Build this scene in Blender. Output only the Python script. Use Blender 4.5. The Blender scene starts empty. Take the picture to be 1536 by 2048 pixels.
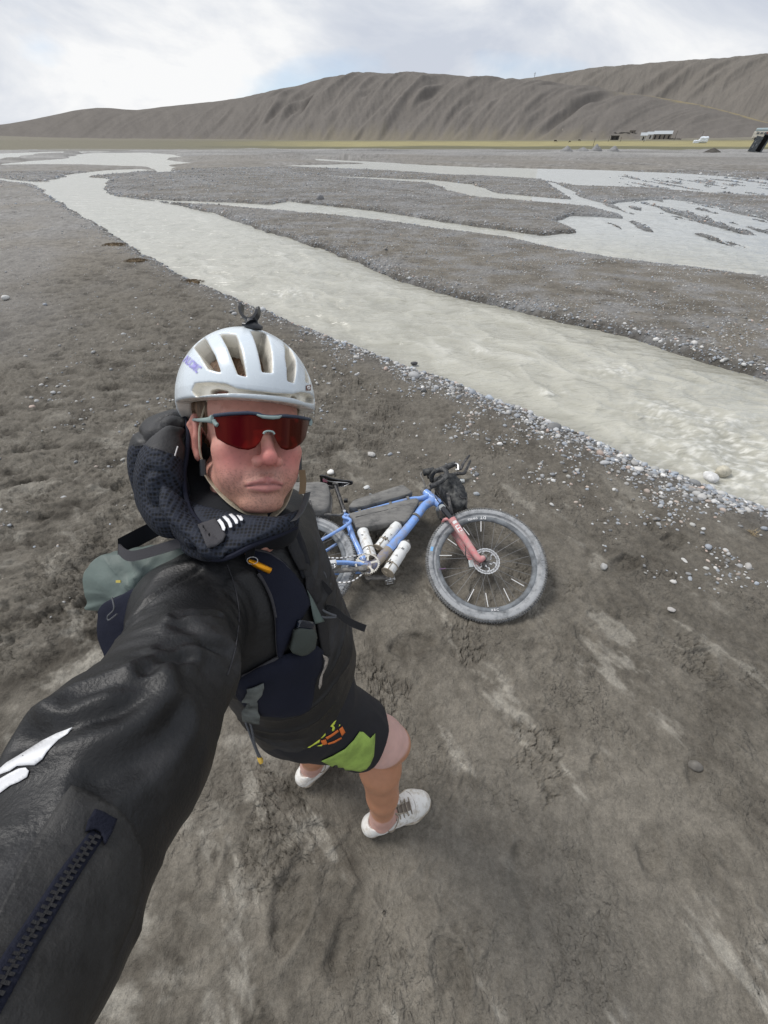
import bpy, bmesh, math, os, random
import numpy as np
from mathutils import Vector, Matrix
TEST = os.environ.get("PARTS", "all")
def want(k): return TEST == "all" or k in TEST.split(",")
R = math.radians
rng = np.random.default_rng(7)
random.seed(7)
sc = bpy.context.scene

# ---------------------------------------------------------------- camera
H = 1.95
F = 768.0
PITCH = math.atan((1024 - 288) / F)
cam = bpy.data.cameras.new("camera")
cam_o = bpy.data.objects.new("camera", cam)
sc.collection.objects.link(cam_o)
cam_o.location = (0, 0, H)
cam_o.rotation_euler = (math.pi / 2 - PITCH, 0, 0)
cam.sensor_fit = 'VERTICAL'
cam.sensor_height = 36.0
cam.lens = 36.0 * F / 2048.0
cam.clip_start = 0.02
cam.clip_end = 20000
sc.camera = cam_o

# ---------------------------------------------------------------- light
world = bpy.data.worlds.new("World"); sc.world = world
world.use_nodes = True
SUN_EL, SUN_AZ = 55.0, -62.0          # azimuth from +Y towards +X
nt = world.node_tree; nt.nodes.clear()
def wn(t, **kw):
    n = nt.nodes.new(t)
    for k, v in kw.items(): setattr(n, k, v)
    return n
out = wn('ShaderNodeOutputWorld'); bg = wn('ShaderNodeBackground')
sky = wn('ShaderNodeTexSky', sky_type='NISHITA', sun_disc=False, sun_elevation=R(SUN_EL), sun_rotation=R(SUN_AZ))
sky.altitude = 3000; sky.dust_density = 1.5
tc = wn('ShaderNodeTexCoord')
mp = wn('ShaderNodeMapping'); mp.inputs['Scale'].default_value = (1.0, 1.0, 2.4)
n1 = wn('ShaderNodeTexNoise'); n1.inputs['Scale'].default_value = 2.6; n1.inputs['Detail'].default_value = 7; n1.inputs['Roughness'].default_value = 0.58; n1.inputs['Distortion'].default_value = 0.35
n2 = wn('ShaderNodeTexNoise'); n2.inputs['Scale'].default_value = 1.5; n2.inputs['Detail'].default_value = 5; n2.inputs['Roughness'].default_value = 0.5
mp2 = wn('ShaderNodeMapping'); mp2.inputs['Scale'].default_value = (1.0, 1.0, 2.6); mp2.inputs['Location'].default_value = (3.1, 1.7, 0.35)
cr = wn('ShaderNodeValToRGB')          # thickness of the overcast
cr.color_ramp.elements[0].position = 0.38; cr.color_ramp.elements[0].color = (0.58, 0.62, 0.70, 1)
cr.color_ramp.elements[1].position = 0.60; cr.color_ramp.elements[1].color = (0.90, 0.905, 0.91, 1)
e = cr.color_ramp.elements.new(0.48); e.color = (0.69, 0.72, 0.775, 1)
gap = wn('ShaderNodeMapRange'); gap.inputs['From Min'].default_value = 0.34; gap.inputs['From Max'].default_value = 0.47
sk = wn('ShaderNodeVectorMath', operation='SCALE'); sk.inputs['Scale'].default_value = 0.12
mix = wn('ShaderNodeMix', data_type='RGBA')
nt.links.new(tc.outputs['Generated'], mp.inputs['Vector']); nt.links.new(mp.outputs[0], n1.inputs['Vector'])
nt.links.new(tc.outputs['Generated'], mp2.inputs['Vector']); nt.links.new(mp2.outputs[0], n2.inputs['Vector'])
nt.links.new(n1.outputs['Fac'], cr.inputs['Fac'])
nt.links.new(n2.outputs['Fac'], gap.inputs['Value'])
nt.links.new(sky.outputs[0], sk.inputs[0])
nt.links.new(gap.outputs[0], mix.inputs['Factor'])
nt.links.new(sk.outputs[0], mix.inputs['A']); nt.links.new(cr.outputs[0], mix.inputs['B'])
nt.links.new(mix.outputs['Result'], bg.inputs['Color'])
bg.inputs['Strength'].default_value = 0.86
nt.links.new(bg.outputs[0], out.inputs['Surface'])
sun = bpy.data.lights.new("sun", 'SUN'); sun.energy = 2.1; sun.angle = R(20); sun.color = (1.0, 0.965, 0.92)
sun_o = bpy.data.objects.new("sun", sun); sc.collection.objects.link(sun_o)
_d = Vector((math.sin(R(SUN_AZ)) * math.cos(R(SUN_EL)), math.cos(R(SUN_AZ)) * math.cos(R(SUN_EL)), math.sin(R(SUN_EL))))
sun_o.rotation_euler = _d.to_track_quat('Z', 'Y').to_euler()
sc.view_settings.view_transform = 'Standard'; sc.view_settings.look = 'None'
sc.view_settings.exposure = 0.30; sc.view_settings.gamma = 1.0
try: sc.view_settings.use_curve_mapping = False
except Exception: pass

# ---------------------------------------------------------------- geometry of the view (photo pixel -> place)
FW = np.array([0, math.cos(PITCH), -math.sin(PITCH)])
UP = np.array([0, math.sin(PITCH), math.cos(PITCH)])
RT = np.array([1.0, 0, 0])
CAM = np.array([0, 0, H])
def pdir(px, py):
    return RT * ((px - 768) / F) + UP * ((1024 - py) / F) + FW
def V(px, py, d):                       # place seen at a photo pixel, d metres deep
    return CAM + pdir(px, py) * d
def G(px, py, z=0.0):                   # place on the level z
    d = pdir(px, py); return CAM + d * ((z - H) / d[2])
def on_plane(px, py, O, N):
    d = pdir(px, py); return CAM + d * (np.dot(O - CAM, N) / np.dot(d, N))
def project(P):
    d = np.asarray(P) - CAM; z = d @ FW
    return 768 + F * (d @ RT) / z, 1024 - F * (d @ UP) / z, z

# ---------------------------------------------------------------- objects
def tag(o, label=None, cat=None, group=None, kind=None):
    if label: o['label'] = label
    if cat: o['category'] = cat
    if group: o['group'] = group
    if kind: o['kind'] = kind
    return o
def link(o, parent=None):
    sc.collection.objects.link(o)
    if parent is not None: o.parent = parent
    return o
def empty(name, loc=(0, 0, 0), parent=None):
    o = bpy.data.objects.new(name, None); o.empty_display_size = 0.1
    link(o, parent); o.location = loc
    return o
def np_mesh(name, verts, faces, mat=None, parent=None, smooth=True, origin=None, attrs=None, inv=None):
    """verts Nx3 in world space, faces NxK int array or list"""
    me = bpy.data.meshes.new(name)
    v = np.asarray(verts, dtype=np.float32).reshape(-1, 3)
    o = bpy.data.objects.new(name, me)
    org = np.zeros(3) if origin is None else np.asarray(origin, dtype=float)
    if parent is not None:
        pl = np.array(parent_origin(parent)); vv = v - (pl + 0).astype(np.float32)
    else:
        vv = v - org.astype(np.float32)
    if isinstance(faces, np.ndarray) and faces.ndim == 2:
        k = faces.shape[1]; nf = len(faces)
        me.vertices.add(len(vv)); me.vertices.foreach_set('co', vv.ravel())
        me.loops.add(nf * k); me.loops.foreach_set('vertex_index', faces.astype(np.int32).ravel())
        me.polygons.add(nf); me.polygons.foreach_set('loop_start', np.arange(0, nf * k, k, dtype=np.int32))
        try: me.polygons.foreach_set('loop_total', np.full(nf, k, dtype=np.int32))
        except Exception: pass
        me.update(calc_edges=True); me.validate()
    else:
        me.from_pydata(vv.tolist(), [], [list(map(int, f)) for f in faces]); me.update()
    if attrs:
        for an, av in attrs.items():
            av = np.asarray(av, dtype=np.float32)
            if av.ndim == 2:
                if av.shape[1] == 3: av = np.concatenate([av, np.ones((len(av), 1), np.float32)], 1)
                a = me.attributes.new(an, 'FLOAT_COLOR', 'POINT'); a.data.foreach_set('color', av.ravel())
            else:
                a = me.attributes.new(an, 'FLOAT', 'POINT'); a.data.foreach_set('value', av)
    me.polygons.foreach_set('use_smooth', np.full(len(me.polygons), bool(smooth)))
    if mat is not None: me.materials.append(mat)
    link(o, parent)
    if parent is None: o.location = org.tolist()
    return o
def parent_origin(p):
    t = np.zeros(3)
    while p is not None:
        t = t + np.array(p.location); p = p.parent
    return t
class MB:                               # collects shapes in world space, builds ONE mesh
    def __init__(s): s.v = []; s.f = []
    def add(s, v, f):
        n = len(s.v); s.v += [tuple(map(float, x)) for x in v]; s.f += [tuple(n + i for i in q) for q in f]; return s
    def build(s, name, mat, parent=None, smooth=True, origin=None, bevel=0, sub=0, auto=True):
        o = np_mesh(name, np.array(s.v), s.f, mat, parent, smooth, origin)
        if bevel:
            m = o.modifiers.new('b', 'BEVEL'); m.width = bevel; m.segments = 2; m.limit_method = 'ANGLE'; m.angle_limit = R(40)
        if sub:
            m = o.modifiers.new('s', 'SUBSURF'); m.levels = m.render_levels = sub
        if smooth and auto and not sub:
            try: o.data.set_sharp_from_angle(angle=R(38))
            except Exception: pass
        return o
    def tube(s, pts, rad, n=10, caps=True, closed=False, flat=None, up=None):
        P = np.array(pts, float); m = len(P)
        rad = np.full(m, rad) if np.isscalar(rad) else np.array(rad, float)
        T = np.zeros_like(P)
        for i in range(m):
            a = P[(i - 1) % m] if (closed or i > 0) else P[i]; b = P[(i + 1) % m] if (closed or i < m - 1) else P[i]
            T[i] = (b - a) / (np.linalg.norm(b - a) + 1e-12)
        ref = np.array(up, float) if up is not None else (np.array([0, 0, 1.0]) if abs(T[0][2]) < 0.9 else np.array([1.0, 0, 0]))
        X = np.cross(ref, T[0]); X /= np.linalg.norm(X) + 1e-12
        vs = []
        for i in range(m):
            if up is not None:
                X = np.cross(ref, T[i])
            else:
                X = X - T[i] * np.dot(X, T[i])
            X /= np.linalg.norm(X) + 1e-12
            Y = np.cross(T[i], X)
            for k in range(n):
                a = 2 * math.pi * k / n
                fx, fy = (1, 1) if flat is None else flat
                vs.append(P[i] + rad[i] * (fx * math.cos(a) * X + fy * math.sin(a) * Y))
        fs = []
        L = m if closed else m - 1
        for i in range(L):
            for k in range(n):
                a = i * n + k; b = i * n + (k + 1) % n; j = ((i + 1) % m) * n
                fs.append((a, b, j + (k + 1) % n, j + k))
        if caps and not closed:
            fs.append(tuple(range(n - 1, -1, -1))); fs.append(tuple((m - 1) * n + k for k in range(n)))
        return s.add(vs, fs)
    def box(s, c, X, Y, Z, hx, hy, hz):
        c, X, Y, Z = [np.array(t, float) for t in (c, X, Y, Z)]
        vs = [c + i * hx * X + j * hy * Y + k * hz * Z for i in (-1, 1) for j in (-1, 1) for k in (-1, 1)]
        return s.add(vs, [(0, 1, 3, 2), (4, 6, 7, 5), (0, 4, 5, 1), (2, 3, 7, 6), (0, 2, 6, 4), (1, 5, 7, 3)])
    def prism(s, outline, N, t):        # outline: Kx3 world points (planar-ish), extruded along N by +-t/2
        P = np.array(outline, float); N = np.array(N, float); k = len(P)
        vs = list(P - N * t / 2) + list(P + N * t / 2)
        fs = [tuple(range(k - 1, -1, -1)), tuple(range(k, 2 * k))] + [(i, (i + 1) % k, k + (i + 1) % k, k + i) for i in range(k)]
        return s.add(vs, fs)
    def ribbon(s, pts, W, w, N, t):     # strap: centre line pts, width direction W (per point or one), thickness along N
        P = np.array(pts, float); m = len(P)
        W = np.array(W, float); N = np.array(N, float)
        if W.ndim == 1: W = np.tile(W, (m, 1))
        if N.ndim == 1: N = np.tile(N, (m, 1))
        w = np.full(m, w) if np.isscalar(w) else np.array(w)
        vs = []
        for i in range(m):
            for a, b in ((-1, -1), (1, -1), (1, 1), (-1, 1)):
                vs.append(P[i] + a * W[i] * w[i] / 2 + b * N[i] * t / 2)
        fs = [(3, 2, 1, 0), tuple((m - 1) * 4 + k for k in range(4))]
        for i in range(m - 1):
            for k in range(4):
                a = i * 4 + k; b = i * 4 + (k + 1) % 4
                fs.append((a, b, b + 4, a + 4))
        return s.add(vs, fs)
def spline(P, n=8, closed=False):
    P = np.array(P, float); m = len(P); out_ = []
    rngi = range(m) if closed else range(m - 1)
    for i in rngi:
        g = lambda j: P[j % m] if closed else P[min(max(j, 0), m - 1)]
        a, b, c, d = g(i - 1), g(i), g(i + 1), g(i + 2)
        for k in range(n):
            t = k / n
            out_.append(0.5 * ((2 * b) + (-a + c) * t + (2 * a - 5 * b + 4 * c - d) * t * t + (-a + 3 * b - 3 * c + d) * t ** 3))
    if not closed: out_.append(P[-1])
    return np.array(out_)

# ---------------------------------------------------------------- noise (numpy)
_perm = np.random.default_rng(3).integers(0, 256, 512).astype(np.int32); _perm[256:] = _perm[:256]
_g2 = np.stack([np.cos(np.arange(256) * 2.399), np.sin(np.arange(256) * 2.399)], -1).astype(np.float32)
_g3 = np.random.default_rng(5).normal(size=(256, 3)).astype(np.float32); _g3 /= np.linalg.norm(_g3, axis=1)[:, None]
def pn2(x, y, seed=0):
    x = np.asarray(x, np.float64) + seed * 17.31; y = np.asarray(y, np.float64) + seed * 5.77
    xi = np.floor(x).astype(np.int64); yi = np.floor(y).astype(np.int64)
    xf = (x - xi).astype(np.float32); yf = (y - yi).astype(np.float32); xi &= 255; yi &= 255
    u = xf * xf * xf * (xf * (xf * 6 - 15) + 10); v = yf * yf * yf * (yf * (yf * 6 - 15) + 10)
    def gr(a, b, dx, dy):
        h = _perm[_perm[a & 255] + (b & 255)]; g = _g2[h]; return g[..., 0] * dx + g[..., 1] * dy
    n00 = gr(xi, yi, xf, yf); n10 = gr(xi + 1, yi, xf - 1, yf); n01 = gr(xi, yi + 1, xf, yf - 1); n11 = gr(xi + 1, yi + 1, xf - 1, yf - 1)
    a = n00 + u * (n10 - n00); b = n01 + u * (n11 - n01)
    return (a + v * (b - a)) * 1.4
def fbm2(x, y, o=4, seed=0, gain=0.5, ridge=False):
    s = 0; a = 1.0; t = 0
    for i in range(o):
        n = pn2(x * 2 ** i, y * 2 ** i, seed + i * 3.7)
        if ridge: n = 1 - 2 * np.abs(n)
        s = s + a * n; t += a; a *= gain
    return s / t
def pn3(p, seed=0):
    p = np.asarray(p, np.float64) + seed * 7.13
    i = np.floor(p).astype(np.int64); f = (p - i).astype(np.float32); i &= 255
    w = f * f * f * (f * (f * 6 - 15) + 10)
    def gr(a, b, c):
        h = _perm[_perm[_perm[(i[..., 0] + a) & 255] + ((i[..., 1] + b) & 255)] + ((i[..., 2] + c) & 255)]
        g = _g3[h]; return g[..., 0] * (f[..., 0] - a) + g[..., 1] * (f[..., 1] - b) + g[..., 2] * (f[..., 2] - c)
    def lx(b, c):
        a0 = gr(0, b, c); return a0 + w[..., 0] * (gr(1, b, c) - a0)
    y0 = lx(0, 0); y0 = y0 + w[..., 1] * (lx(1, 0) - y0); y1 = lx(0, 1); y1 = y1 + w[..., 1] * (lx(1, 1) - y1)
    return (y0 + w[..., 2] * (y1 - y0)) * 1.5
def sst(x, a, b):
    t = np.clip((x - a) / (b - a), 0, 1); return t * t * (3 - 2 * t)

# ---------------------------------------------------------------- materials
def material(name, col=(0.5, 0.5, 0.5), rough=0.6, metal=0.0, spec=0.5, var=0.0, vscale=8.0, bump=0.0, bscale=60.0, attr=None,
             coat=0.0, dust=None, dust_amt=0.0, dscale=14.0, sss=0.0, sheen=0.0, col2=None, bdist=0.002, stretch=None, rvar=0.0):
    m = bpy.data.materials.new(name); m.use_nodes = True
    nt = m.node_tree; b = nt.nodes['Principled BSDF']; L = nt.links.new
    b.inputs['Roughness'].default_value = rough; b.inputs['Metallic'].default_value = metal
    b.inputs['Specular IOR Level'].default_value = spec
    b.inputs['Coat Weight'].default_value = coat
    if sheen: b.inputs['Sheen Weight'].default_value = sheen
    if sss:
        b.inputs['Subsurface Weight'].default_value = sss; b.inputs['Subsurface Radius'].default_value = (0.012, 0.005, 0.003); b.inputs['Subsurface Scale'].default_value = 1.0
    tc = nt.nodes.new('ShaderNodeTexCoord'); vec = tc.outputs['Object']
    if stretch:
        mpn = nt.nodes.new('ShaderNodeMapping'); mpn.inputs['Scale'].default_value = stretch; L(vec, mpn.inputs[0]); vec = mpn.outputs[0]
    if attr:
        an = nt.nodes.new('ShaderNodeAttribute'); an.attribute_name = attr; c = an.outputs['Color']
    else:
        rgb = nt.nodes.new('ShaderNodeRGB'); rgb.outputs[0].default_value = (*col, 1); c = rgb.outputs[0]
    def noise(scale, det=5, ro=0.6):
        n = nt.nodes.new('ShaderNodeTexNoise'); n.inputs['Scale'].default_value = scale; n.inputs['Detail'].default_value = det; n.inputs['Roughness'].default_value = ro
        L(vec, n.inputs['Vector']); return n.outputs['Fac']
    def mixc(f, a, bcol, mode='MIX'):
        x = nt.nodes.new('ShaderNodeMix'); x.data_type = 'RGBA'; x.blend_type = mode
        L(f, x.inputs['Factor']) if not isinstance(f, float) else setattr(x.inputs['Factor'], 'default_value', f)
        L(a, x.inputs['A'])
        if isinstance(bcol, tuple): x.inputs['B'].default_value = (*bcol, 1)
        else: L(bcol, x.inputs['B'])
        return x.outputs['Result']
    def rampf(f, a, bb):
        r = nt.nodes.new('ShaderNodeMapRange'); r.inputs['From Min'].default_value = a; r.inputs['From Max'].default_value = bb; L(f, r.inputs['Value']); return r.outputs[0]
    if var or col2:
        f = rampf(noise(vscale), 0.35, 0.65)
        if col2: c = mixc(f, c, col2)
        else:
            hv = nt.nodes.new('ShaderNodeHueSaturation'); L(c, hv.inputs['Color'])
            r = nt.nodes.new('ShaderNodeMapRange'); r.inputs['To Min'].default_value = 1 - var; r.inputs['To Max'].default_value = 1 + var; L(f, r.inputs['Value']); L(r.outputs[0], hv.inputs['Value'])
            c = hv.outputs[0]
    rsock = None
    if dust:
        f = rampf(noise(dscale, 6, 0.65), 0.62 - dust_amt * 0.5, 0.82 - dust_amt * 0.4)
        c = mixc(f, c, dust)
        r = nt.nodes.new('ShaderNodeMapRange'); r.inputs['To Min'].default_value = rough; r.inputs['To Max'].default_value = 0.85; L(f, r.inputs['Value']); L(r.outputs[0], b.inputs['Roughness'])
    elif rvar:
        r = nt.nodes.new('ShaderNodeMapRange'); r.inputs['From Min'].default_value = .35; r.inputs['From Max'].default_value = .65; r.inputs['To Min'].default_value = rough - rvar; r.inputs['To Max'].default_value = rough + rvar
        L(noise(vscale * 3), r.inputs['Value']); L(r.outputs[0], b.inputs['Roughness'])
    L(c, b.inputs['Base Color'])
    if bump:
        bn = nt.nodes.new('ShaderNodeBump'); bn.inputs['Strength'].default_value = bump; bn.inputs['Distance'].default_value = bdist
        L(noise(bscale, 4), bn.inputs['Height']); L(bn.outputs[0], b.inputs['Normal'])
    return m
# ================================================================ SETTING: ground, river, hills
WZ = -0.13
def to_world(poly, z=WZ):
    return np.array([G(x, y, z)[:2] for x, y in poly])
def dens(poly, n=3):
    P = np.array(poly, float); out_ = []
    for i in range(len(P)):
        a = P[i]; b = P[(i + 1) % len(P)]
        for k in range(n): out_.append(a + (b - a) * k / n)
    return np.array(out_)
A_ = [(-260, 352), (0, 356), (60, 364), (100, 363), (150, 347), (215, 340), (280, 338), (320, 341), (275, 345), (180, 354), (222, 359), (206, 379), (232, 392), (275, 398), (330, 405),
      (450, 433), (510, 458), (560, 473), (620, 490), (720, 528), (800, 563), (900, 594), (1000, 614), (1100, 640), (1200, 662), (1300, 690), (1400, 724), (1536, 762), (1800, 830),
      (2000, 1300), (1750, 1110), (1536, 1025), (1440, 992), (1360, 962), (1280, 930), (1200, 892), (1100, 848), (1000, 808), (900, 768), (800, 733), (700, 694), (600, 655), (500, 612), (420, 580), (330, 535),
      (260, 495), (190, 447), (128, 412), (84, 384), (72, 372), (0, 361), (-260, 358)]
B_ = [(265, 394), (320, 400), (500, 407), (545, 411), (575, 403), (640, 410), (768, 425), (918, 449), (1018, 462), (1078, 472), (1160, 466), (1110, 446), (1150, 432), (1250, 438), (1200, 412), (1260, 404), (1340, 398), (1430, 412), (1536, 436), (1850, 500),
      (1900, 640), (1536, 562), (1368, 540), (1218, 521), (1118, 504), (1018, 480), (893, 464), (768, 446), (650, 432), (550, 424), (440, 414), (335, 406)]
C_ = [(545, 332), (620, 330), (700, 328), (768, 327), (968, 335), (1203, 340), (1368, 347), (1536, 360), (1900, 388), (1900, 440), (1536, 396), (1430, 390), (1300, 379), (1160, 374), (1080, 360), (980, 354), (900, 351), (768, 342), (650, 337)]
C1 = [(565, 314), (640, 318), (768, 325), (860, 331), (768, 330), (650, 323)]
G_ = [(0, 329), (60, 322), (130, 318), (150, 310), (190, 306), (300, 305), (390, 315), (330, 319), (385, 326), (340, 331), (347, 345), (318, 347), (300, 335), (200, 331), (100, 330), (0, 332)]
G2 = [(-300, 326), (0, 307), (120, 303), (260, 303), (140, 307), (60, 311), (0, 322), (-300, 336)]
E_ = [(600, 349), (858, 360), (948, 369), (993, 386), (1070, 394), (1140, 399), (1200, 412), (1160, 415), (1040, 405), (960, 398), (900, 384), (860, 368), (700, 358)]
F_ = [(1085, 361), (1110, 366), (1168, 396), (1230, 414), (1420, 470), (1400, 474), (1210, 424), (1150, 404)]
POLYS = [(A_, 1), (B_, 1), (C_, 1), (C1, 1), (G_, 1), (G2, 1), (E_, 1), (F_, 1)]
def sdist(x, y, W):
    """signed distance to polygon W (world xy), negative inside"""
    d2 = np.full(x.shape, 1e18); ins = np.zeros(x.shape, bool)
    n = len(W)
    for i in range(n):
        ax, ay = W[i]; bx, by = W[(i + 1) % n]
        ex, ey = bx - ax, by - ay; l2 = ex * ex + ey * ey + 1e-12
        t = np.clip(((x - ax) * ex + (y - ay) * ey) / l2, 0, 1)
        qx = x - ax - t * ex; qy = y - ay - t * ey
        d2 = np.minimum(d2, qx * qx + qy * qy)
        if ay != by:
            c = ((ay > y) != (by > y)) & (x < (bx - ax) * (y - ay) / (by - ay) + ax)
            ins ^= c
    d = np.sqrt(d2); return np.where(ins, -d, d)
WP = [to_world(p) for p, _ in POLYS]
def water_d(x, y):
    d = np.full(x.shape, 1e9)
    for W in WP: d = np.minimum(d, sdist(x, y, W))
    r = np.hypot(x, y)
    lx, ly = x / (0.12 * r + 0.6), y / (0.12 * r + 0.6)
    # log-free shoreline wobble, growing with distance in proportion to the channels
    am = np.clip(r * 0.009, 0.05, 1.6)
    d = d + am * (.8 * lod(x, y, am * 9, 2, 1, 1.4) + 0.6 * lod(x, y, am * 3, 4, 1, 1.4) + 0.4 * lod(x, y, am, 6, 1, 1.4))
    # gravel streaks breaking the thin sheets of water on the right
    u_ = x * FDIR[0] + y * FDIR[1]; v_ = -x * FDIR[1] + y * FDIR[0]
    zone = sst(r, 14, 19) * (1 - sst(r, 45, 60)) * sst(x / (np.abs(y) + .1), .38, .5)
    k = zone * (.75 * fbm2(u_ / 7, v_ / .9, 4, 91, .6) + .35 * fbm2(u_ / 2.2, v_ / .35, 3, 92, .6))
    return np.where(zone > .02, np.maximum(d, np.where(k > .13, np.clip((k - .13) * .9, 0, .14), -9)), d)
FDIR = (lambda a, b: (b - a) / np.linalg.norm(b - a))(G(1085, 361, WZ)[:2], G(1418, 473, WZ)[:2])
def worley(x, y, s, seed=0):
    """nearest and second nearest seed of a jittered grid, in cell units"""
    x = x / s; y = y / s; xi = np.floor(x).astype(np.int64); yi = np.floor(y).astype(np.int64)
    f1 = np.full(x.shape, 9., np.float32); f2 = f1.copy()
    for i in (-1, 0, 1):
        for j in (-1, 0, 1):
            a = _perm[_perm[(xi + i + seed) & 255] + ((yi + j) & 255)]; b = _perm[(a + 77) & 511]
            d = np.hypot(xi + i + .15 + .7 * a / 255. - x, yi + j + .15 + .7 * b / 255. - y).astype(np.float32)
            n = d < f1; f2 = np.where(n, f1, np.minimum(f2, d)); f1 = np.where(n, d, f1)
    return f1, f2
def lod(x, y, g, seed, ax=1.0, ay=1.0, o=1):
    """noise whose grain follows the wanted size g (metres) in octave steps, so it is never stretched along the view"""
    l = np.log2(np.maximum(g, 1e-3)); l0 = np.floor(l); f = (l - l0)
    s0 = 2.0 ** l0; off = l0 * 7.37
    fn = (lambda a, b: pn2(a, b, seed)) if o == 1 else (lambda a, b: fbm2(a, b, o, seed))
    a = fn(x / (s0 * ax) + off, y / (s0 * ay) + off); b = fn(x / (2 * s0 * ax) + off + 7.37, y / (2 * s0 * ay) + off + 7.37)
    return (a * (1 - f) + b * f) / np.sqrt((1 - f) ** 2 + f ** 2)
WPA = to_world(A_)
D1, D2 = G(1000, 1250)[:2], G(1500, 1700)[:2]
TD = (D2 - D1) / np.linalg.norm(D2 - D1); TN = np.array([-TD[1], TD[0]])
_nb = np.array(sorted([tuple(G(a, b, WZ)[:2]) for a, b in [(0, 361), (84, 384), (190, 447), (330, 535), (500, 612), (700, 694), (900, 768), (1100, 848), (1280, 930), (1440, 992), (1536, 1025), (1750, 1110)]]))
FOOT = []
for (px, py, a, s) in [(585, 1800, 80, 1.0), (600, 1690, 20, .9), (1170, 1275, 100, .8), (1195, 1545, 70, .5), (1390, 1535, 50, .55), (1450, 1590, 30, .45),
                       (150, 985, 30, 1), (70, 1040, 35, 1), (250, 1010, 30, .8), (190, 1130, 25, 1), (120, 1230, 30, 1.1), (170, 1010, 160, .8), (60, 900, 20, 1), (110, 820, 20, 1),
                       (230, 760, 15, 1.1), (300, 700, 10, 1), (60, 740, 12, 1), (150, 700, 15, 1), (420, 1700, 100, .7), (960, 1180, 60, 1), (1250, 1130, 20, .9), (1350, 1080, 10, .8),
                       (1100, 1450, 130, .7), (1300, 1700, 60, .7), (1050, 1750, 80, .8), (700, 1880, 70, .9), (900, 1950, 100, .8), (820, 1290, 10, 1), (1400, 1330, 30, .9)]:
    c = G(px, py); FOOT.append((c[0], c[1], R(a), s))
_r = np.random.default_rng(11)
for i in range(150):
    px, py = _r.uniform(-100, 420), _r.uniform(620, 1300)
    c = G(px, py); FOOT.append((c[0], c[1], _r.uniform(-0.2, 1.0), _r.uniform(.5, 1.0)))
def terrain(x, y):
    """height, colour of the ground"""
    r = np.hypot(x, y)
    d = water_d(x, y)
    dA = sdist(x, y, WPA)
    far = sst(r, 14, 40)
    # valley floor
    h = 0.012 * pn2(x / 1.3, y / 1.3, 1) * (1 - far) + 0.006 * pn2(x / .5, y / .5, 9) * (1 - far)
    h = h + far * (0.10 * fbm2(x / 22, y / 9, 3, 21) + 0.10) * sst(d, 0, 6)
    # low berms across the far flats
    h = h + sst(r, 55, 90) * (1 - sst(r, 230, 300)) * np.clip(fbm2(x / 60, y / 14, 4, 31), 0, 1) * 1.3
    # toe of the slope, meadow
    h = h + sst(r, 235, 480) * 2.9 + np.clip(r - 430, 0, None) * 0.022
    # rough trampled mud on the near bank, stronger on the left
    s1 = (x * TD[0] + y * TD[1]); s2 = (x * TN[0] + y * TN[1])
    near = 1 - sst(r, 6, 22)
    wx = x + 0.05 * pn2(x / .2, y / .2, 41); wy = y + 0.05 * pn2(x / .2, y / .2, 43)
    left = sst(-x + 0.15 * y + 0.5 * pn2(x / 1.5, y / 1.5, 12), 0.3, 1.2) * sst(y, 0.3, 1.0)
    patch = sst(fbm2(x / .7, y / .7, 3, 14), -0.1, 0.35)
    rough = np.clip(0.35 + 0.65 * patch + 0.5 * left, 0, 1.4)
    clod = fbm2(wx / .16, wy / .13, 4, 15, .55, True)
    fine = fbm2(wx / .045, wy / .045, 3, 18, .6)
    nb = sst(d, 0.15, 1.0)
    lumps = fbm2(x / .30 + .2 * pn2(x / .3, y / .3, 44), y / .19, 3, 46, .45)
    h = h + near * nb * rough * (0.017 * clod + 0.006 * fine)
    h = h + near * (left + .12) * (0.052 * lumps + .014 * fbm2(wx / .30, wy / .17, 3, 16, .5, True))
    # crumbs: little raised lumps with cracks
    crumb = np.clip(fbm2(wx / .03, wy / .03, 2, 19, .5, True) - 0.25, 0, 1) * sst(fbm2(x / .35, y / .35, 3, 22), .05, .3)
    h = h + (1 - sst(r, 3, 8)) * 0.008 * crumb
    # crumbled clods with cracks between them, in patches and all over the trampled left side
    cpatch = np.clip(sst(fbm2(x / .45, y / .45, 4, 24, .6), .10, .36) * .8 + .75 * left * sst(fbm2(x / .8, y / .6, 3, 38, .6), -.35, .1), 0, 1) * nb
    nm = r < 9
    crk = np.zeros_like(x)
    if nm.any():
        xx = x[nm] + .022 * pn2(x[nm] / .05, y[nm] / .05, 26) + .008 * pn2(x[nm] / .015, y[nm] / .015, 27); yy = y[nm] + .022 * pn2(x[nm] / .05, y[nm] / .05, 28) + .008 * pn2(x[nm] / .015, y[nm] / .015, 29)
        a1, a2 = worley(xx, yy, .058, 3); b1, b2 = worley(xx, yy, .026, 9)
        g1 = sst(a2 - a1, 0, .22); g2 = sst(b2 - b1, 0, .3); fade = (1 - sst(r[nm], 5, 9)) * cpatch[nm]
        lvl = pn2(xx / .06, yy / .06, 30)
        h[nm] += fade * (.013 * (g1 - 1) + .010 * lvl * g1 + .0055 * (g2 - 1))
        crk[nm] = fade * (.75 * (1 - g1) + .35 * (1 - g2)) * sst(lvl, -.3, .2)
        grit = fbm2(x[nm] / .018, y[nm] / .018, 2, 37, .6); h[nm] += (1 - sst(r[nm], 3, 9)) * nb[nm] * .0022 * grit
    # wheel and drag marks
    st = fbm2(s2 / .045, s1 / 1.1, 3, 23, .6)
    stm = sst(pn2(s2 / .5, s1 / 2.5, 25), -0.1, .3) * (x > -.2) * near
    h = h + stm * 0.012 * st
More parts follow.
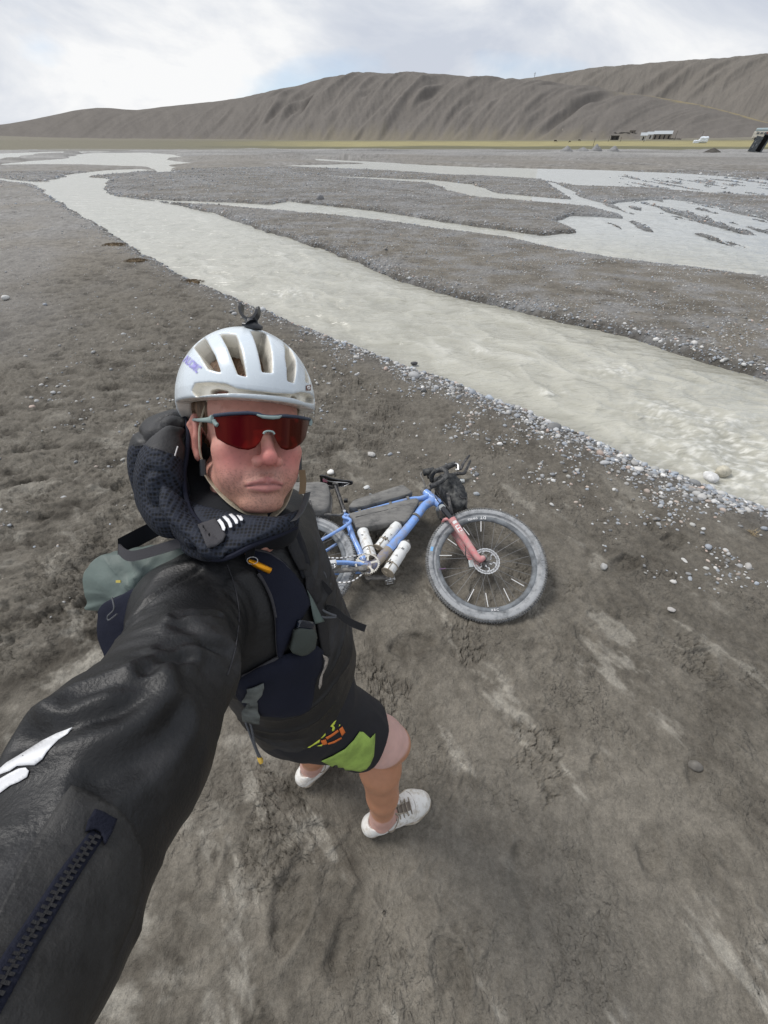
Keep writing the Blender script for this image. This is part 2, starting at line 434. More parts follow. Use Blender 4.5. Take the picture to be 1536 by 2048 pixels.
    for off, wd in ((0.55, .045), (0.95, .05), (1.62, .04)):
        q = s2 - (D1 @ TN) - off + 0.10 * np.sin(s1 * 0.9 + off * 5) + .1
        h = h - near * 0.010 * np.exp(-(q / wd) ** 2) * sst(pn2(s1 / .8, s2 / 3, 27 + off), -.3, .1)
    # footprints
    print_shade = np.zeros_like(x)
    for (cx, cy, a, s) in FOOT:
        m = (np.abs(x - cx) < .35) & (np.abs(y - cy) < .35)
        if not m.any(): continue
        dx = x[m] - cx; dy = y[m] - cy
        u_ = (dx * math.cos(a) + dy * math.sin(a)) / (.135 * s); v_ = (-dx * math.sin(a) + dy * math.cos(a)) / (.055 * s * (1 + .2 * np.cos(u_ * 2)))
        q = np.sqrt(u_ ** 2 + v_ ** 2 + 1e-6) + 0.18 * pn2(x[m] / .06, y[m] / .06, 33)
        q = q + .25 * pn2(x[m] / .16 + cx * 9, y[m] / .16, 34); h[m] += (-0.022 * s * (1 - sst(q, .6, 1.1)) + 0.007 * s * np.exp(-((q - 1.25) / .25) ** 2)) * (.5 + .8 * sst(pn2(x[m] / .2, y[m] / .2 + cy * 3, 35), -.4, .3))
        print_shade[m] += .35 * (1 - sst(q, .8, 1.1))  # footprint floors darkened in the colour, standing in for shade
    # banks
    bank = sst(d, -0.05, 0.75)
    rr = np.clip(r * .02, .35, 3.0)
    prof = np.interp(d / rr, [-3, -1, 0, .25, .9, 1.6], [-.5, -.32, -.135, -.05, -.005, 0.0])
    stony = sst(d, -.3, .1) * (1 - sst(d, .5, 1.8))
    h = np.where(d < 2 * rr, h * sst(d, .0, 1.0) + prof, h)
    h = h + stony * near * 0.012 * fbm2(x / .07, y / .07, 2, 36, .6)
    # ---- colour
    n1 = fbm2(x / 1.7, y / 1.7, 4, 51); n2 = fbm2(x / .28, y / .28, 4, 52); n3 = fbm2(x / .05, y / .05, 3, 53)
    dark = np.array([.090, .079, .064]); mid = np.array([.212, .192, .161]); pale = np.array([.41, .385, .335])
    t1 = np.clip(.5 + .55 * n1 + .55 * n2 + .25 * n3 - .25 * print_shade + .22 * clod * rough + .10 * fine + .95 * lumps * left, 0, 1)[:, None]  # relief shade painted in: low spots darker, raised clods lighter
    c = dark + (mid - dark) * np.clip(t1 * 1.5, 0, 1)
    # dry pale crust lies in streaks along the drag direction on the near right and over the left bank
    c = c * (1 - .45 * crk)[:, None]  # shade in the cracks between clods, painted into the colour
    crust = sst(fbm2(s2 / .26, s1 / .75, 6, 55, .66) + .25 * n2 + .1 * n3, .16, .34) * (1 - sst(r, 2.2, 4.0))
    crl = sst(fbm2(x / .5, y / .25, 6, 56, .66), .06, .32) * sst(-x, .2, 1.0) * (1 - sst(r, 3, 6)) * .9
    cr_ = np.clip(crust * (.70 + .3 * sst(-y + x * .4, -.6, .6)) + crl, 0, 1)[:, None]
    c = c + (pale - c) * cr_ * .8
    # silt film on the left bank, upstream
    silt = sst(fbm2(x / 3, y / 5, 3, 58) + .5 * sst(-x - .4 * y, 1.0, 4), .15, .6) * sst(-x, 1.2, 3) * sst(y, 1.5, 3) * (dA > 0)
    c = c + (np.array([.235, .228, .222]) - c) * (.55 * silt)[:, None]
    # gravel colouring
    gsc = np.clip(r * .006, .018, .35)
    sp = lod(x, y, gsc, 61); sp2 = lod(x, y, gsc * 2.6, 62, 1, 1.3)
    grm = np.clip(np.maximum(sst(d, -.1, .05) * (1 - sst(d, .15, .7)) * .5, sst(r, 11, 18) * (0.35 + .5 * sst(lod(x, y, r * .15 + 1, 63, 1, 1.5, 3), -.2, .3))), 0, 1)
    gcol = np.array([.205, .200, .195]) * (1 + .75 * sp + .45 * sp2 + .5 * lod(x, y, r * .10 + .5, 64, 1, .8, 4))[:, None]
    c = c + (np.clip(gcol, .03, .6) - c) * (grm * .85)[:, None]
    # far flats: pale grey gravel with dark bands
    fl = sst(r, 60, 140)
    band = fbm2(x / 50, y / 9, 4, 66)
    fcol = np.array([.25, .247, .242]) * (1 + .8 * band + .2 * sp)[:, None]
    c = c + (fcol - c) * (fl * .8)[:, None]
    zn_ = (sst(r, 14, 19) * (1 - sst(r, 45, 60)) * sst(x / (np.abs(y) + .1), .30, .5) * (1 - sst(d, .12, .6)))[:, None]
    c = c + (np.array([.27, .28, .29]) * (1 + .3 * sp)[:, None] - c) * zn_ * .8
    # wet darkening at the water's edge
    we = (1 - sst(d, .02, .22)) * (1 - far * .7)
    c = c * (1 - .38 * we)[:, None]
    bsd = ((y > np.interp(x, _nb[:, 0], _nb[:, 1])) & (d > 0) & (r < 60)) * 1.0
    bm_ = (bsd * sst(lod(x, y, r * .06 + .3, 47, 1, .7, 4), -.15, .30))[:, None]
    gl = np.array([.20, .203, .21]) * (1 + .6 * sp)[:, None]; c = c * (1 - .22 * bsd * (1 - bm_[:, 0]))[:, None]; c = c + (gl - c) * bm_ * .6
    mid_dark = (sst(r, .9, 2.2) * (1 - sst(r, 9, 16)) * (1 - bsd) * (1 - .8 * silt))[:, None]; c = c * (1 - .20 * mid_dark)  # ground made darker in a ring at middle distance
    c = c * (1 - .19 * (1 - bsd) * (1 - sst(r, 9, 16)))[:, None] * np.array([1.0, 1.0, .99])
    # meadow at the foot of the hills
    az = np.degrees(np.arctan2(x, y))
    gr = sst(r + 40 * fbm2(x / 60, y / 30, 3, 68), 225, 262)
    yel = sst(r + 30 * pn2(x / 90, y / 60, 69), 315, 345) * (1 - sst(r, 430, 500))
    g1 = np.array([.130, .125, .070]); g2 = np.array([.33, .29, .14]); g3 = np.array([.18, .165, .125])
    gc = g1 + (g2 - g1) * (yel * sst(az, -25, 0) * (.8 - .5 * sst(az, 34, 42)))[:, None]
    gc = gc + (g3 - gc) * (sst(r, 440, 520))[:, None]
    gc = gc * (1 + .25 * pn2(x / 12, y / 6, 70))[:, None]
    gc = gc + (g3 * .9 - gc) * (1 - sst(az, -30, -4))[:, None] * .75
    c = c + (gc - c) * gr[:, None]
    return h, np.clip(c, .01, .8), d
def polar(dense, sparse, radii, da):
    a = np.concatenate([np.linspace(-da, da, dense), np.linspace(da, 360 - da, sparse + 2)[1:-1]])
    a = np.radians(a); n = len(a); m = len(radii)
    X = (radii[:, None] * np.sin(a)[None]).ravel(); Y = (radii[:, None] * np.cos(a)[None]).ravel()
    i = np.arange(m - 1)[:, None]; k = np.arange(n)[None]; k2 = (k + 1) % n
    f = np.stack([i * n + k, i * n + k2, (i + 1) * n + k2, (i + 1) * n + k], -1).reshape(-1, 4)
    return X, Y, f, n
Q = float(os.environ.get("Q", "1"))
if want("ground"):
    rad = [0.004]
    while rad[-1] < 5200:
        r_ = rad[-1]; rad.append(r_ + max(.0075, r_ * (.0050 if r_ < 60 else .011)) / Q)
    rad = np.array(rad)
    X, Y, f, n = polar(int(1150 * Q), int(330 * Q), rad, 66)
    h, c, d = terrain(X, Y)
    X = np.append(X, 0); Y = np.append(Y, 0); h = np.append(h, h[:n].mean()); c = np.concatenate([c, c[:1]])
    me_v = np.stack([X, Y, h], -1)
    gm = material("mud_and_gravel", attr='col', rough=.82, spec=.25)
    b = gm.node_tree.nodes['Principled BSDF']; N_ = gm.node_tree; L = N_.links.new
    # fine grain in object space: colour of the grit and its relief
    tcn = N_.nodes.new('ShaderNodeTexCoord'); prev = None
    csock = b.inputs['Base Color'].links[0].from_socket
    for s_, lo_, hi_ in ((16.0, .80, 1.20), (75.0, .84, 1.16), (330.0, .80, 1.20)):
        nn = N_.nodes.new('ShaderNodeTexNoise'); nn.inputs['Scale'].default_value = s_; nn.inputs['Detail'].default_value = 4; nn.inputs['Roughness'].default_value = .7; L(tcn.outputs['Object'], nn.inputs['Vector'])
        mr_ = N_.nodes.new('ShaderNodeMapRange'); mr_.inputs['From Min'].default_value = .32; mr_.inputs['From Max'].default_value = .68; mr_.inputs['To Min'].default_value = lo_; mr_.inputs['To Max'].default_value = hi_; L(nn.outputs['Fac'], mr_.inputs['Value'])
        vm = N_.nodes.new('ShaderNodeVectorMath'); vm.operation = 'SCALE'; L(csock, vm.inputs[0]); L(mr_.outputs[0], vm.inputs['Scale']); csock = vm.outputs[0]
    L(csock, b.inputs['Base Color'])
    wn_ = N_.nodes.new('ShaderNodeTexNoise'); wn_.inputs['Scale'].default_value = 14; wn_.inputs['Detail'].default_value = 4; L(tcn.outputs['Object'], wn_.inputs['Vector'])
    wv_ = N_.nodes.new('ShaderNodeVectorMath'); wv_.operation = 'SCALE'; wv_.inputs['Scale'].default_value = .07; L(wn_.outputs['Color'], wv_.inputs[0])
    wa_ = N_.nodes.new('ShaderNodeVectorMath'); wa_.operation = 'ADD'; L(tcn.outputs['Object'], wa_.inputs[0]); L(wv_.outputs[0], wa_.inputs[1])
    vn_ = N_.nodes.new('ShaderNodeTexNoise'); vn_.inputs['Scale'].default_value = 2.2; vn_.inputs['Detail'].default_value = 5; L(tcn.outputs['Object'], vn_.inputs['Vector'])
    vst_ = N_.nodes.new('ShaderNodeMapRange'); vst_.inputs['From Min'].default_value = .46; vst_.inputs['From Max'].default_value = .60; vst_.inputs['To Min'].default_value = .12; vst_.inputs['To Max'].default_value = 1.0; L(vn_.outputs['Fac'], vst_.inputs['Value'])
    for s_, dist in ((9.0, .03), (-22.0, .012), (-60.0, .0055), (150.0, .0025), (420.0, .0008)):
        if s_ < 0:
            nn = N_.nodes.new('ShaderNodeTexVoronoi'); nn.inputs['Scale'].default_value = -s_; L(wa_.outputs[0], nn.inputs['Vector'])
            iv = N_.nodes.new('ShaderNodeMath'); iv.operation = 'SUBTRACT'; iv.inputs[0].default_value = 1.0; L(nn.outputs['Distance'], iv.inputs[1])
            bn = N_.nodes.new('ShaderNodeBump'); L(vst_.outputs[0], bn.inputs['Strength']); bn.inputs['Distance'].default_value = dist; L(iv.outputs[0], bn.inputs['Height']); L(prev, bn.inputs['Normal']); prev = bn.outputs[0]
            continue
        nn = N_.nodes.new('ShaderNodeTexNoise'); nn.inputs['Scale'].default_value = s_; nn.inputs['Detail'].default_value = 5; nn.inputs['Roughness'].default_value = .65; L(tcn.outputs['Object'], nn.inputs['Vector'])
        bn = N_.nodes.new('ShaderNodeBump'); bn.inputs['Strength'].default_value = 1.0; bn.inputs['Distance'].default_value = dist; L(nn.outputs['Fac'], bn.inputs['Height'])
        if prev: L(prev, bn.inputs['Normal'])
        prev = bn.outputs[0]
    L(prev, b.inputs['Normal'])
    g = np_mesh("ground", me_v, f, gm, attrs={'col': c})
    # close the middle
    bm = bmesh.new(); bm.from_mesh(g.data); bm.verts.ensure_lookup_table()
    cv = bm.verts[len(X) - 1]
    for k in range(n):
        fc = bm.faces.new((bm.verts[(k + 1) % n], bm.verts[k], cv)); fc.smooth = True
    bmesh.ops.recalc_face_normals(bm, faces=bm.faces[-n:])
    bm.to_mesh(g.data); bm.free()
    tag(g, kind='structure')
def ground_z(x, y):
    h, c, d = terrain(np.array([float(x)]), np.array([float(y)])); return float(h[0])

# ---- river: one sheet of milky water that the banks rise out of
FLW = (lambda a, b: (b - a) / np.linalg.norm(b - a))(G(500, 540, WZ)[:2], G(1400, 860, WZ)[:2]); FLN = np.array([-FLW[1], FLW[0]])
if want("river"):
    rad = [2.0]
    while rad[-1] < 420: rad.append(rad[-1] * (1 + .0075 / Q))
    X, Y, f, n = polar(int(620 * Q), 40, np.array(rad), 66)
    d = water_d(X, Y); r = np.hypot(X, Y)
    f1 = X * FLW[0] + Y * FLW[1]; f2 = X * FLN[0] + Y * FLN[1]
    wx = f1 + .25 * pn2(f1 / .6, f2 / .5, 71); wy = f2 + .18 * pn2(f1 / .5, f2 / .4, 72)
    nearw = 1 - sst(r, 12, 40)
    turb = .45 + .75 * sst(f1 + .6 * pn2(f1 / 2, f2 / 2, 77), -1.0, 3.0)          # livelier downstream, at the right
    inn = sst(-d, .05, .6)
    w1 = fbm2(wx / 1.05, wy / .60, 3, 73, .45, True); w2 = fbm2(wx / .34, wy / .24, 3, 75, .5); w3 = fbm2(wx / .09, wy / .07, 2, 76, .5)
    z = WZ + inn * nearw * turb * (.105 * w1 + .030 * w2 + .003 * w3)
    z = z + (1 - nearw) * .008 * lod(X, Y, r * .03, 79, 1, 1.3)
    # foam where the crests break
    foam = .7 * sst(w1 * .75 + .25 * w2 + .55 * pn2(wx / 1.9, wy / 1.1, 78), .62, 1.05) * turb * nearw * inn
    for (px, py, s) in [(575, 590, .28), (1440, 905, .5), (1480, 960, .35), (1230, 745, .22), (1330, 830, .25), (1100, 790, .12), (960, 705, .1), (1420, 850, .3)]:
        q = G(px, py, WZ); dd = np.hypot((X - q[0]) * .7, Y - q[1]) / s
        k = np.exp(-dd ** 2) * sst(fbm2(X / .09, Y / .07, 4, 81, .6), -.1, .35); foam = np.maximum(foam, k); z = z + .03 * np.exp(-dd ** 2) * (.4 + w2)
    base = np.array([.44, .425, .35]); b2 = np.array([.45, .44, .385]); b3 = np.array([.27, .262, .22])
    t = np.clip(.5 + .45 * fbm2(wx / .9, wy / .35, 4, 83) + .5 * w1 * nearw + .3 * w2 * nearw, 0, 1)[:, None]
    c = b3 + (b2 - b3) * t
    up = sst(r, 6, 20)[:, None]; c = c + (np.array([.41, .413, .375]) - c) * up * .6
    sh = (sst(r, 11, 18) * (X > .3 * Y))[:, None]; c = c + (np.array([.44, .46, .47]) - c) * sh * .75     # thin clear sheets over the gravel on the right
    c = c * (1 - .18 * (1 - sst(-d, 0, .35)) * (1 - sst(r, 8, 14)))[:, None]
    c = c + (np.array([.78, .77, .73]) - c) * (foam * .8)[:, None]
    c = c * np.array([1.0, 1.0, .975])
    keep = (d < 1.5 + r * .03)
    fm = keep[f].all(1); used = np.unique(f[fm]); idx = np.full(len(X), -1); idx[used] = np.arange(len(used)); f2_ = idx[f[fm]]
    wm = material("milky_water", attr='col', rough=.22, spec=.5)
    b = wm.node_tree.nodes['Principled BSDF']; N_ = wm.node_tree; L = N_.links.new
    tcn = N_.nodes.new('ShaderNodeTexCoord'); mpn = N_.nodes.new('ShaderNodeMapping'); mpn.inputs['Rotation'].default_value = (0, 0, -math.atan2(FLW[1], FLW[0])); mpn.inputs['Scale'].default_value = (.55, 1.3, 1)
    mpn.vector_type = 'TEXTURE' if False else 'POINT'
    L(tcn.outputs['Object'], mpn.inputs[0]); prev = None
    for s_, dist in ((1.5, .24), (6.0, .075), (26.0, .006)):
        nn = N_.nodes.new('ShaderNodeTexNoise'); nn.inputs['Scale'].default_value = s_; nn.inputs['Detail'].default_value = 4; nn.inputs['Distortion'].default_value = .6; L(mpn.outputs[0], nn.inputs['Vector'])
        bn = N_.nodes.new('ShaderNodeBump'); bn.inputs['Strength'].default_value = .55; bn.inputs['Distance'].default_value = dist; L(nn.outputs['Fac'], bn.inputs['Height'])
        if prev: L(prev, bn.inputs['Normal'])
        prev = bn.outputs[0]
    L(prev, b.inputs['Normal'])
    w_ = np_mesh("river", np.stack([X, Y, z], -1)[used], f2_, wm, attrs={'col': c[used]})
    tag(w_, kind='structure')

# ---- hills
HILL = {}
def az_el(px, py):
    d = pdir(px, py); return math.degrees(math.atan2(d[0], d[1])), d[2] / math.hypot(d[0], d[1])
def hill(name, sil, base_py, r0, r1, seed, ribs, col, band=None, nx=1000, nr=190, skew=.13):
    S = np.array([az_el(*p) for p in sil]); az = np.linspace(S[0, 0], S[-1, 0], int(nx * min(Q, 1.3)))
    # smooth the ridge line
    te = np.interp(az, S[:, 0], S[:, 1]); k = np.hanning(31); k /= k.sum(); te = np.convolve(np.pad(te, 15, 'edge'), k, 'valid')
    t = np.concatenate([np.linspace(0, 1, nr), 1 + np.linspace(.02, .6, 30)])
    A, T = np.meshgrid(np.radians(az), t)
    Rr = r0 + (r1 - r0) * T
    zr = te * r1 + H
    z0 = 1.5 + (r0 - 430) * .022
    if seed == 5: HILL.update(az=az, zr=zr, z0=z0, r0=r0, r1=r1)
    prof = np.where(T <= 1, .10 * T + .90 * (T ** 1.35 * .35 + .65 * np.sin(np.clip(T, 0, 1) * math.pi / 2) ** 1.5), 1 - (T - 1) * .9)
    Z = z0 - 3 + (zr[None] - z0 + 3) * prof
    s = np.degrees(A) - skew * 60 * (T)                       # gullies lean to the left downhill
    rib = 0
    for (fr, am, lo, hi) in ribs:
        w = sst(np.degrees(A), lo, lo + 6) * (1 - sst(np.degrees(A), hi - 6, hi))
        nn = pn2(s * fr + .35 * pn2(s * .6, T * 2, seed + 1), T * .9 + .2 * pn2(s, T * 3, seed + 4), seed)
        rib = rib + w * am * (1 - 2.4 * np.sqrt(nn * nn + .012))
    env = np.sin(np.clip(T, 0, 1) * math.pi) ** .8
    Z = Z + rib * env * (zr[None] * .125) + env * (zr[None] * .012) * fbm2(np.degrees(A) * 2.5, T * 9, 4, seed + 7)
    Z = Z + .008 * zr[None] * fbm2(np.degrees(A) * .8, T * 2, 3, seed + 8) * sst(T, .5, 1)
    Xh = np.sin(A) * Rr; Yh = np.cos(A) * Rr
    n_ = fbm2(np.degrees(A) * 1.3, T * 4, 5, seed + 9); n2_ = pn2(np.degrees(A) * 18, T * 60, seed + 10)
    c = np.array(col)[None, None] * (1 + .16 * n_ + .10 * n2_ )[..., None]
    low = np.array([.215, .19, .135]); c = c + (low - c) * ((1 - sst(T + .08 * n_, .02, .22)) * .7)[..., None]
    if band is not None:
        bw = band(np.degrees(A), T); c = c + (np.array([.30, .245, .12]) - c) * bw[..., None]
    nxx = len(az); m = len(t)
    i = np.arange(m - 1)[:, None]; k = np.arange(nxx - 1)[None]
    f = np.stack([i * nxx + k, i * nxx + k + 1, (i + 1) * nxx + k + 1, (i + 1) * nxx + k], -1).reshape(-1, 4)
    hm = material(name + "_earth", attr='col', rough=.95, spec=.1, bump=.5, bscale=.25, bdist=1.2)
    o = np_mesh(name, np.stack([Xh.ravel(), Yh.ravel(), Z.ravel()], -1), f, hm, attrs={'col': c.reshape(-1, 3)})
    return tag(o, kind='structure')
if want("hills"):
    hill("hills", [(-700, 262), (-300, 256), (0, 250), (60, 240), (130, 225), (170, 217), (215, 215), (270, 221), (330, 213), (400, 206), (480, 197), (540, 185), (600, 170), (650, 155), (690, 150), (760, 147), (800, 147), (860, 149), (910, 150), (960, 156),
                   (1030, 160), (1120, 167), (1200, 178), (1300, 192), (1400, 209), (1480, 229), (1536, 246), (1640, 262), (1900, 272)], 290, 470, 900, 5,
         [(.20, 1.0, -18, 27), (.46, .30, -35, 40), (1.2, .09, -46, 50)], (.150, .137, .123),
         band=lambda a, T: sst(T, .80, .94) * sst(a, 20, 30) * .75 * sst(fbm2(a * 2, T * 9, 3, 3), -.5, .1))
    hill("hills", [(900, 175), (1030, 160), (1120, 146), (1200, 136), (1300, 128), (1400, 121), (1536, 110), (1700, 100), (2000, 96)], 290, 880, 1700, 25,
         [(.16, .6, 14, 80), (.5, .15, 14, 80)], (.160, .146, .128))
# ================================================================ BICYCLE lying on its left side
def unit(v): v = np.array(v, float); return v / np.linalg.norm(v)
BO = np.array([-.528, 1.425, .167])
EX = np.array([.99966, -.01875, -.01787]); EY = np.array([.02023, .99608, .08612]); EZ = np.array([.01618, -.08645, .99612])
def B(px, py, h=0.0):                   # point of the bike seen at a photo pixel, h metres off the frame's mid plane
    return on_plane(px, py, BO + EZ * h, EZ)
def c6(x, y, h=0.0): return B(580 + x / 5.486, 900 + y / 5.486, h)
def c7(x, y, h=0.0): return B(820 + x / 5.12, 900 + y / 5.12, h)
def c2(x, y, h=0.0): return B(580 + x / 2.844, 880 + y / 2.844, h)
def pillow(name, outline, N, t, mat, parent=None, origin=None, rnd=.45, wr=.003, wf=18, seed=1, n=10, layers=11, belly=1.0, crease=None):
    """a stuffed bag: outline (world points on its mid plane) swollen to thickness t along N"""
    P = spline(outline, n, closed=True); m = len(P); N = unit(N); c = P.mean(0)
    vs = []; rings = []
    for j in range(layers):
        u_ = -1 + 2 * j / (layers - 1)
        inset = 1 - rnd * (1 - (1 - abs(u_) ** 3.2) ** .5) * .55 - (.10 if abs(u_) == 1 else 0)
        hh = np.sin(u_ * math.pi / 2) * t / 2
        # inset by absolute distance: pull towards the centre line
        for p in P:
            d = c - p; L_ = np.linalg.norm(d); q = p + d / (L_ + 1e-9) * min(L_ * .8, (1 - inset) * t * .9)
            vs.append(q + N * hh)
    fs = []
    for j in range(layers - 1):
        for i in range(m):
            a = j * m + i; b_ = j * m + (i + 1) % m; fs.append((a, b_, b_ + m, a + m))
    # domed caps with inner rings
    for side, j in ((-1, 0), (1, layers - 1)):
        base = [vs[j * m + i] for i in range(m)]; prev = [j * m + i for i in range(m)]
        cc = np.mean(base, 0)
        for k, (sc_, up_) in enumerate(((.82, .05), (.6, .085), (.35, .10), (.12, .105))):
            cur = []
            for p in base:
                vs.append(cc + (p - cc) * sc_ + N * side * t * up_ * belly); cur.append(len(vs) - 1)
            for i in range(m):
                q = (prev[i], prev[(i + 1) % m], cur[(i + 1) % m], cur[i]); fs.append(q if side > 0 else q[::-1])
            prev = cur
        fs.append(tuple(prev) if side > 0 else tuple(prev[::-1]))
    v = np.array(vs)
    if wr:
        nn = pn3(v * wf, seed) + .6 * pn3(v * wf * 2.3, seed + 1) + .3 * pn3(v * wf * 5, seed + 2)
        if crease is not None:
            cx = v @ unit(crease); nn = nn * .5 + 1.0 * (1 - 2 * np.abs(np.sin(cx * 75 + 3 * pn3(v * 7, seed + 3))) ** .7) * sst(pn3(v * 9, seed + 5), -.4, .3)
        dirs = v - c; dirs /= np.linalg.norm(dirs, axis=1)[:, None] + 1e-9
        v = v + dirs * (wr * nn)[:, None]
    return np_mesh(name, v, fs, mat, parent, True, origin)
def text_mesh(s, size, bold=True, extrude=0.0):
    """glyph outlines as (verts, faces, width) in a plane; one mesh per call"""
    cu = bpy.data.curves.new('t', 'FONT'); cu.body = s; cu.size = size; cu.extrude = extrude; cu.resolution_u = 3
    if bold: cu.offset = size * .022
    o = bpy.data.objects.new('t', cu); sc.collection.objects.link(o)
    dg = bpy.context.evaluated_depsgraph_get(); me = bpy.data.meshes.new_from_object(o.evaluated_get(dg))
    v = np.array([x.co[:] for x in me.vertices]) if len(me.vertices) else np.zeros((0, 3)); f = [tuple(p.vertices) for p in me.polygons]
    bpy.data.objects.remove(o); bpy.data.curves.remove(cu); bpy.data.meshes.remove(me)
    return v, f, (v[:, 0].max() if len(v) else size * .3)
def flat_text(mb, s, org, X, Y, size, bold=True, lift=None, bend=None):
    v, f, w = text_mesh(s, size, bold)
    X = unit(X); Y = unit(Y); org = np.array(org, float)
    P = [org + X * a[0] + Y * a[1] for a in v]
    if bend is not None: P = [bend(p) for p in P]
    mb.add(P, f)
def arc_text(mb, s, C_, X, Y, r, a0, size, out_top=True, lift=None, gap=.12):
    """letters along a circle; a in degrees counterclockwise from X in the (X,Y) frame; out_top: letter tops point outward"""
    a = R(a0)
    for ch in s:
        if ch == ' ': a += (-1 if out_top else 1) * size * .35 / r; continue
        v, f, w = text_mesh(ch, size)
        wa = (w + size * gap) / r
        am = a - wa / 2 if out_top else a + wa / 2
        er = X * math.cos(am) + Y * math.sin(am); et = -X * math.sin(am) + Y * math.cos(am)
        lx, ly = (-et, er) if out_top else (et, -er)
        o_ = C_ + er * r
        mb.add([o_ + lx * (q[0] - w / 2) + ly * (q[1] - size * .35) + (lift if lift is not None else 0) for q in v], f)
        a = a - wa if out_top else a + wa
if want("bike"):
    M_blue = material("blue_frame_paint", (.20, .36, .74), .42, coat=.25, dust=(.27, .26, .27), dust_amt=.30, dscale=22, var=.12)
    M_blued = material("muddy_frame_paint", (.13, .20, .48), .5, dust=(.27, .235, .19), dust_amt=.72, dscale=16, var=.2, bump=.5, bscale=90)
    M_blk = material("black_plastic", (.018, .018, .02), .45, dust=(.16, .15, .14), dust_amt=.22, dscale=30)
    M_blk2 = material("dusty_black_metal", (.035, .036, .038), .42, metal=.3, dust=(.22, .21, .195), dust_amt=.6, dscale=35)
    M_tyre = material("dusty_tyre_rubber", (.085, .092, .10), .85, spec=.2, dust=(.35, .36, .37), dust_amt=.72, dscale=17, bump=.9, bscale=130)
    M_spk = material('dusty_spoke', (.20, .20, .20), .4, metal=.4)
    M_tread = material('muddy_tread', (.05, .055, .06), .9, spec=.2, dust=(.24, .235, .225), dust_amt=.6, dscale=60)
    M_rim = material("dusty_carbon_rim", (.045, .05, .055), .5, dust=(.19, .205, .22), dust_amt=.62, dscale=14)
    M_steel = material("bright_steel", (.72, .72, .72), .28, metal=1.0, var=.1)
    M_white = material("white_mark", (.72, .72, .72), .6, var=.08)
    M_red = material("faded_red_fork", (.60, .19, .205), .5, dust=(.50, .33, .31), dust_amt=.5, dscale=26)
    M_bag = material("dusty_black_bag_cloth", (.085, .085, .085), .8, spec=.2, dust=(.20, .195, .185), dust_amt=.66, dscale=13, bump=.5, bscale=420, stretch=(1, 2.2, 1))
    M_bagd = material("black_bag_cloth", (.022, .024, .027), .7, spec=.3, dust=(.12, .12, .115), dust_amt=.35, dscale=20, bump=.4, bscale=400)
    M_bottle = material("white_bottle_plastic", (.70, .71, .70), .35, dust=(.36, .31, .25), dust_amt=.16, dscale=30, sss=.0)
    M_cage = material("muddy_bottle_cage", (.20, .17, .13), .7, dust=(.36, .31, .24), dust_amt=.7, dscale=40)
    M_silver = material("silver_torch", (.55, .58, .58), .3, metal=.9, dust=(.4, .4, .38), dust_amt=.3)
    M_ring = material("pale_chainring", (.62, .60, .54), .35, metal=.6, dust=(.3, .28, .25), dust_amt=.3)
    bike = empty("bicycle", tuple(BO)); tag(bike, "dusty blue mountain bike with red fork lying on its side on the mud", "bicycle")
    def part(mb, name, mat, parent=bike, **k): return mb.build(name, mat, parent, **k)
    def wheel(C_, N_, rad, tyre_r, ang0, front):
        N_ = unit(N_); X = unit(np.cross([0, 1, 0], N_)); Y = np.cross(N_, X)
        w = empty("wheel", tuple(C_ - BO), bike)
        def circ(r, n=72, dz=0): return [C_ + r * (math.cos(a) * X + math.sin(a) * Y) + N_ * dz for a in np.linspace(0, 2 * math.pi, n, endpoint=False)]
        # tyre with knobs
        mb = MB(); rc = rad - tyre_r - .004; n = 220
        prof = [(-.011, -.011), (-.0125, 0), (-.0135, .010), (-.026, .018), (-.029, .034), (-.024, .046), (-.012, .053), (0, .055), (.012, .053), (.024, .046), (.029, .034), (.026, .018), (.0135, .010), (.0125, 0), (.011, -.011)]
        rb = rad - .058
        vs = []
        for i in range(n):
            a = 2 * math.pi * i / n; er = X * math.cos(a) + Y * math.sin(a)
            for (dz, dr) in prof: vs.append(C_ + er * (rb + dr) + N_ * dz)
        k = len(prof)
        mb.add(vs, [(i * k + j, i * k + j + 1, ((i + 1) % n) * k + j + 1, ((i + 1) % n) * k + j) for i in range(n) for j in range(k - 1)])
        ty = part(mb, "tyre", M_tyre, w)
        mk = MB()
        for i in range(150):
            a = 2 * math.pi * i / 150
            for (dz, dr, tl, ww, ll) in ((-.024, .047, -.85, .0045, .0036), (.024, .047, .85, .0045, .0036), (-.009, .055, -.2, .004, .0034), (.009, .055, .2, .004, .0034)):
                aa = a + (0 if abs(dz) > .02 else math.pi / 150); er = X * math.cos(aa) + Y * math.sin(aa); et = np.cross(N_, er)
                nn = unit(er * math.cos(tl) + N_ * math.sin(tl)); sd = np.cross(et, nn)
                mk.box(C_ + er * (rb + dr) + N_ * dz, et, sd, nn, ll, ww, .0056)
        part(mk, "tread", M_tread, ty, auto=False, smooth=False)
        mr = MB(); vs = []
        prof = [(-.0125, .0), (-.014, -.004), (-.0145, -.012), (-.010, -.022), (-.003, -.027), (.003, -.027), (.010, -.022), (.0145, -.012), (.014, -.004), (.0125, .0), (.008, .004), (-.008, .004)]
        for i in range(120):
            a = 2 * math.pi * i / 120; er = X * math.cos(a) + Y * math.sin(a)
            for (dz, dr) in prof: vs.append(C_ + er * (rb - .001 + dr) + N_ * dz)
        k = len(prof)
        mr.add(vs, [(i * k + j, i * k + (j + 1) % k, ((i + 1) % 120) * k + (j + 1) % k, ((i + 1) % 120) * k + j) for i in range(120) for j in range(k)])
        part(mr, "rim", M_rim, w)
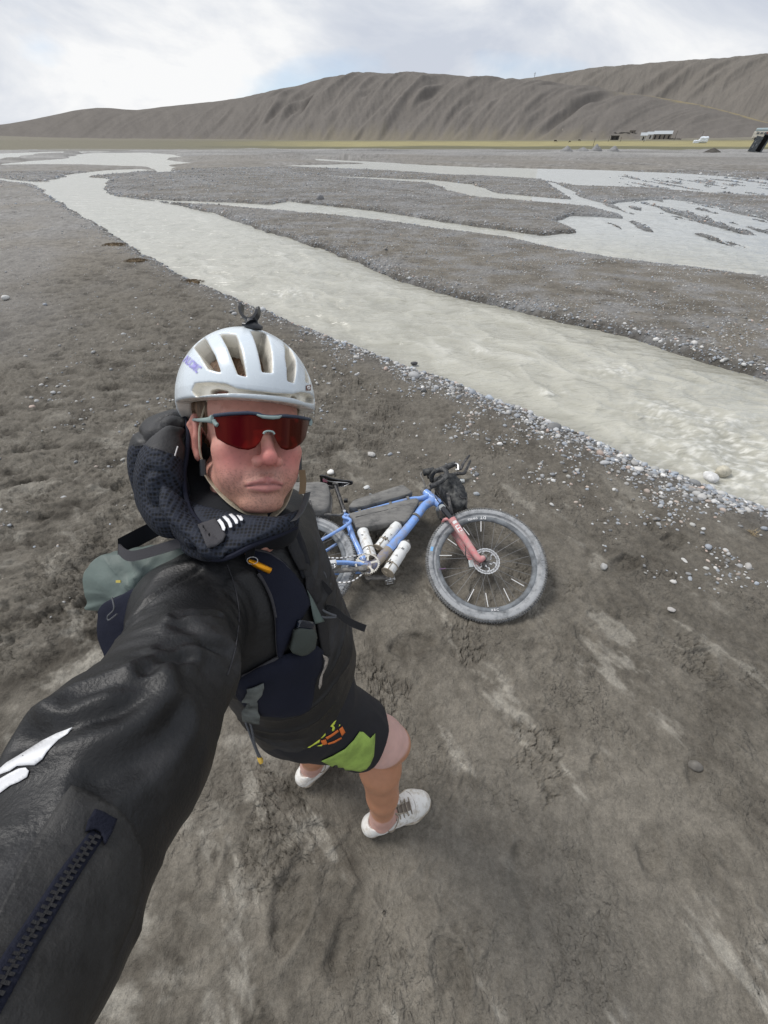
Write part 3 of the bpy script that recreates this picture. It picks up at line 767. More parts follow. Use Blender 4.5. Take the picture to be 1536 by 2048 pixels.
        hb = MB(); hb.tube([C_ - N_ * .05, C_ - N_ * .042, C_ - N_ * .04, C_ - N_ * .02, C_ + N_ * .02, C_ + N_ * .03, C_ + N_ * .034, C_ + N_ * .05], [.010, .012, .027, .014, .014, .024, .012, .009], 18)
        part(hb, "hub", M_blk2, w)
        for i in range(28):
            side = 1 if i % 2 else -1; q = i // 2
            a = 2 * math.pi * i / 28 + ang0; cross = (.9 if (q % 2) else -.9)
            p0 = C_ + N_ * side * .033 + .025 * (math.cos(a + cross) * X + math.sin(a + cross) * Y)
            p1 = C_ + (rb - .026) * (math.cos(a) * X + math.sin(a) * Y)
            ms = MB(); ms.tube([p0, p1], .0014, 6); part(ms, "spoke", M_spk, w)
        return w, X, Y, rb
    # front wheel
    FC = np.array([.609, 1.457, .135]); FN = unit([-.0708, -.3602, .9302])
    fw, FX, FY, frb = wheel(FC, FN, .356, .027, .1, True)
    def W(px, py, h=0.0): return on_plane(px, py, FC + FN * h, FN)
    def w7(x, y, h=0.0): return W(820 + x / 5.12, 900 + y / 5.12, h)
    for a, b in (((727, 730), (727, 835)), ((545, 795), (608, 872)), ((385, 910), (478, 977)), ((300, 1080), (428, 1080)), ((655, 1425), (590, 1550)), ((775, 1465), (800, 1605)), ((958, 1415), (1022, 1548)), ((1038, 1320), (1168, 1394))):
        m_ = MB(); m_.tube([w7(*a, .012), w7(*b, .012)], .0024, 8); part(m_, "spoke_reflector", M_white, fw)
    m_ = MB(); m_.tube([w7(290, 1222, .012), w7(365, 1212, .012)], .0022, 8); o = part(m_, "spoke_reflector", material("purple_clip", (.22, .12, .25), .5), fw); o['label'] = "dull purple spoke clip"
    # words on rim and tyre
    def ang(px, py):
        p = W(px, py) - FC; return math.degrees(math.atan2(p @ FY, p @ FX))
    rl = FN * .0155; rs = frb - .012
    tm = MB(); arc_text(tm, "DT", FC, FX, FY, rs, ang(820 + 778 / 5.12, 900 + 700 / 5.12), .026, False, rl)
    part(tm, "rim_lettering", M_white, fw, smooth=False, auto=False)
    tm = MB(); arc_text(tm, "SWISS", FC, FX, FY, rs, ang(820 + 690 / 5.12, 900 + 705 / 5.12), .020, False, rl)
    part(tm, "rim_lettering", M_white, fw, smooth=False, auto=False)
    tm = MB(); arc_text(tm, "XRC", FC, FX, FY, rs, ang(820 + 820 / 5.12, 900 + 1630 / 5.12), .019, False, rl)
    part(tm, "rim_lettering", M_white, fw, smooth=False, auto=False)
    tl = FN * .0292; tr = frb + .029
    M_pale = material("worn_tyre_print", (.40, .41, .41), .8, dust=(.26, .27, .28), dust_amt=.8, dscale=60)
    tt = MB(); arc_text(tt, "SCHWALBE", FC, FX, FY, tr, ang(820 + 300 / 5.12, 900 + 1420 / 5.12), .022, True, tl, gap=.25)
    part(tt, "tyre_lettering", M_pale, fw, smooth=False, auto=False)
    tt = MB(); arc_text(tt, "RACING RALPH", FC, FX, FY, tr, ang(820 + 1258 / 5.12, 900 + 870 / 5.12), .022, True, tl, gap=.3)
    part(tt, "tyre_lettering", M_pale, fw, smooth=False, auto=False)
    bm_ = MB(); a_ = R(ang(820 + 232 / 5.12, 900 + 1030 / 5.12)); er = FX * math.cos(a_) + FY * math.sin(a_); bm_.box(FC + er * (tr) + tl, er, np.cross(FN, er), FN, .008, .014, .0005)
    part(bm_, "blue_tyre_patch", material("pale_blue_print", (.18, .40, .66), .7), fw)
    # brake rotor on the far side of the hub
    rc_ = FC - FN * .020 + 0 * FX; mr = MB(); n = 96
    def ringseg(mb, r0, r1, t, n=96, wav=0.0, N=FN, C_=None, X=FX, Y=FY, a0=0, a1=2 * math.pi):
        vs = []; full = abs(a1 - a0 - 2 * math.pi) < 1e-6; m = n if full else n + 1
        for i in range(m):
            a = a0 + (a1 - a0) * i / n; er = X * math.cos(a) + Y * math.sin(a); w_ = wav * math.sin(a * 24)
            for (r_, s_) in ((r0, -t), (r1 + w_, -t), (r1 + w_, t), (r0, t)): vs.append(C_ + er * r_ + N * s_)
        fs = []
        for i in range(n):
            j = (i + 1) % m
            for k in range(4): fs.append((i * 4 + k, i * 4 + (k + 1) % 4, j * 4 + (k + 1) % 4, j * 4 + k))
        mb.add(vs, fs)
    rotor_c = FC + FN * .026
    # a ring of slots and holes: outer and inner band joined by studs
    ringseg(mr, .0745, .080, .0010, C_=rotor_c, wav=.0012); ringseg(mr, .0600, .0655, .0010, C_=rotor_c, wav=.0008)
    for i in range(72):
        a = 2 * math.pi * i / 72; er = FX * math.cos(a) + FY * math.sin(a); et = np.cross(FN, er)
        mr.box(rotor_c + er * .070, unit(er + .8 * et * (1 if i % 2 else -1)), unit(et - .8 * er * (1 if i % 2 else -1)), FN, .0058, .0011, .0009)
    for i in range(6):
        a = 2 * math.pi * i / 6 + .3; er = FX * math.cos(a) + FY * math.sin(a); et = np.cross(FN, er)
        p = [rotor_c + er * .022, rotor_c + er * .036 + et * .004, rotor_c + er * .038 + et * .020, rotor_c + er * .050 + et * .024, rotor_c + er * .061 + et * .012]
        mr.ribbon(p, np.cross(FN, unit(p[-1] - p[0])), .007, FN, .0018)
    ro = part(mr, "brake_rotor", M_steel, fw, smooth=False)
    mc = MB(); mc.tube([rotor_c - FN * .002, rotor_c + FN * .004], .024, 24); part(mc, "rotor_carrier", material("dull_rotor_carrier", (.13, .135, .15), .5, metal=.5, var=.2), ro)
    # fork: crown, dark stanchions, red lowers, all in the front wheel's frame
    fk = empty("fork", tuple(FC - BO), bike)
    AX = FC
    top_n = w7(330, 590, .075); low0 = w7(432, 715, .066); low1 = w7(690, 1098, .058); axl = w7(752, 1092, .052)
    off = -FN * .128
    for s_, lab in ((0, 1), (1, 0)):
        o_ = off * s_
        st_ = MB(); st_.tube([top_n + o_, low0 + o_ + (low0 - top_n) * .25], .0165, 18); part(st_, "stanchion", material("dark_stanchion", (.02, .02, .024), .15, spec=.8) if s_ == 0 else bpy.data.materials["dark_stanchion"], fk)
        lg = MB(); P = spline([low0 + o_, low0 * .55 + low1 * .45 + o_, low1 + o_, axl * .72 + low1 * .28 + o_ - FY * .010, axl + o_], 7)
        rr_ = np.interp(np.linspace(0, 1, len(P)), [0, .08, .5, .72, .9, 1], [.0215, .0225, .0195, .018, .016, .013])
        lg.tube(P, rr_, 20, up=FN); lg.tube([low0 + o_ - (low1 - low0) * .03, low0 + o_ + (low1 - low0) * .06], .0245, 20)
        lo = part(lg, "fork_leg", M_red, fk, bevel=0)
        ax_ = MB(); ax_.tube([axl + o_ + FN * (.012 if s_ == 0 else -.012), axl + o_ - FN * (.012 if s_ == 0 else -.012)], .0135, 18); part(ax_, "axle_end", M_blk2, lo)
    # crown and arch
    cr = MB(); cr.tube([top_n + FN * .004, top_n + off * .5 + unit(top_n - low0) * .02, top_n + off - FN * .004], [.021, .026, .021], 14); part(cr, "fork_crown", M_silver, fk)
    ar = MB(); side_ = np.cross(FN, unit(low1 - low0)); ar.tube(spline([low0 + FN * .004, low0 - side_ * .03 + off * .2 - (low1 - low0) * .12, low0 - side_ * .035 + off * .8 - (low1 - low0) * .12, low0 + off], 6), .010, 12); part(ar, "fork_arch", M_red, fk)
    # white writing on the near leg: big letters running down it
    dn = unit(low1 - low0); sd = np.cross(FN, dn)
    fl = MB()
    def onleg(p):                       # wrap onto the round leg
        rel = p - low0; a = rel @ dn; b = rel @ sd; t = a / np.linalg.norm(low1 - low0); r_ = np.interp(t, [0, .08, .5, 1], [.0215, .0225, .0195, .018]) + .0010
        c_ = low0 + (low1 - low0) * t; th = np.clip(b / r_, -1.4, 1.4)
        return c_ + sd * r_ * math.sin(th) + FN * r_ * math.cos(th)
    L_ = np.linalg.norm(low1 - low0)
    bl = MB()
    def patch(a0, a1, b0, b1, n=10):
        vs = [onleg(low0 + dn * (a0 + (a1 - a0) * (i // 7) / n) + sd * (b0 + (b1 - b0) * (i % 7) / 6)) for i in range((n + 1) * 7)]
        fl.add(vs, [(r_ * 7 + c_, r_ * 7 + c_ + 1, (r_ + 1) * 7 + c_ + 1, (r_ + 1) * 7 + c_) for r_ in range(n) for c_ in range(6)])
    patch(.018, .036, -.014, .014)
    # S, I, D stencilled in bars
    s0 = .050; patch(s0, s0 + .046, -.016, -.010, 8); patch(s0, s0 + .007, -.010, .004, 3); patch(s0 + .019, s0 + .026, -.016, .015, 3); patch(s0 + .039, s0 + .046, -.002, .015, 3); patch(s0, s0 + .020, .010, .016, 5); patch(s0 + .026, s0 + .046, .010, .016, 5)
    patch(s0 + .056, s0 + .064, -.016, .016, 3)
    patch(s0 + .075, s0 + .083, -.015, .013, 3); patch(s0 + .083, s0 + .118, -.017, -.010, 8); patch(s0 + .083, s0 + .118, .009, .016, 8); patch(s0 + .110, s0 + .118, -.012, .012, 3)
    fl.build("fork_lettering", M_white, fk, auto=False)
    cb = MB(); cb.tube(spline([w7(470, 690, .05), w7(560, 960, .055), w7(570, 1080, .05), w7(600, 1140, .03)], 8), .0028, 8); part(cb, "brake_hose", M_blk, fk)
    cl = MB(); cl.box(w7(625, 1170, -.0), FX, FY, FN, .016, .024, .018); part(cl, "brake_caliper", M_silver, fk, bevel=.004)
    # rear wheel
    rwC = BO; rw, RX, RY, rrb = wheel(rwC, EZ, .365, .027, .05, False)
    cs = MB()
    for i, (r_, h_) in enumerate([(.098, .020), (.088, .024), (.078, .028), (.068, .032), (.058, .036), (.048, .040), (.038, .044), (.030, .048)]):
        vs = []; n = 60
        cs.tube([rwC + EZ * (h_ - .001), rwC + EZ * (h_ + .001)], r_ / 1.0, 40)
    part(cs, "cassette", M_steel, rw)
    # frame
    frm = empty("frame", (0, 0, 0), bike)
    BBc = c6(850, 1300); ST = c6(618, 735); HT0 = c7(185, 455); HT1 = c7(300, 552)
    axis = unit(HT1 - HT0)
    def fp(mb, name, mat=M_blue, **k): return mb.build(name, mat, frm, **k)
    f_ = MB(); f_.tube([ST + unit(ST - BBc) * .02, ST, c6(690, 960), BBc + unit(ST - BBc) * .02], [.0175, .019, .0185, .021], 18); fp(f_, "seat_tube")
    P = spline([ST, c6(900, 655), c6(1300, 548), c2(740, 335), c2(800, 318), HT0 + axis * .025], 6)
    f_ = MB(); f_.tube(P, np.interp(np.linspace(0, 1, len(P)), [0, .3, .6, .85, 1], [.0165, .0165, .019, .027, .030]), 18, flat=(.85, 1.1)); fp(f_, "top_tube")
    P = spline([HT1 - axis * .045, c2(765, 375), c2(712, 445), c2(640, 535), c2(560, 622)], 6)
    f_ = MB(); f_.tube(P, np.interp(np.linspace(0, 1, len(P)), [0, .25, 1], [.033, .029, .0285]), 20, flat=(1, .9)); fp(f_, "down_tube")
    P = spline([c2(562, 620), c2(530, 655), c2(500, 690), BBc], 6)
    f_ = MB(); f_.tube(P, .0292, 20, flat=(1, .9)); o = fp(f_, "lower_down_tube", M_blued); o['label'] = "mud caked lower down tube"
    f_ = MB(); f_.tube([HT0 - axis * .03, HT0, HT1, HT1 + axis * .012], [.026, .028, .031, .031], 22); fp(f_, "head_tube")
    f_ = MB(); f_.tube([BBc - EZ * .042, BBc + EZ * .042], .029, 22); fp(f_, "bottom_bracket", M_blued)
    for s_ in (1, -1):
        f_ = MB(); f_.tube(spline([ST + EZ * .012 * s_, c6(590, 770) + EZ * .03 * s_, BO + EX * .30 + EY * .265 + EZ * .055 * s_, BO + EX * .02 + EY * .02 + EZ * .068 * s_], 6), .0098, 14); fp(f_, "seat_stay")
        f_ = MB(); f_.tube(spline([BBc + EZ * .03 * s_, c6(650, 1290) + EZ * .048 * s_, BO + EX * .2 - EY * .025 + EZ * .058 * s_, BO + EX * .02 + EZ * .068 * s_], 6), .0135, 14, flat=(.8, 1.25)); fp(f_, "chain_stay")
    for a, b_ in (((1290, 545), .024), ((1100, 600), .021), ((765, 685), .021)):
        c_ = c6(*a); d_ = unit(c6(1300, 548) - c6(900, 655)); f_ = MB(); f_.tube([c_ - d_ * .009, c_ + d_ * .009], b_, 16, flat=(.9, 1.1)); fp(f_, "velcro_strap", M_bag)
    c_ = c2(715, 440); d_ = unit(c2(640, 535) - c_); f_ = MB(); f_.tube([c_ - d_ * .008, c_ + d_ * .008], .0335, 18); fp(f_, "velcro_strap", M_bag)
    hs = MB(); hs.tube([HT0 - axis * .055, HT0 - axis * .03], [.022, .026], 18); part(hs, "headset", M_blk2)
    # seat post, saddle
    sp0 = c6(498, 385); sp1 = c6(600, 690); s_ = MB(); s_.tube([sp0, sp1, ST], [.0135, .0135, .0155], 16)
    s_.tube([sp1 - unit(ST - sp1) * .012, sp1 + unit(ST - sp1) * .012], .021, 16); part(s_, "seat_post", M_blk)
    cl = MB(); cl.tube([c6(600, 700) - EZ * .02, c6(600, 700) + EZ * .03], .010, 12); part(cl, "seat_clamp", M_steel)
    sad = empty("saddle", tuple(sp0 - BO), bike)
    # shell lofted from tail to nose; top faces away (up the bike), sides roll down
    nose = c6(690, 350); tail = c6(325, 322); sx = unit(nose - tail); sn = np.cross(EZ, sx); L_ = np.linalg.norm(nose - tail)
    vs = []; ns, nc = 26, 19
    for i in range(ns):
        t = i / (ns - 1); w_ = np.interp(t, [0, .06, .25, .5, .75, .95, 1], [.035, .062, .068, .042, .023, .018, .008]); up_ = .012 * math.cos(t * 6.0) * (1 - t) + .004
        for j in range(nc):
            a = -1 + 2 * j / (nc - 1); th = a * 1.45
            vs.append(tail + sx * L_ * t + EZ * w_ * math.sin(th) / math.sin(1.45) * (1.0) + sn * (up_ - (w_ * .42 + .010) * (1 - math.cos(th))))
    k = len(vs); vs += [p - sn * .005 + (0 if abs((q % nc) - 9) < 9 else 0) for q, p in enumerate(vs)]
    fs = [(i * nc + j, (i + 1) * nc + j, (i + 1) * nc + j + 1, i * nc + j + 1) for i in range(ns - 1) for j in range(nc - 1)]
    fs += [tuple(k + q for q in f__[::-1]) for f__ in fs]
    fs += [(i * nc, k + i * nc, k + (i + 1) * nc, (i + 1) * nc) for i in range(ns - 1)] + [(i * nc + nc - 1, (i + 1) * nc + nc - 1, k + (i + 1) * nc + nc - 1, k + i * nc + nc - 1) for i in range(ns - 1)]
    fs += [(j, j + 1, k + j + 1, k + j) for j in range(nc - 1)] + [((ns - 1) * nc + j, k + (ns - 1) * nc + j, k + (ns - 1) * nc + j + 1, (ns - 1) * nc + j + 1) for j in range(nc - 1)]
    MB().add(vs, fs).build("seat_shell", material("black_saddle", (.014, .014, .016), .35, coat=.2), sad)
    for s_ in (1, -1):
        m_ = MB(); m_.tube(spline([tail + sx * .03 + EZ * .03 * s_ - sn * .012, tail + sx * .08 + EZ * .022 * s_ - sn * .034, tail + sx * .17 + EZ * .020 * s_ - sn * .034, nose - sx * .02 - sn * .012], 6), .0036, 8); m_.build("rail", M_steel, sad)
    m_ = MB(); m_.box(sp0 + sn * .004, sx, EZ, sn, .02, .022, .010); m_.build("rail_clamp", M_blk2, sad, bevel=.003)
    m_ = MB(); m_.box(tail + sx * .045 - sn * .020 + EZ * .012, sx, EZ, sn, .016, .014, .002); m_.build("pink_sticker", material("pink_sticker", (.60, .22, .30), .6), sad)
    # drivetrain
    cr_ = empty("crankset", tuple(BBc - BO), bike)
    cc = BBc + EZ * .052; m_ = MB()
    for a0, a1 in ((1.3, 2.95), (-1.25, -.1), (-2.6, -1.4), (-.1, 1.3), (2.95, 3.7)):
        ringseg(m_, .061, .068, .0015, n=16, C_=cc, N=EZ, X=EX, Y=EY, a0=a0 + .01, a1=a1 - .01)
    for i in range(34):
        a = 2 * math.pi * i / 34; er = EX * math.cos(a) + EY * math.sin(a); m_.box(cc + er * .0695, er, np.cross(EZ, er), EZ, .003, .0022, .0012)
    for a in (.3, 1.55, 2.8, 4.1, 5.3):
        er = EX * math.cos(a) + EY * math.sin(a); m_.ribbon([cc + er * .02, cc + er * .045, cc + er * .064], np.cross(EZ, er), [.014, .010, .024], EZ, .003)
    m_.build("chainring", M_ring, cr_, smooth=False)
    def crank(p0, p1, nm, h0):
        m_ = MB(); m_.tube(spline([p0, (p0 + p1) / 2, p1], 5), np.interp(np.linspace(0, 1, 11), [0, .15, 1], [.021, .016, .014]), 14, up=EZ, flat=(1, .62)); m_.tube([p0 - EZ * .012, p0 + EZ * .010], .020, 18); return m_.build("crank_arm", M_blk2, cr_)
    crank(c6(810, 1300, .066), c6(470, 1330, .075), 'r', 0); crank(c6(860, 1400, -.05), c6(1080, 1395, -.06), 'l', 0)
    def pedal(c_, s_):
        p = MB(); X = unit(EX + .25 * EY); Y = np.cross(EZ, X)
        p.tube([c_ - EZ * .012 * s_, c_ + EZ * .055 * s_], .007, 12); cc_ = c_ + EZ * .030 * s_
        p.box(cc_ + X * .026, X, Y, EZ, .006, .014, .024); p.box(cc_ - X * .026, X, Y, EZ, .006, .014, .024); p.box(cc_ + EZ * .024, X, Y, EZ, .028, .012, .004); p.box(cc_ - EZ * .024, X, Y, EZ, .028, .012, .004); p.box(cc_, X, Y, EZ, .014, .016, .013)
        p.build("pedal", M_steel, cr_, bevel=.002)
    pedal(c6(455, 1290, .085), 1); pedal(c6(1095, 1400, -.07), -1)
    # chain: alternating links
    def chain(pts):
        P = spline(pts, 30); seg = np.linalg.norm(np.diff(P, axis=0), axis=1); s_ = np.concatenate([[0], np.cumsum(seg)]); n = int(s_[-1] / .0127)
        mo, mi = MB(), MB()
        for i in range(n):
            a = np.array([np.interp(i * .0127, s_, P[:, k]) for k in range(3)]); b_ = np.array([np.interp((i + 1) * .0127, s_, P[:, k]) for k in range(3)]); d = unit(b_ - a)
            (mo if i % 2 else mi).box((a + b_) / 2, d, np.cross(EZ, d), EZ, .0068, .0038 if i % 2 else .0030, .0032 if i % 2 else .0018)
        return mo, mi
    ch = empty("chain", tuple(BBc - BO), bike)
    for pts in ([cc + EY * .069 - EX * .01, c6(500, 1187, .05), BO + EZ * .035 + EY * .055], [cc - EY * .069 - EX * .02, c6(600, 1455, .05), BO + EZ * .035 - EY * .11 + EX * .05]):
        mo, mi = chain(pts); mo.build("outer_links", M_steel, ch, smooth=False); mi.build("inner_links", M_blk2, ch, smooth=False)
    dr = MB(); dr.tube(spline([BO + EZ * .05, BO + EZ * .06 - EY * .04 + EX * .02, BO + EZ * .045 - EY * .12 + EX * .05], 5), .011, 10); dr.tube([BO + EX * .05 - EY * .12 + EZ * .03, BO + EX * .05 - EY * .12 + EZ * .045], .022, 18); part(dr, "rear_derailleur", M_blk2)
    # cockpit
    ck = empty("handlebar", tuple(HT0 - BO), bike)
    stem_c = c7(205, 370); m_ = MB(); m_.tube([HT0 - axis * .052, c7(190, 405), c7(225, 330)], [.022, .019, .018], 14); m_.build("stem", M_blk2, ck)
    for s_ in (1,):
        pass
    M_tape = material("black_bar_tape", (.028, .029, .031), .6, dust=(.15, .15, .145), dust_amt=.3, dscale=50, bump=.5, bscale=200)
    m_ = MB(); m_.tube(spline([c7(225, 330, 0), c7(262, 300, -.10), c7(300, 285, -.16), c7(440, 252, -.17), c7(500, 240, -.16)], 8), .0155, 14); m_.build("far_grip", M_tape, ck)
    m_ = MB(); m_.tube(spline([c7(225, 330, 0), c7(222, 270, .07), c7(262, 215, .13), c7(340, 200, .17), c7(374, 235, .17), c7(350, 295, .165), c7(290, 340, .155), c7(212, 378, .15)], 10), .0160, 16); m_.build("drop_bar", M_tape, ck)
    m_ = MB(); m_.tube(spline([c7(262, 215, .15), c7(330, 195, .16), c7(400, 165, .17), c7(455, 140, .17)], 8), np.interp(np.linspace(0, 1, 25), [0, .6, 1], [.017, .021, .018]), 14); m_.build("brake_hood", M_tape, ck)
    m_ = MB(); m_.tube(spline([c7(470, 160, .17), c7(515, 195, .17), c7(545, 140, .18), c7(600, 65, .19), c7(612, 58, .19)], 8), [*np.interp(np.linspace(0, 1, 33), [0, .3, 1], [.008, .012, .008])], 12, flat=(1, .7)); m_.build("brake_lever", M_blk, ck)
    m_ = MB(); m_.tube(spline([c7(480, 235, -.15), c7(550, 240, -.15), c7(580, 190, -.14), c7(618, 108, -.13)], 8), [*np.interp(np.linspace(0, 1, 25), [0, .3, 1], [.014, .015, .009])], 12, flat=(1, .7)); m_.build("brake_lever", M_blk, ck)
    m_ = MB(); m_.tube(spline([c7(462, 140, .18), c7(490, 150, .19), c7(496, 205, .18)], 6), .007, 10); m_.build("lever_pivot", M_steel, ck)
    m_ = MB(); m_.tube([c7(135, 232, .04), c7(243, 212, .05)], .026, 18); m_.tube([c7(236, 213, .05), c7(246, 211, .05)], .022, 18); m_.build("rolled_pouch", M_bagd, ck)
    m_ = MB(); m_.tube(spline([c7(118, 228, .05), c7(112, 262, .05), c7(140, 320, .04), c7(160, 385, .02)], 6), .0065, 10); m_.build("mount_arm", M_blk2, ck)
    m_ = MB(); m_.tube([c7(180, 275, .02), c7(240, 265, .02)], .016, 14); m_.build("mount_base", M_blk, ck)
    for q in ([c7(230, 330, 0), c7(255, 400, .05), c7(255, 470, .05), c7(300, 540, .03)], [c7(210, 340, .02), c7(262, 420, .02), c7(330, 520, .06), c7(430, 640, .07), c7(470, 700, .06)]):
        m_ = MB(); m_.tube(spline(q, 8), .0027, 8); m_.build("cable", M_blk, ck)
    # ------------ things carried by the bike
    t_ = empty("torch", tuple(c7(470, 320, .02))); tag(t_, "silver torch clamped below the handlebar of the bicycle", "torch")
    a, b_ = c7(392, 322, .02), c7(515, 322, .02); d = unit(b_ - a)
    m_ = MB(); m_.tube([a, a + d * .004, b_ - d * .03, b_], [.014, .0155, .0155, .0175], 22); m_.build("barrel", M_silver, t_)
    m_ = MB(); m_.tube([b_, b_ + d * .002, b_ + d * .026, b_ + d * .028], [.0175, .0185, .0185, .015], 22); m_.build("head", M_silver, t_)
    m_ = MB(); m_.tube([b_ + d * .0275, b_ + d * .0295], .0152, 22); m_.build("lens", M_blk, t_)
    ol = [c7(*q) for q in ((262, 372), (300, 338), (370, 325), (440, 345), (500, 400), (540, 470), (570, 560), (566, 640), (520, 662), (462, 668), (420, 640), (372, 560), (310, 470))]
    hb_ = pillow("handlebar_bag", ol, EZ, .20, M_bagd, None, c7(430, 500), wr=.006, wf=22, seed=4); tag(hb_, "black bag hanging in front of the handlebar above the front wheel", "bag")
    m_ = MB(); m_.ribbon(spline([c7(385, 440, .11), c7(400, 520, .117), c7(415, 600, .117), c7(430, 650, .10)], 5), unit(EX + .2 * EY), .020, EZ, .003); m_.build("strap", M_blk, hb_)
    m_ = MB(); m_.tube(spline([c7(470, 370, .09), c7(520, 480, .11), c7(580, 500, .10), c7(575, 580, .09), c7(605, 625, .07)], 8), .0035, 8); m_.build("cord", M_blk, hb_)
    ol = [c6(*q) for q in ((652, 655), (672, 615), (715, 580), (950, 500), (1190, 425), (1250, 420), (1310, 465), (1335, 497), (1200, 545), (1000, 598), (760, 660))]
    o = pillow("top_tube_bag", ol, EZ, .065, M_bag, None, c6(1000, 520), wr=.0022, wf=26, seed=7, rnd=.5); tag(o, "long grey dusty bag strapped on top of the blue top tube", "bag")
    ol = [c6(*q) for q in ((655, 735), (700, 715), (1000, 640), (1340, 565), (1400, 570), (1408, 605), (1330, 740), (1265, 815), (1180, 812), (1000, 850), (760, 880), (715, 860), (690, 800))]
    o = pillow("frame_bag", ol, EZ, .062, M_bag, None, c6(1000, 740), wr=.0035, wf=14, seed=9, rnd=.5, crease=EY); tag(o, "long grey dusty frame bag hanging under the blue top tube", "bag")
    m_ = MB(); m_.tube(spline([c6(720, 735, .034), c6(1000, 672, .036), c6(1330, 590, .033)], 8), .0022, 8); m_.build("zip", M_blk, o)
    ol = [c6(*q) for q in ((-300, 470), (-250, 440), (100, 430), (390, 440), (440, 490), (450, 640), (395, 740), (200, 745), (60, 700), (-250, 700), (-310, 620))]
    o = pillow("rear_pack", ol, EZ, .16, M_bag, None, c6(100, 600), wr=.005, wf=14, seed=12, rnd=.4); tag(o, "grey roll-top pack behind the saddle of the bicycle", "bag")
    for x_ in (215, 60): m_ = MB(); m_.ribbon(spline([c6(x_ - 5, 445, .070), c6(x_, 520, .088), c6(x_ + 5, 620, .090), c6(x_ + 10, 740, .070)], 5), EX, .016, EZ, .003); m_.build("strap", M_blk, o)
    m_ = MB(); m_.tube(spline([c6(440, 470, .05), c6(460, 560, .06), c6(450, 690, .05)], 6), .004, 8); m_.build("buckle_cord", M_blk, o)
    m_ = MB(); m_.tube([c6(380, 705, .05), c6(540, 715, .02), c6(590, 695, .01)], [.008, .008, .008], 10); m_.build("pack_bracket", M_blk2, bike)
    m_ = MB(); m_.box(c6(612, 555, .01), EX, EY, EZ, .013, .010, .014); m_.build("rear_lamp", M_blk, bike, bevel=.003)
    # ribbed tube by the rear wheel
    a, b_ = c6(20, 690, .03), c6(180, 790, .03); d = unit(b_ - a); n = 60; m_ = MB()
    m_.tube([a + (b_ - a) * i / n for i in range(n + 1)], [.0185 + .0022 * math.cos(i * math.pi / 2.0) for i in range(n + 1)], 20)
    o = m_.build("ribbed_tube", material("ribbed_silver", (.42, .42, .43), .35, metal=.5, dust=(.06, .06, .065), dust_amt=.45, dscale=90), bike)
    # bottles
    def bottle(a, b_, lab, letters, r=.0365, roll=0):
        d = unit(b_ - a); L_ = np.linalg.norm(b_ - a); e_ = empty("water_bottle", tuple(a)); tag(e_, lab, "bottle", "water bottles on the bicycle frame")
        ts = [0, .01, .03, .12, .17, .22, .28, .34, .80, .93, .98, 1.0]; rs = [.62, .93, 1, 1, .99, .92, .93, 1, 1, 1, .96, .85]
        P = [a + d * L_ * t for t in ts]; m_ = MB(); m_.tube(P, [r * q for q in rs], 26); body = m_.build("bottle_body", M_bottle, e_, sub=0)
        m_ = MB(); m_.tube([a - d * .016, a - d * .012, a + d * .001, a + d * .004], [r * .55, r * .78, r * .86, r * .8], 22); m_.tube([a - d * .034, a - d * .030, a - d * .014], [.008, .0095, .011], 14); m_.build("cap", M_blk2, e_)
        sd_ = np.cross(EZ, d)
        def wrap(p):
            rel = p - a; al = rel @ d; be = rel @ sd_; th = np.clip(be / r + roll, -1.5, 1.5); return a + d * al + (sd_ * math.sin(th) + EZ * math.cos(th)) * (r + .0008)
        m_ = MB()
        for (s_, t, off_, size, rot_) in letters:
            X = sd_ * math.cos(rot_) + d * math.sin(rot_); Y = -sd_ * math.sin(rot_) + d * math.cos(rot_)
            m_ = MB(); flat_text(m_, s_, a + d * L_ * t + sd_ * off_, X, Y, size, bend=wrap)
            m_.build("print", M_blk, body, smooth=False, auto=False)
        return e_
    bottle(c6(795, 885, .0), c6(893, 1195, .0), "white bottle upright against the blue seat tube", [("N", .22, -.012, .016, 1.2), ("V", .78, .0, .022, 2.4)])
    bottle(c6(1180, 822, -.005), c6(975, 1090, -.005), "white bottle between the down tube and the frame bag", [("M", .62, -.016, .040, .1), ("V", .45, .018, .02, 1.0), ("IN", .88, -.014, .014, .1)], roll=.1)
    bottle(c6(1272, 1035, .0), c6(1072, 1345, .0), "white bottle hanging under the down tube, nearest the front wheel", [("N", .22, .004, .022, .3), ("M", .68, -.022, .044, .5), ("V", .52, .012, .022, 2.0)], roll=-.05)
    for (a, b_) in ((c6(893, 1195, -.01), c6(770, 1040, -.02)), (c6(975, 1090, -.01), c6(1150, 1130, -.02)), (c6(1072, 1345, -.01), c6(1080, 1180, -.01))):
        d = unit(b_ - a); m_ = MB(); n = 24
        X = EZ; aa = a
    for (a, b_) in ((c6(893, 1195, .0), c6(860, 1090, .0)), (c6(975, 1090, -.005), c6(1040, 1005, -.005)), (c6(1072, 1345, .0), c6(1120, 1270, .0))):
        d = unit(b_ - a); sd_ = np.cross(EZ, d); m_ = MB()
        for t in (0.0, 1.0):
            c_ = a + (b_ - a) * t; m_.tube([c_ + (sd_ * math.cos(q) + EZ * math.sin(q)) * .0392 for q in np.linspace(0, 2 * math.pi, 24, endpoint=False)], .0028, 8, closed=True)
        m_.tube([a + EZ * .039, b_ + EZ * .039], .0028, 8); m_.tube([a - d * .006, a + sd_ * .03], .004, 8); m_.tube([a - d * .002, a - d * .001], .036, 20)
        m_.build("bottle_cage", M_cage, bike)
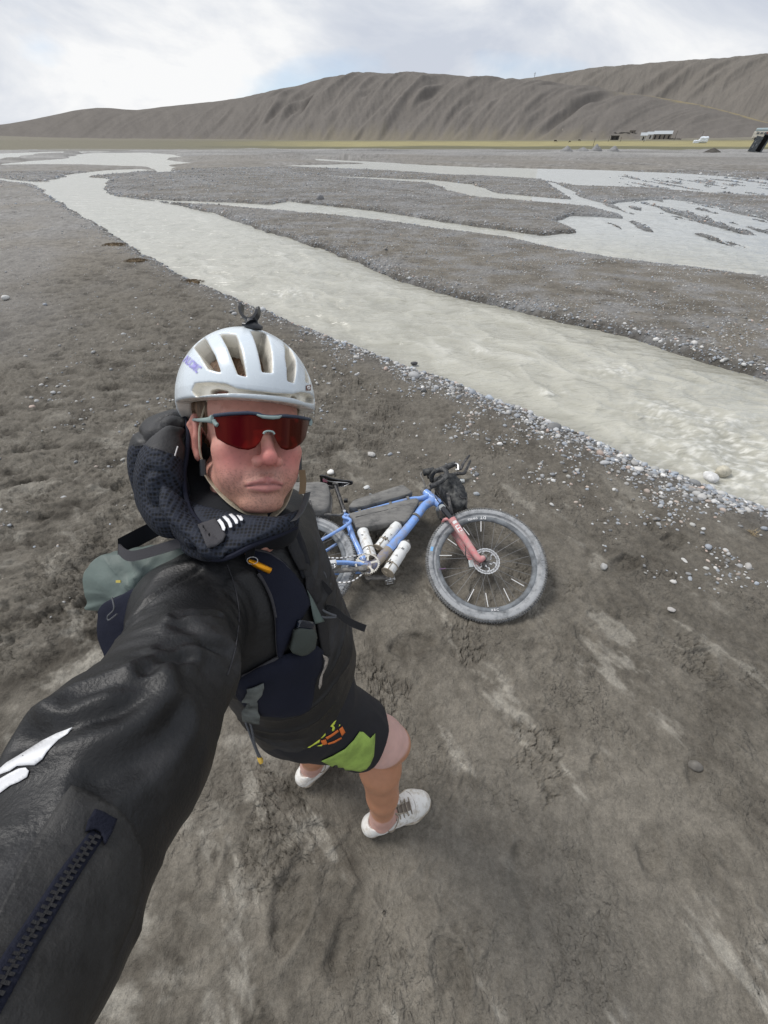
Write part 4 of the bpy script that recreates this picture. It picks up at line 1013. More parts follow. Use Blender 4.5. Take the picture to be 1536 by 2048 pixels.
# ================================================================ SDF modelling + surface nets
def q3(p, c, s=1.0): return (p - np.array(c, np.float32) * s)
def s_sphere(p, c, r): return np.linalg.norm(p - np.array(c, np.float32), axis=-1) - r
def s_ell(p, c, r, M=None):
    q = p - np.array(c, np.float32)
    if M is not None: q = q @ np.array(M, np.float32)
    r = np.array(r, np.float32); k0 = np.linalg.norm(q / r, axis=-1); k1 = np.linalg.norm(q / (r * r), axis=-1) + 1e-9
    return k0 * (k0 - 1) / k1
def s_cap(p, a, b, ra, rb=None):
    a = np.array(a, np.float32); b = np.array(b, np.float32); rb = ra if rb is None else rb
    ab = b - a; t = np.clip(((p - a) @ ab) / (ab @ ab + 1e-12), 0, 1)
    return np.linalg.norm(p - a - t[:, None] * ab, axis=-1) - (ra + (rb - ra) * t)
def s_box(p, c, h, r=0.0, M=None):
    q = p - np.array(c, np.float32)
    if M is not None: q = q @ np.array(M, np.float32)
    q = np.abs(q) - (np.array(h, np.float32) - r)
    return np.linalg.norm(np.maximum(q, 0), axis=-1) + np.minimum(q.max(-1), 0) - r
def smin(a, b, k):
    h = np.clip(.5 + .5 * (b - a) / k, 0, 1); return b + (a - b) * h - k * h * (1 - h)
def smax(a, b, k): return -smin(-a, -b, k)
def s_chain(p, pts, k=.02):
    """pts: list of (x,y,z,r)"""
    d = None
    for i in range(len(pts) - 1):
        a, b = pts[i], pts[i + 1]; q = s_cap(p, a[:3], b[:3], a[3], b[3]); d = q if d is None else (smin(d, q, k) if k else np.minimum(d, q))
    return d
def nets(fn, lo, hi, vox):
    """surface nets of the signed distance fn inside the box lo..hi, evaluated only near the surface"""
    lo = np.array(lo, float); hi = np.array(hi, float); B_ = 8
    nb = np.ceil((hi - lo) / (vox * B_)).astype(int); n = nb * B_ + 1
    cidx = np.stack(np.meshgrid(*[np.arange(k) for k in nb], indexing='ij'), -1).reshape(-1, 3)
    cc = lo + (cidx + .5) * B_ * vox
    cd = fn(cc.astype(np.float32)); rad = vox * B_ * .87 * 1.35 + vox * 2
    D = np.empty(n, np.float32)
    big = np.repeat(np.repeat(np.repeat(cd.reshape(nb), B_, 0), B_, 1), B_, 2)
    D[:-1, :-1, :-1] = big; D[-1] = D[-2]; D[:, -1] = D[:, -2]; D[:, :, -1] = D[:, :, -2]
    act = cidx[np.abs(cd) < rad]
    lg = np.stack(np.meshgrid(*[np.arange(B_ + 1)] * 3, indexing='ij'), -1).reshape(-1, 3)
    for s in range(0, len(act), 400):
        g = (act[s:s + 400, None] * B_ + lg[None]).reshape(-1, 3)
        D[g[:, 0], g[:, 1], g[:, 2]] = fn((lo + g * vox).astype(np.float32))
    S = D < 0
    c = [S[i:n[0] - 1 + i, j:n[1] - 1 + j, k:n[2] - 1 + k] for i in (0, 1) for j in (0, 1) for k in (0, 1)]
    any_ = np.zeros(c[0].shape, bool); all_ = np.ones(c[0].shape, bool)
    for q in c: any_ |= q; all_ &= q
    cell = np.argwhere(any_ & ~all_)
    vid = np.full(any_.shape, -1, np.int32); vid[cell[:, 0], cell[:, 1], cell[:, 2]] = np.arange(len(cell))
    acc = np.zeros((len(cell), 3)); cnt = np.zeros(len(cell))
    cor = [(i, j, k) for i in (0, 1) for j in (0, 1) for k in (0, 1)]
    for a in cor:
        for ax in range(3):
            if a[ax]: continue
            b = list(a); b[ax] = 1
            ia = cell + np.array(a); ib = cell + np.array(b)
            da = D[ia[:, 0], ia[:, 1], ia[:, 2]]; db = D[ib[:, 0], ib[:, 1], ib[:, 2]]
            m = (da < 0) != (db < 0); t = np.where(m, da / np.where(m, da - db, 1), 0)
            P = ia.astype(float); P[:, ax] += t
            acc[m] += P[m]; cnt[m] += 1
    V_ = lo + acc / cnt[:, None] * vox
    F_ = []
    for ax in range(3):
        u, v = [(1, 2), (2, 0), (0, 1)][ax]
        sl0 = [slice(0, n[0]), slice(0, n[1]), slice(0, n[2])]; sl1 = list(sl0); sl0[ax] = slice(0, n[ax] - 1); sl1[ax] = slice(1, n[ax])
        A = S[tuple(sl0)]; Bq = S[tuple(sl1)]
        e = np.argwhere(A != Bq); inside0 = A[e[:, 0], e[:, 1], e[:, 2]]
        ok = (e[:, u] > 0) & (e[:, v] > 0) & (e[:, u] < n[u] - 1) & (e[:, v] < n[v] - 1); e = e[ok]; inside0 = inside0[ok]
        def cid(du, dv):
            q = e.copy(); q[:, u] -= du; q[:, v] -= dv; return vid[q[:, 0], q[:, 1], q[:, 2]]
        quad = np.stack([cid(1, 1), cid(0, 1), cid(0, 0), cid(1, 0)], -1)
        quad[~inside0] = quad[~inside0][:, ::-1]
        F_.append(quad)
    F_ = np.concatenate(F_); F_ = F_[(F_ >= 0).all(1)]
    return V_, F_
def vnormals(V_, F_):
    a, b, c, d = [V_[F_[:, i]] for i in range(4)]
    n = np.cross(c - a, d - b); N = np.zeros_like(V_)
    for i in range(4): np.add.at(N, F_[:, i], n)
    return N / (np.linalg.norm(N, axis=1)[:, None] + 1e-12)
def relax(V_, F_, it=2, lam=.5):
    for _ in range(it):
        S_ = np.zeros_like(V_); C_ = np.zeros(len(V_))
        for i in range(4):
            a = F_[:, i]; b = F_[:, (i + 1) % 4]; np.add.at(S_, a, V_[b]); np.add.at(S_, b, V_[a]); np.add.at(C_, a, 1); np.add.at(C_, b, 1)
        V_ = V_ + lam * (S_ / np.maximum(C_, 1)[:, None] - V_)
    return V_
def join(meshes):
    vs, fs, n = [], [], 0
    for v, f in meshes: vs.append(v); fs.append(f + n); n += len(v)
    return np.concatenate(vs), np.concatenate(fs)

# ---- the head's own frame: x to his left, y to the back, z up, metres, origin between the eyes inside the head
HC = np.array([-.2183, .5385, 1.6119])
HR = np.array([[.8475, -.5295, .0364], [.4128, .7008, .5817], [-.3335, -.4780, .8126]])
def hw(q): return HC + (np.array(q, float) / 1000.) @ HR.T         # head mm -> world
def hl(p): return ((np.array(p) - HC) @ HR) * 1000.               # world -> head mm
# joints of the pose
NECK = np.array([-.243, .458, 1.43])
RSH = np.array([-.315, .335, 1.405]); LSH = np.array([-.235, .585, 1.355])
REL = V(352, 1345, .455); RWR = V(45, 1890, .235); RHN = V(-190, 2330, .15)
LEL = np.array([-.285, .640, 1.13]); LWR = np.array([-.245, .560, .93]); LHN = np.array([-.235, .535, .85])
PEL = np.array([-.225, .425, .95])
RHP = np.array([-.205, .365, .90]); LHP = np.array([-.235, .490, .90])
RKN = np.array([.016, .385, .525]); RAN = np.array([-.008, .250, .085])
LKN = np.array([-.215, .470, .50]); LAN = np.array([-.300, .425, .085])
def f_head(P):
    p = ((P - HC.astype(np.float32)) @ HR.astype(np.float32)) * 1000.
    x = np.abs(p[:, 0]); ps = p.copy(); ps[:, 0] = x
    d = s_ell(p, (0, 14, 34), (74, 96, 84))
    d = smin(d, s_ell(p, (0, -34, 28), (62, 60, 56)), 18)
    d = smin(d, s_ell(p, (0, -36, -34), (62, 54, 62)), 16)
    d = smin(d, s_ell(p, (0, -24, -70), (55, 56, 40)), 16)
    d = smin(d, s_cap(ps, (55, 4, -62), (20, -68, -104), 13, 14), 16)
    d = smin(d, s_ell(p, (0, -76, -102), (24, 19, 19)), 14)
    d = smin(d, s_ell(ps, (43, -60, -28), (22, 24, 19)), 16); d = smin(d, s_ell(ps, (34, -62, -60), (24, 24, 28)), 18)
    d = smin(d, s_cap(ps, (8, -93, 19), (48, -76, 22), 8.5, 7), 10)
    d = smin(d, s_ell(p, (0, -76, -70), (32, 23, 28)), 12)
    # eyes: sockets, balls and closed lids
    d = smax(d, -s_ell(ps, (32, -101, -3), (19, 11, 12)), 8)
    d = smin(d, s_sphere(ps, (32, -80, -3), 12.5), 3)
    d = smax(d, -s_cap(ps, (22, -94.5, -4), (43, -90, -5), .8), 1.2)
    # nose
    d = smin(d, s_cap(p, (0, -92, 8), (0, -113, -34), 7.5, 9.5), 8)
    d = smin(d, s_sphere(p, (0, -115, -38), 10.5), 6)
    d = smin(d, s_ell(ps, (14, -104, -43), (8, 11, 8.5)), 5)
    d = smax(d, -s_cap(ps, (6.5, -108, -52), (8, -102, -44), 3.6, 3.0), 2)
    d = smax(d, -s_cap(ps, (21, -98, -36), (19, -92, -48), 2.0, 2.0), 5)
    # mouth: two lips pressed together, corners down
    d = smin(d, s_cap(ps, (6, -99.5, -69.0), (23, -92, -75.0), 6.6, 3.8), 4)
    d = smin(d, s_cap(ps, (0, -99, -82.0), (20, -91.5, -81.5), 7.6, 4.4), 4)
    d = smax(d, -np.minimum(s_cap(ps, (0, -104.5, -74.5), (14, -100, -75.0), 1.6, 1.5), s_cap(ps, (14, -100, -75), (29, -88.5, -80.5), 1.5, 1.0)), 2.0)
    d = smax(d, -s_cap(p, (0, -103, -53), (0, -105, -65), 2.6), 4)
    d = smax(d, -s_cap(ps, (0, -104, -92), (16, -98, -93), 4.6, 4.0), 6)
    d = smax(d, -s_cap(ps, (22, -99, -46), (38, -85, -80), 2.6, 2.4), 5)
    d = smax(d, -s_cap(ps, (31, -90, -84), (34, -80, -96), 1.6), 7)
    d = smax(d, -s_cap(p, (-4.5, -103, 15), (-6, -99, 33), 1.6), 2)
    d = smax(d, -s_cap(p, (5.5, -103, 15), (5, -99, 34), 1.6), 2)
    d = smax(d, -s_cap(ps, (4, -98, 46), (40, -84, 48), 1.0), 4)
    # hollow of the cheek
    # ears
    e = s_ell(ps, (77, 14, -10), (8, 17, 33))
    e = smin(e, s_cap(ps, (79, 10, 20), (83, 30, 8), 4.5), 4); e = smin(e, s_cap(ps, (83, 30, 8), (80, 22, -26), 4.5, 4), 4); e = smin(e, s_ell(ps, (76, 6, -38), (5.5, 8, 10)), 4)
    e = smax(e, -s_ell(ps, (86, 12, -8), (7, 9, 19)), 3); e = smin(e, s_cap(ps, (81, 20, 2), (80, 17, -22), 2.6), 3); e = smin(e, s_ell(ps, (77, 1, -12), (6, 4, 8)), 3)
    d = smin(d, e, 5)
    # neck with tendons
    d = smin(d, s_cap(p, (0, 30, -50), (0, 20, -175), 55, 58), 16)
    d = smin(d, s_cap(ps, (52, 26, -55), (14, -38, -178), 9, 8), 14)
    d = smin(d, s_ell(p, (0, -34, -134), (9, 9, 12)), 8)
    return d / 1000.
def hand(P, wr, dirv, palm, side, curl=1.0):
    """wr wrist, dirv towards the fingers, palm normal; side=+1 thumb towards cross(dir,palm)"""
    X = unit(dirv); Z = unit(np.array(palm) - X * np.dot(palm, X)); Y = np.cross(Z, X) * side
    d = s_cap(P, wr - X * .02, wr + X * .02, .026, .028)
    for k, (o, L_, r_) in enumerate(((.030, .092, .0115), (.010, .098, .0125), (-.010, .094, .012), (-.029, .085, .011))):
        d = smin(d, s_cap(P, wr + X * .012 + Y * o * .5, wr + X * L_ + Y * o, .0155, r_ + .001), .012)
    fl = [(.030, .043, .025, .021, .0095), (.010, .047, .029, .022, .0098), (-.010, .044, .027, .021, .0094), (-.029, .034, .020, .018, .0084)]
    for k, (o, a, b, c, r_) in enumerate(fl):
        q = wr + X * (.092 - abs(o) * .15) + Y * o; an = .35 * curl + .08 * k; pts = [(*q, r_)]
        for L_ in (a, b, c):
            q = q + (X * math.cos(an) + Z * math.sin(an)) * L_; an += .62 * curl; r_ *= .93; pts.append((*q, r_))
        d = smin(d, s_chain(P, pts, .002), .004)
    q = wr + X * .025 + Y * .026; t1 = q + unit(X * .65 + Y * .6 + Z * .35) * .045; t2 = t1 + unit(X * .8 + Y * .15 + Z * .5) * .032; t3 = t2 + unit(X * .8 - Y * .1 + Z * .55) * .026
    d = smin(d, s_chain(P, [(*q, .0155), (*t1, .0115), (*t2, .0105), (*t3, .009)], .003), .008)
    return d
def leg(P, hp, kn, an, out):
    fr = unit(np.array([1.0, .0, 0]))
    d = s_chain(P, [(*hp, .095), (*(hp * .5 + kn * .5 + fr * .012), .080), (*(hp * .12 + kn * .88), .070), (*kn, .065)], .03)
    d = smin(d, s_sphere(P, kn + fr * .022, .048), .02)
    mid = kn * .72 + an * .28 - fr * .022
    d = smin(d, s_chain(P, [(*(kn - fr * .008 - np.array([0, 0, .03])), .048), (*mid, .070), (*(kn * .35 + an * .65 - fr * .006), .056), (*(kn * .1 + an * .9), .043), (*an, .042)], .02), .02)
    sd = np.cross(fr, [0, 0, 1.])
    d = smin(d, s_sphere(P, an + sd * .022, .020), .012); d = smin(d, s_sphere(P, an - sd * .022 - np.array([0, 0, .008]), .020), .012)
    d = smin(d, s_cap(P, an - fr * .015, an - fr * .03 - np.array([0, 0, .05]), .030, .030), .02)
    d = smin(d, s_cap(P, an, an + out * .13 - np.array([0, 0, .045]), .034, .026), .02)
    return d
RFD = unit([.94, .34, 0]); LFD = unit([.72, .70, 0])
def f_body(P):
    d = s_ell(P, (-.238, .455, 1.27), (.115, .165, .19)); d = smin(d, s_ell(P, (-.228, .435, 1.06), (.105, .145, .18)), .08)
    d = smin(d, s_ell(P, (*PEL,), (.12, .155, .12)), .06)
    for s_, e_, w_ in ((RSH, REL, RWR), (LSH, LEL, LWR)):
        d = smin(d, s_chain(P, [(*(NECK * .5 + s_ * .5), .06), (*s_, .060), (*(s_ * .5 + e_ * .5), .047), (*e_, .040), (*(e_ * .7 + w_ * .3), .042), (*w_, .027)], .03), .05)
    d = smin(d, s_cap(P, NECK - [0, 0, .03], hw((0, 20, -120)), .062, .055), .04)
    d = smin(d, leg(P, RHP, RKN, RAN, RFD), .05); d = smin(d, leg(P, LHP, LKN, LAN, LFD), .05)
    return d
def f_body_hands(P):
    d = f_body(P)
    d = smin(d, hand(P, LWR, LHN - LWR, np.array([0, -1., 0]), 1, .8), .015)
    d = smin(d, hand(P, RWR * .35 + RHN * .65, RHN - RWR, np.array([.8, .35, .5]), -1, 1.1), .015)
    d = smin(d, s_cap(P, RWR, RWR * .35 + RHN * .65, .029, .026), .02)
    return d
def f_whole(P): return smin(f_head(P), f_body_hands(P), .02)
if want("body"):
    person = empty("person", (-.15, .36, 0.0)); tag(person, "cyclist in a black rain jacket taking a selfie at arm's length, looking grim", "person")
    lo, hi = HC - .2, HC + .21
    Vh, Fh = nets(f_head, (HC[0] - .13, HC[1] - .21, HC[2] - .17), (HC[0] + .13, HC[1] + .16, HC[2] + .16), .0019) if False else (None, None)
    # one continuous skin: a fine grid for the head, a coarser one below, sharing the plane between them
    Vh, Fh = nets(f_whole, (-.40, .33, 1.460), (-.03, .74, 1.80), .0019)
    Vh = relax(Vh, Fh, 1, .35)
    Vb, Fb = nets(f_whole, (-.66, -.22, -.02), (.20, .76, 2.0), .0055)
    c_ = Vb[Fb].mean(1); Fb = Fb[~((c_[:, 2] > 1.463) & (c_[:, 1] > .345) & (c_[:, 0] > -.39))]
    Vb = relax(Vb, Fb, 2, .4)
    Va, Fa = join([(Vh, Fh), (Vb, Fb)])
    q = hl(Va); x_, y_, z_ = q[:, 0], q[:, 1], q[:, 2]; ax = np.abs(x_)
    base = np.array([.57, .295, .235]); C_ = np.tile(base, (len(Va), 1))
    def blob(c, r, col, a):
        k = np.exp(-(((q - np.array(c)) / np.array(r)) ** 2).sum(1))[:, None] * a; C_[:] = C_ + (np.array(col) - C_) * k
    red = (.57, .17, .16)
    for s_ in (-1, 1):
        blob((s_ * 40, -75, -38), (26, 30, 24), red, .75); blob((s_ * 78, 12, -10), (12, 30, 40), (.40, .12, .10), .7)
        blob((s_ * 30, -70, -100), (26, 30, 20), (.50, .27, .17), .5)
    blob((0, -115, -38), (18, 22, 20), red, .9); blob((0, -95, 40), (50, 30, 22), (.48, .22, .165), .6)
    blob((0, -95, -60), (26, 20, 9), (.36, .22, .18), .55); blob((0, -85, -100), (26, 30, 16), (.44, .25, .18), .4)
    # lips
    lw = np.clip(1 - (ax / 27) ** 2, 0, 1)
    lip = sst(z_, -90 + ax * .30, -88 + ax * .30) * (1 - sst(z_, -65 - ax * .38, -63.5 - ax * .38)) * sst(-y_, 84, 88) * (ax < 27)
    C_[:] = C_ + (np.array([.50, .20, .19]) - C_) * (lip * .75)[:, None]
    seam = np.exp(-((z_ + 75.5 + np.clip(ax - 10, 0, 30) * .22) / 1.3) ** 2) * (ax < 28) * (-y_ > 84); C_[:] = C_ * (1 - .55 * seam)[:, None]
    # stubble and freckles
    st_ = 1.2 * sst(pn3(q * .9, 3), .05, .45) * (sst(-z_, 50, 62) * sst(-y_, 10, 50)) * (1 - lip); C_[:] = C_ * (1 - .30 * st_)[:, None]
    fr_ = sst(pn3(q * .33, 8), .42, .55) * (z_ > -120); C_[:] = C_ * (1 - .16 * fr_)[:, None]
    mot = pn3(q * .06, 5) * .10 + pn3(q * .2, 6) * .06; C_[:] = C_ * (1 + mot)[:, None]
    for c in ((50, -62, -82), (-40, -80, -86), (43, -72, -58), (30, -88, -48)): blob(c, (1.6, 3, 1.6), (.20, .09, .07), .8)
    # brows
    br = np.exp(-((z_ - 15 - .10 * (ax - 12)) / 3.2) ** 2) * sst(ax, 8, 12) * (1 - sst(ax, 42, 52)) * (y_ < -70); C_[:] = C_ * (1 - .45 * br * (.6 + .5 * pn3(q * .8, 9)))[:, None]
    # legs: pale thighs, tanned shins, pale ankles below the sock line
    zz = Va[:, 2]; isleg = zz < 1.0
    k = RKN if True else None
    dr = np.minimum(np.linalg.norm(Va - RKN, axis=1), 9); edge = zz + .012 * pn3(Va * 9, 11)
    tan = (1 - sst(edge, .545, .565)) * sst(edge, .150, .165)
    wsk = np.array([.66, .42, .37]); tsk = np.array([.44, .215, .125]); ask = np.array([.52, .31, .26])
    wsk = wsk * .92; lc = wsk + (tsk - wsk) * tan[:, None]; lc = np.where((edge < .158)[:, None], ask, lc) * (1 + .10 * pn3(Va * 22, 12) + .06 * pn3(Va * 70, 13))[:, None]
    C_[isleg] = lc[isleg]
    M_skin = material("skin", attr='col', rough=.50, spec=.4, sss=.10, bump=.5, bscale=650, bdist=.0011)
    bo = np_mesh("body", Va, Fa, M_skin, person, attrs={'col': np.clip(C_, .01, .9)})
    # hair under the helmet
    def f_hair(P):
        p = ((P - HC.astype(np.float32)) @ HR.astype(np.float32)) * 1000.
        d = s_ell(p, (0, 17, 36), (80, 101, 89)); d = smax(d, -(p[:, 2] - (46 - .62 * (p[:, 1] + 90))), 6); ps = p.copy(); ps[:, 0] = np.abs(p[:, 0]); d = smax(d, -s_ell(ps, (78, 12, -6), (16, 22, 34)), 5)
        return (d + 1.8 * np.sin(p[:, 0] * 1.1 + 4 * pn3(p * .03, 2))) / 1000.
    vh, fh = nets(f_hair, HC - .14, HC + .15, .003)
    np_mesh("hair", vh, fh, material("brown_hair", (.13, .075, .04), .6, var=.5, vscale=60, bump=.8, bscale=300, stretch=(3, .6, .6)), person)
# ================================================================ HELMET, GLASSES
if want("helmet"):
    EC = np.array([0, 10, 46.]); ER = np.array([104, 130, 113.])
    gN = unit([0, -.72, .69]); gX = np.array([1., 0, 0]); gZ = np.cross(gX, gN); gZ = -gZ if gZ[2] < 0 else gZ
    def ray_ell(px, py, grow=0.0):
        o = hl(CAM); d = unit(hl(V(px, py, 1.0)) - o); rr_ = ER + grow
        a = ((d / rr_) ** 2).sum(); b = 2 * (((o - EC) / rr_) * (d / rr_)).sum(); c = (((o - EC) / rr_) ** 2).sum() - 1
        D_ = b * b - 4 * a * c
        t = (-b - math.sqrt(max(D_, 0))) / (2 * a); return o + d * t
    def gno(q):
        v = (q - EC) / ER; v = v / (np.linalg.norm(v, axis=-1)[..., None] + 1e-9); w = v @ gN; w = np.where(w > .05, w, .05)
        return np.stack([v @ gX / w, v @ gZ / w], -1)
    def c1(L): return np.array([gno(ray_ell(340 + x / 4.8, 600 + y / 4.8)) for x, y in L])
    def c3(L): return [((480 + x / 8.906 - 340) * 4.8, (600 + y / 8.906 - 600) * 4.8) for x, y in L]
    vents = [c1([(775, 292), (900, 300), (955, 390), (985, 695), (885, 690), (810, 370)]),
             c1([(475, 318), (635, 330), (690, 500), (735, 735), (650, 712), (545, 440)]),
             c1([(225, 440), (312, 352), (350, 385), (430, 530), (488, 692), (365, 660), (290, 540)]),
             c1([(1092, 412), (1165, 415), (1205, 560), (1192, 795), (1130, 775), (1112, 560)]),
             c1([(1292, 590), (1325, 600), (1358, 690), (1345, 795), (1302, 785)])]
    slot = c1([(205, 870), (235, 800), (400, 790), (540, 805), (640, 850), (800, 872), (1000, 895), (1180, 905), (1260, 885), (1350, 900), (1395, 950), (1385, 995), (1300, 980), (1180, 938), (900, 905), (600, 890), (350, 908), (240, 925)])
    def poly2(p, W):
        d = sdist(p[:, 0], p[:, 1], W); return d
    def topmask(q):
        v = (q - EC) / ER; return v @ gN / (np.linalg.norm(v, axis=-1) + 1e-9)
    # eyeholes right through the foam
    holes = [c1([(330, 900), (335, 845), (400, 828), (500, 845), (562, 868), (450, 890)]), c1([(1205, 930), (1250, 905), (1285, 925), (1292, 968)])]
    def f_shellm(p):
        """outer skin in mm, vents not yet cut"""
        return s_ell(p, EC, ER)
    def f_helmet(P):
        p = ((P - HC.astype(np.float32)) @ HR.astype(np.float32)) * 1000.
        d = f_shellm(p)
        inner = s_ell(p, (0, 15, 34), (80, 101, 84))
        g = gno(p); front = topmask(p) > .12; rad = np.linalg.norm(p - EC, axis=-1)
        # raised brim under the slot
        body = smax(d, -inner, 3)
        # lower edge: front 42, sides lower, back low
        edge = 39 - .5 * np.clip(p[:, 1] - 20, 0, 200)
        body = smax(body, edge - p[:, 2], 4)
        for W_ in vents:
            v = np.full(len(p), 60.); v[front] = poly2(g[front], W_) * rad[front] * .95
            body = smax(body, -v, 2.5)
        # rear vents, same on both sides
        x = np.abs(p[:, 0]); b_ = np.arctan2(p[:, 2] - EC[2], p[:, 1] - EC[1])
        for (x0, hw_, b0, b1) in ((0, 9, .5, 1.15), (34, 9, .35, 1.1), (64, 8, .3, .95)):
            q = np.maximum(np.abs(x - x0) - hw_, (np.abs(b_ - (b0 + b1) / 2) - (b1 - b0) / 2) * 95); q = np.where(front, 60., q); body = smax(body, -q, 3)
        v = np.full(len(p), 60.); v[front] = poly2(g[front], slot) * rad[front] * .95
        depth = -s_ell(p, EC, ER - 13)                         # only a groove
        body = smax(body, -np.maximum(v, -(d + 13)), 2.5)
        for W_ in holes:
            v = np.full(len(p), 60.); v[front] = poly2(g[front], W_) * rad[front] * .95
            body = smax(body, -v, 1.5)
        return body / 1000.
    vh, fh = nets(f_helmet, HC + HR @ np.array([0, .012, .06]) - .155, HC + HR @ np.array([0, .012, .06]) + .155, .0017)
    vh = relax(vh, fh, 2, .45)
    p = hl(vh); do = f_shellm(p); nrm = vnormals(vh, fh) @ HR; en = (p - EC) / ER ** 2; en /= np.linalg.norm(en, axis=1)[:, None]
    isout = sst(do, -2.6, -1.5) * sst((nrm * en).sum(1), .35, .7)
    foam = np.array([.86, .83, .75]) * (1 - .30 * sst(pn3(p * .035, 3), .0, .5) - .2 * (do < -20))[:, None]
    shell = np.array([.66, .725, .775])
    col = foam + (shell - foam) * isout[:, None]
    brim = (p[:, 2] < 56) * isout; col = col * (1 - .10 * brim * (p[:, 1] < 0))[:, None]
    helm = empty("helmet", tuple(hw(EC))); tag(helm, "pale blue white vented bicycle helmet on the cyclist's head", "helmet")
    M_h = material("helmet_shell", attr='col', rough=.26, spec=.5, coat=.15, rvar=.06, vscale=20)
    ho = np_mesh("shell", vh, fh, M_h, helm, attrs={'col': col})
    # camera clip on the top
    M_bp = material("black_clip_plastic", (.02, .022, .026), .35)
    bs = ray_ell(512, 660); up_ = unit((bs - EC) / ER ** 2)
    def hp(px, py, ref):                                       # plane facing the camera through ref (head mm)
        return hl(V(px, py, np.dot(hw(ref) - CAM, FW)))
    M_ = MB(); wp = [hw(hp(x, y, bs)) for x, y in [(484, 608), (482, 622), (487, 634), (498, 641), (508, 638), (515, 628), (517, 615)]]
    M_.ribbon(spline(wp, 6), np.array([0, -.69, -.72]) * -1, .009, np.array([0.]), 0) if False else None
    PP = spline(wp, 6); ctr = hw(hp(500, 620, bs)); W_ = np.tile(-FW, (len(PP), 1)); N_ = np.array([unit(q - ctr) for q in PP])
    ww = np.interp(np.linspace(0, 1, len(PP)), [0, .08, .92, 1], [.007, .0125, .0125, .006])
    M_.ribbon(PP, W_, ww, N_, .0036); cam_clip = M_.build("clip_ring", M_bp, helm, smooth=True)
    M_ = MB(); M_.tube([hw(hp(499, 640, bs)), hw(hp(503, 648, bs))], [.006, .010], 14); M_.tube([hw(hp(486, 648, bs)), hw(hp(510, 652, bs + up_ * 2)), hw(hp(524, 657, bs))], [.004, .008, .004], 14, flat=(1, .7)); M_.build("clip_foot", M_bp, helm)
    # handwriting and small badge on the skin of the helmet
    def skin(px, py): q = ray_ell(px, py, .9); return hw(q)
    def hw_text(s, a, b, h, mat, nm, slant=0):
        m_ = MB(); a = np.array(a, float); b = np.array(b, float); d = (b - a); L_ = np.linalg.norm(d); d /= L_; n_ = np.array([d[1], -d[0]])
        v, f, w = text_mesh(s, 10, True); k = L_ / w
        m_.add([skin(*(a + d * q[0] * k + n_ * (q[1] * h / 7.0 + q[0] * slant))) for q in v], f); return m_.build(nm, mat, helm, smooth=False, auto=False)
    hw_text("NUOMIC", (365, 722), (393, 746), 16, material("purple_ink", (.36, .33, .72), .5), "handwriting")
    def quad(pxs, mat, nm, lift=.9, n=6):
        m_ = MB(); A_q, B_q, C_q, D_q = [np.array(q, float) for q in pxs]; vs = []
        for i in range(n + 1):
            for j in range(n + 1):
                s_, t_ = i / n, j / n; vs.append(hw(ray_ell(*((A_q * (1 - s_) + B_q * s_) * (1 - t_) + (D_q * (1 - s_) + C_q * s_) * t_), lift)))
        m_.add(vs, [(i * (n + 1) + j, (i + 1) * (n + 1) + j, (i + 1) * (n + 1) + j + 1, i * (n + 1) + j + 1) for i in range(n) for j in range(n)]); return m_.build(nm, mat, helm)
    quad([(612, 771), (622, 769), (622, 781), (612, 781)], material("brown_badge", (.16, .075, .06), .5), "badge", 1.0)
    mm = MB(); mm.tube([hw(ray_ell(x, y, 1.5)) for x, y in [(619, 772.5), (616, 773), (614.5, 775.5), (616, 778), (619, 777.5), (620, 775), (617.5, 774.6)]], .0009, 8); mm.build("badge_mark", material("white_badge_mark", (.8, .8, .8), .5), helm)
    # straps
    M_strap = material("tan_strap_webbing", (.36, .32, .24), .85, var=.2, vscale=90, bump=.5, bscale=700)
    m_ = MB(); P_ = spline([hw(q) for q in [(-66, -34, 44), (-73, -22, 16), (-76, -17, -8), (-75, -14, -36), (-68, -12, -56)]], 8); m_.ribbon(P_, HR @ np.array([0, -.97, -.1]), .011, HR @ np.array([-1., 0, 0]), .0018); m_.build("strap", M_strap, helm)
    m_ = MB(); P_ = spline([hw(q) for q in [(-72, -12, -60), (-64, -20, -76), (-52, -40, -94), (-36, -56, -110), (-14, -66, -122), (10, -66, -126)]], 8); m_.ribbon(P_, np.array([HR @ unit([-.1, -.9 + .2 * t, -.5]) for t in np.linspace(0, 1, len(P_))]), .012, np.array([HR @ unit([-.8 + t, -.1, -.5]) for t in np.linspace(0, 1, len(P_))]), .0018); m_.build("strap", M_strap, helm)
    m_ = MB(); m_.box(hw((-72, -13, -57)), HR[:, 0], HR[:, 1], HR[:, 2], .004, .006, .013); m_.build("buckle", M_bp, helm, bevel=.0015)
    m_ = MB(); P_ = spline([hw(q) for q in [(66, -34, 44), (73, -22, 10), (74, -14, -36), (70, -14, -58), (60, -28, -88), (42, -46, -114), (16, -62, -131)]], 8); m_.ribbon(P_, np.array([HR @ unit([.1, -.9, -.3])] * len(P_)), .012, np.array([HR @ unit([.9 - .6 * t, -.2, -.5 * t]) for t in np.linspace(0, 1, len(P_))]), .0018); m_.build("strap", M_strap, helm)
    m_ = MB(); m_.box(hw((74, -24, -46)), HR[:, 0], HR[:, 1], HR[:, 2], .004, .007, .013); m_.build("buckle", M_bp, helm, bevel=.0015)
    # chin buckle hanging beside the chin
    m_ = MB(); m_.ribbon(spline([V(615, 985, .60), V(609, 1008, .59), V(598, 1030, .575), V(586, 1042, .56)], 6), unit(RT + .3 * UP), .010, FW, .006); m_.build("chin_buckle", material("dark_grey_buckle", (.05, .055, .06), .5), helm, bevel=.001)
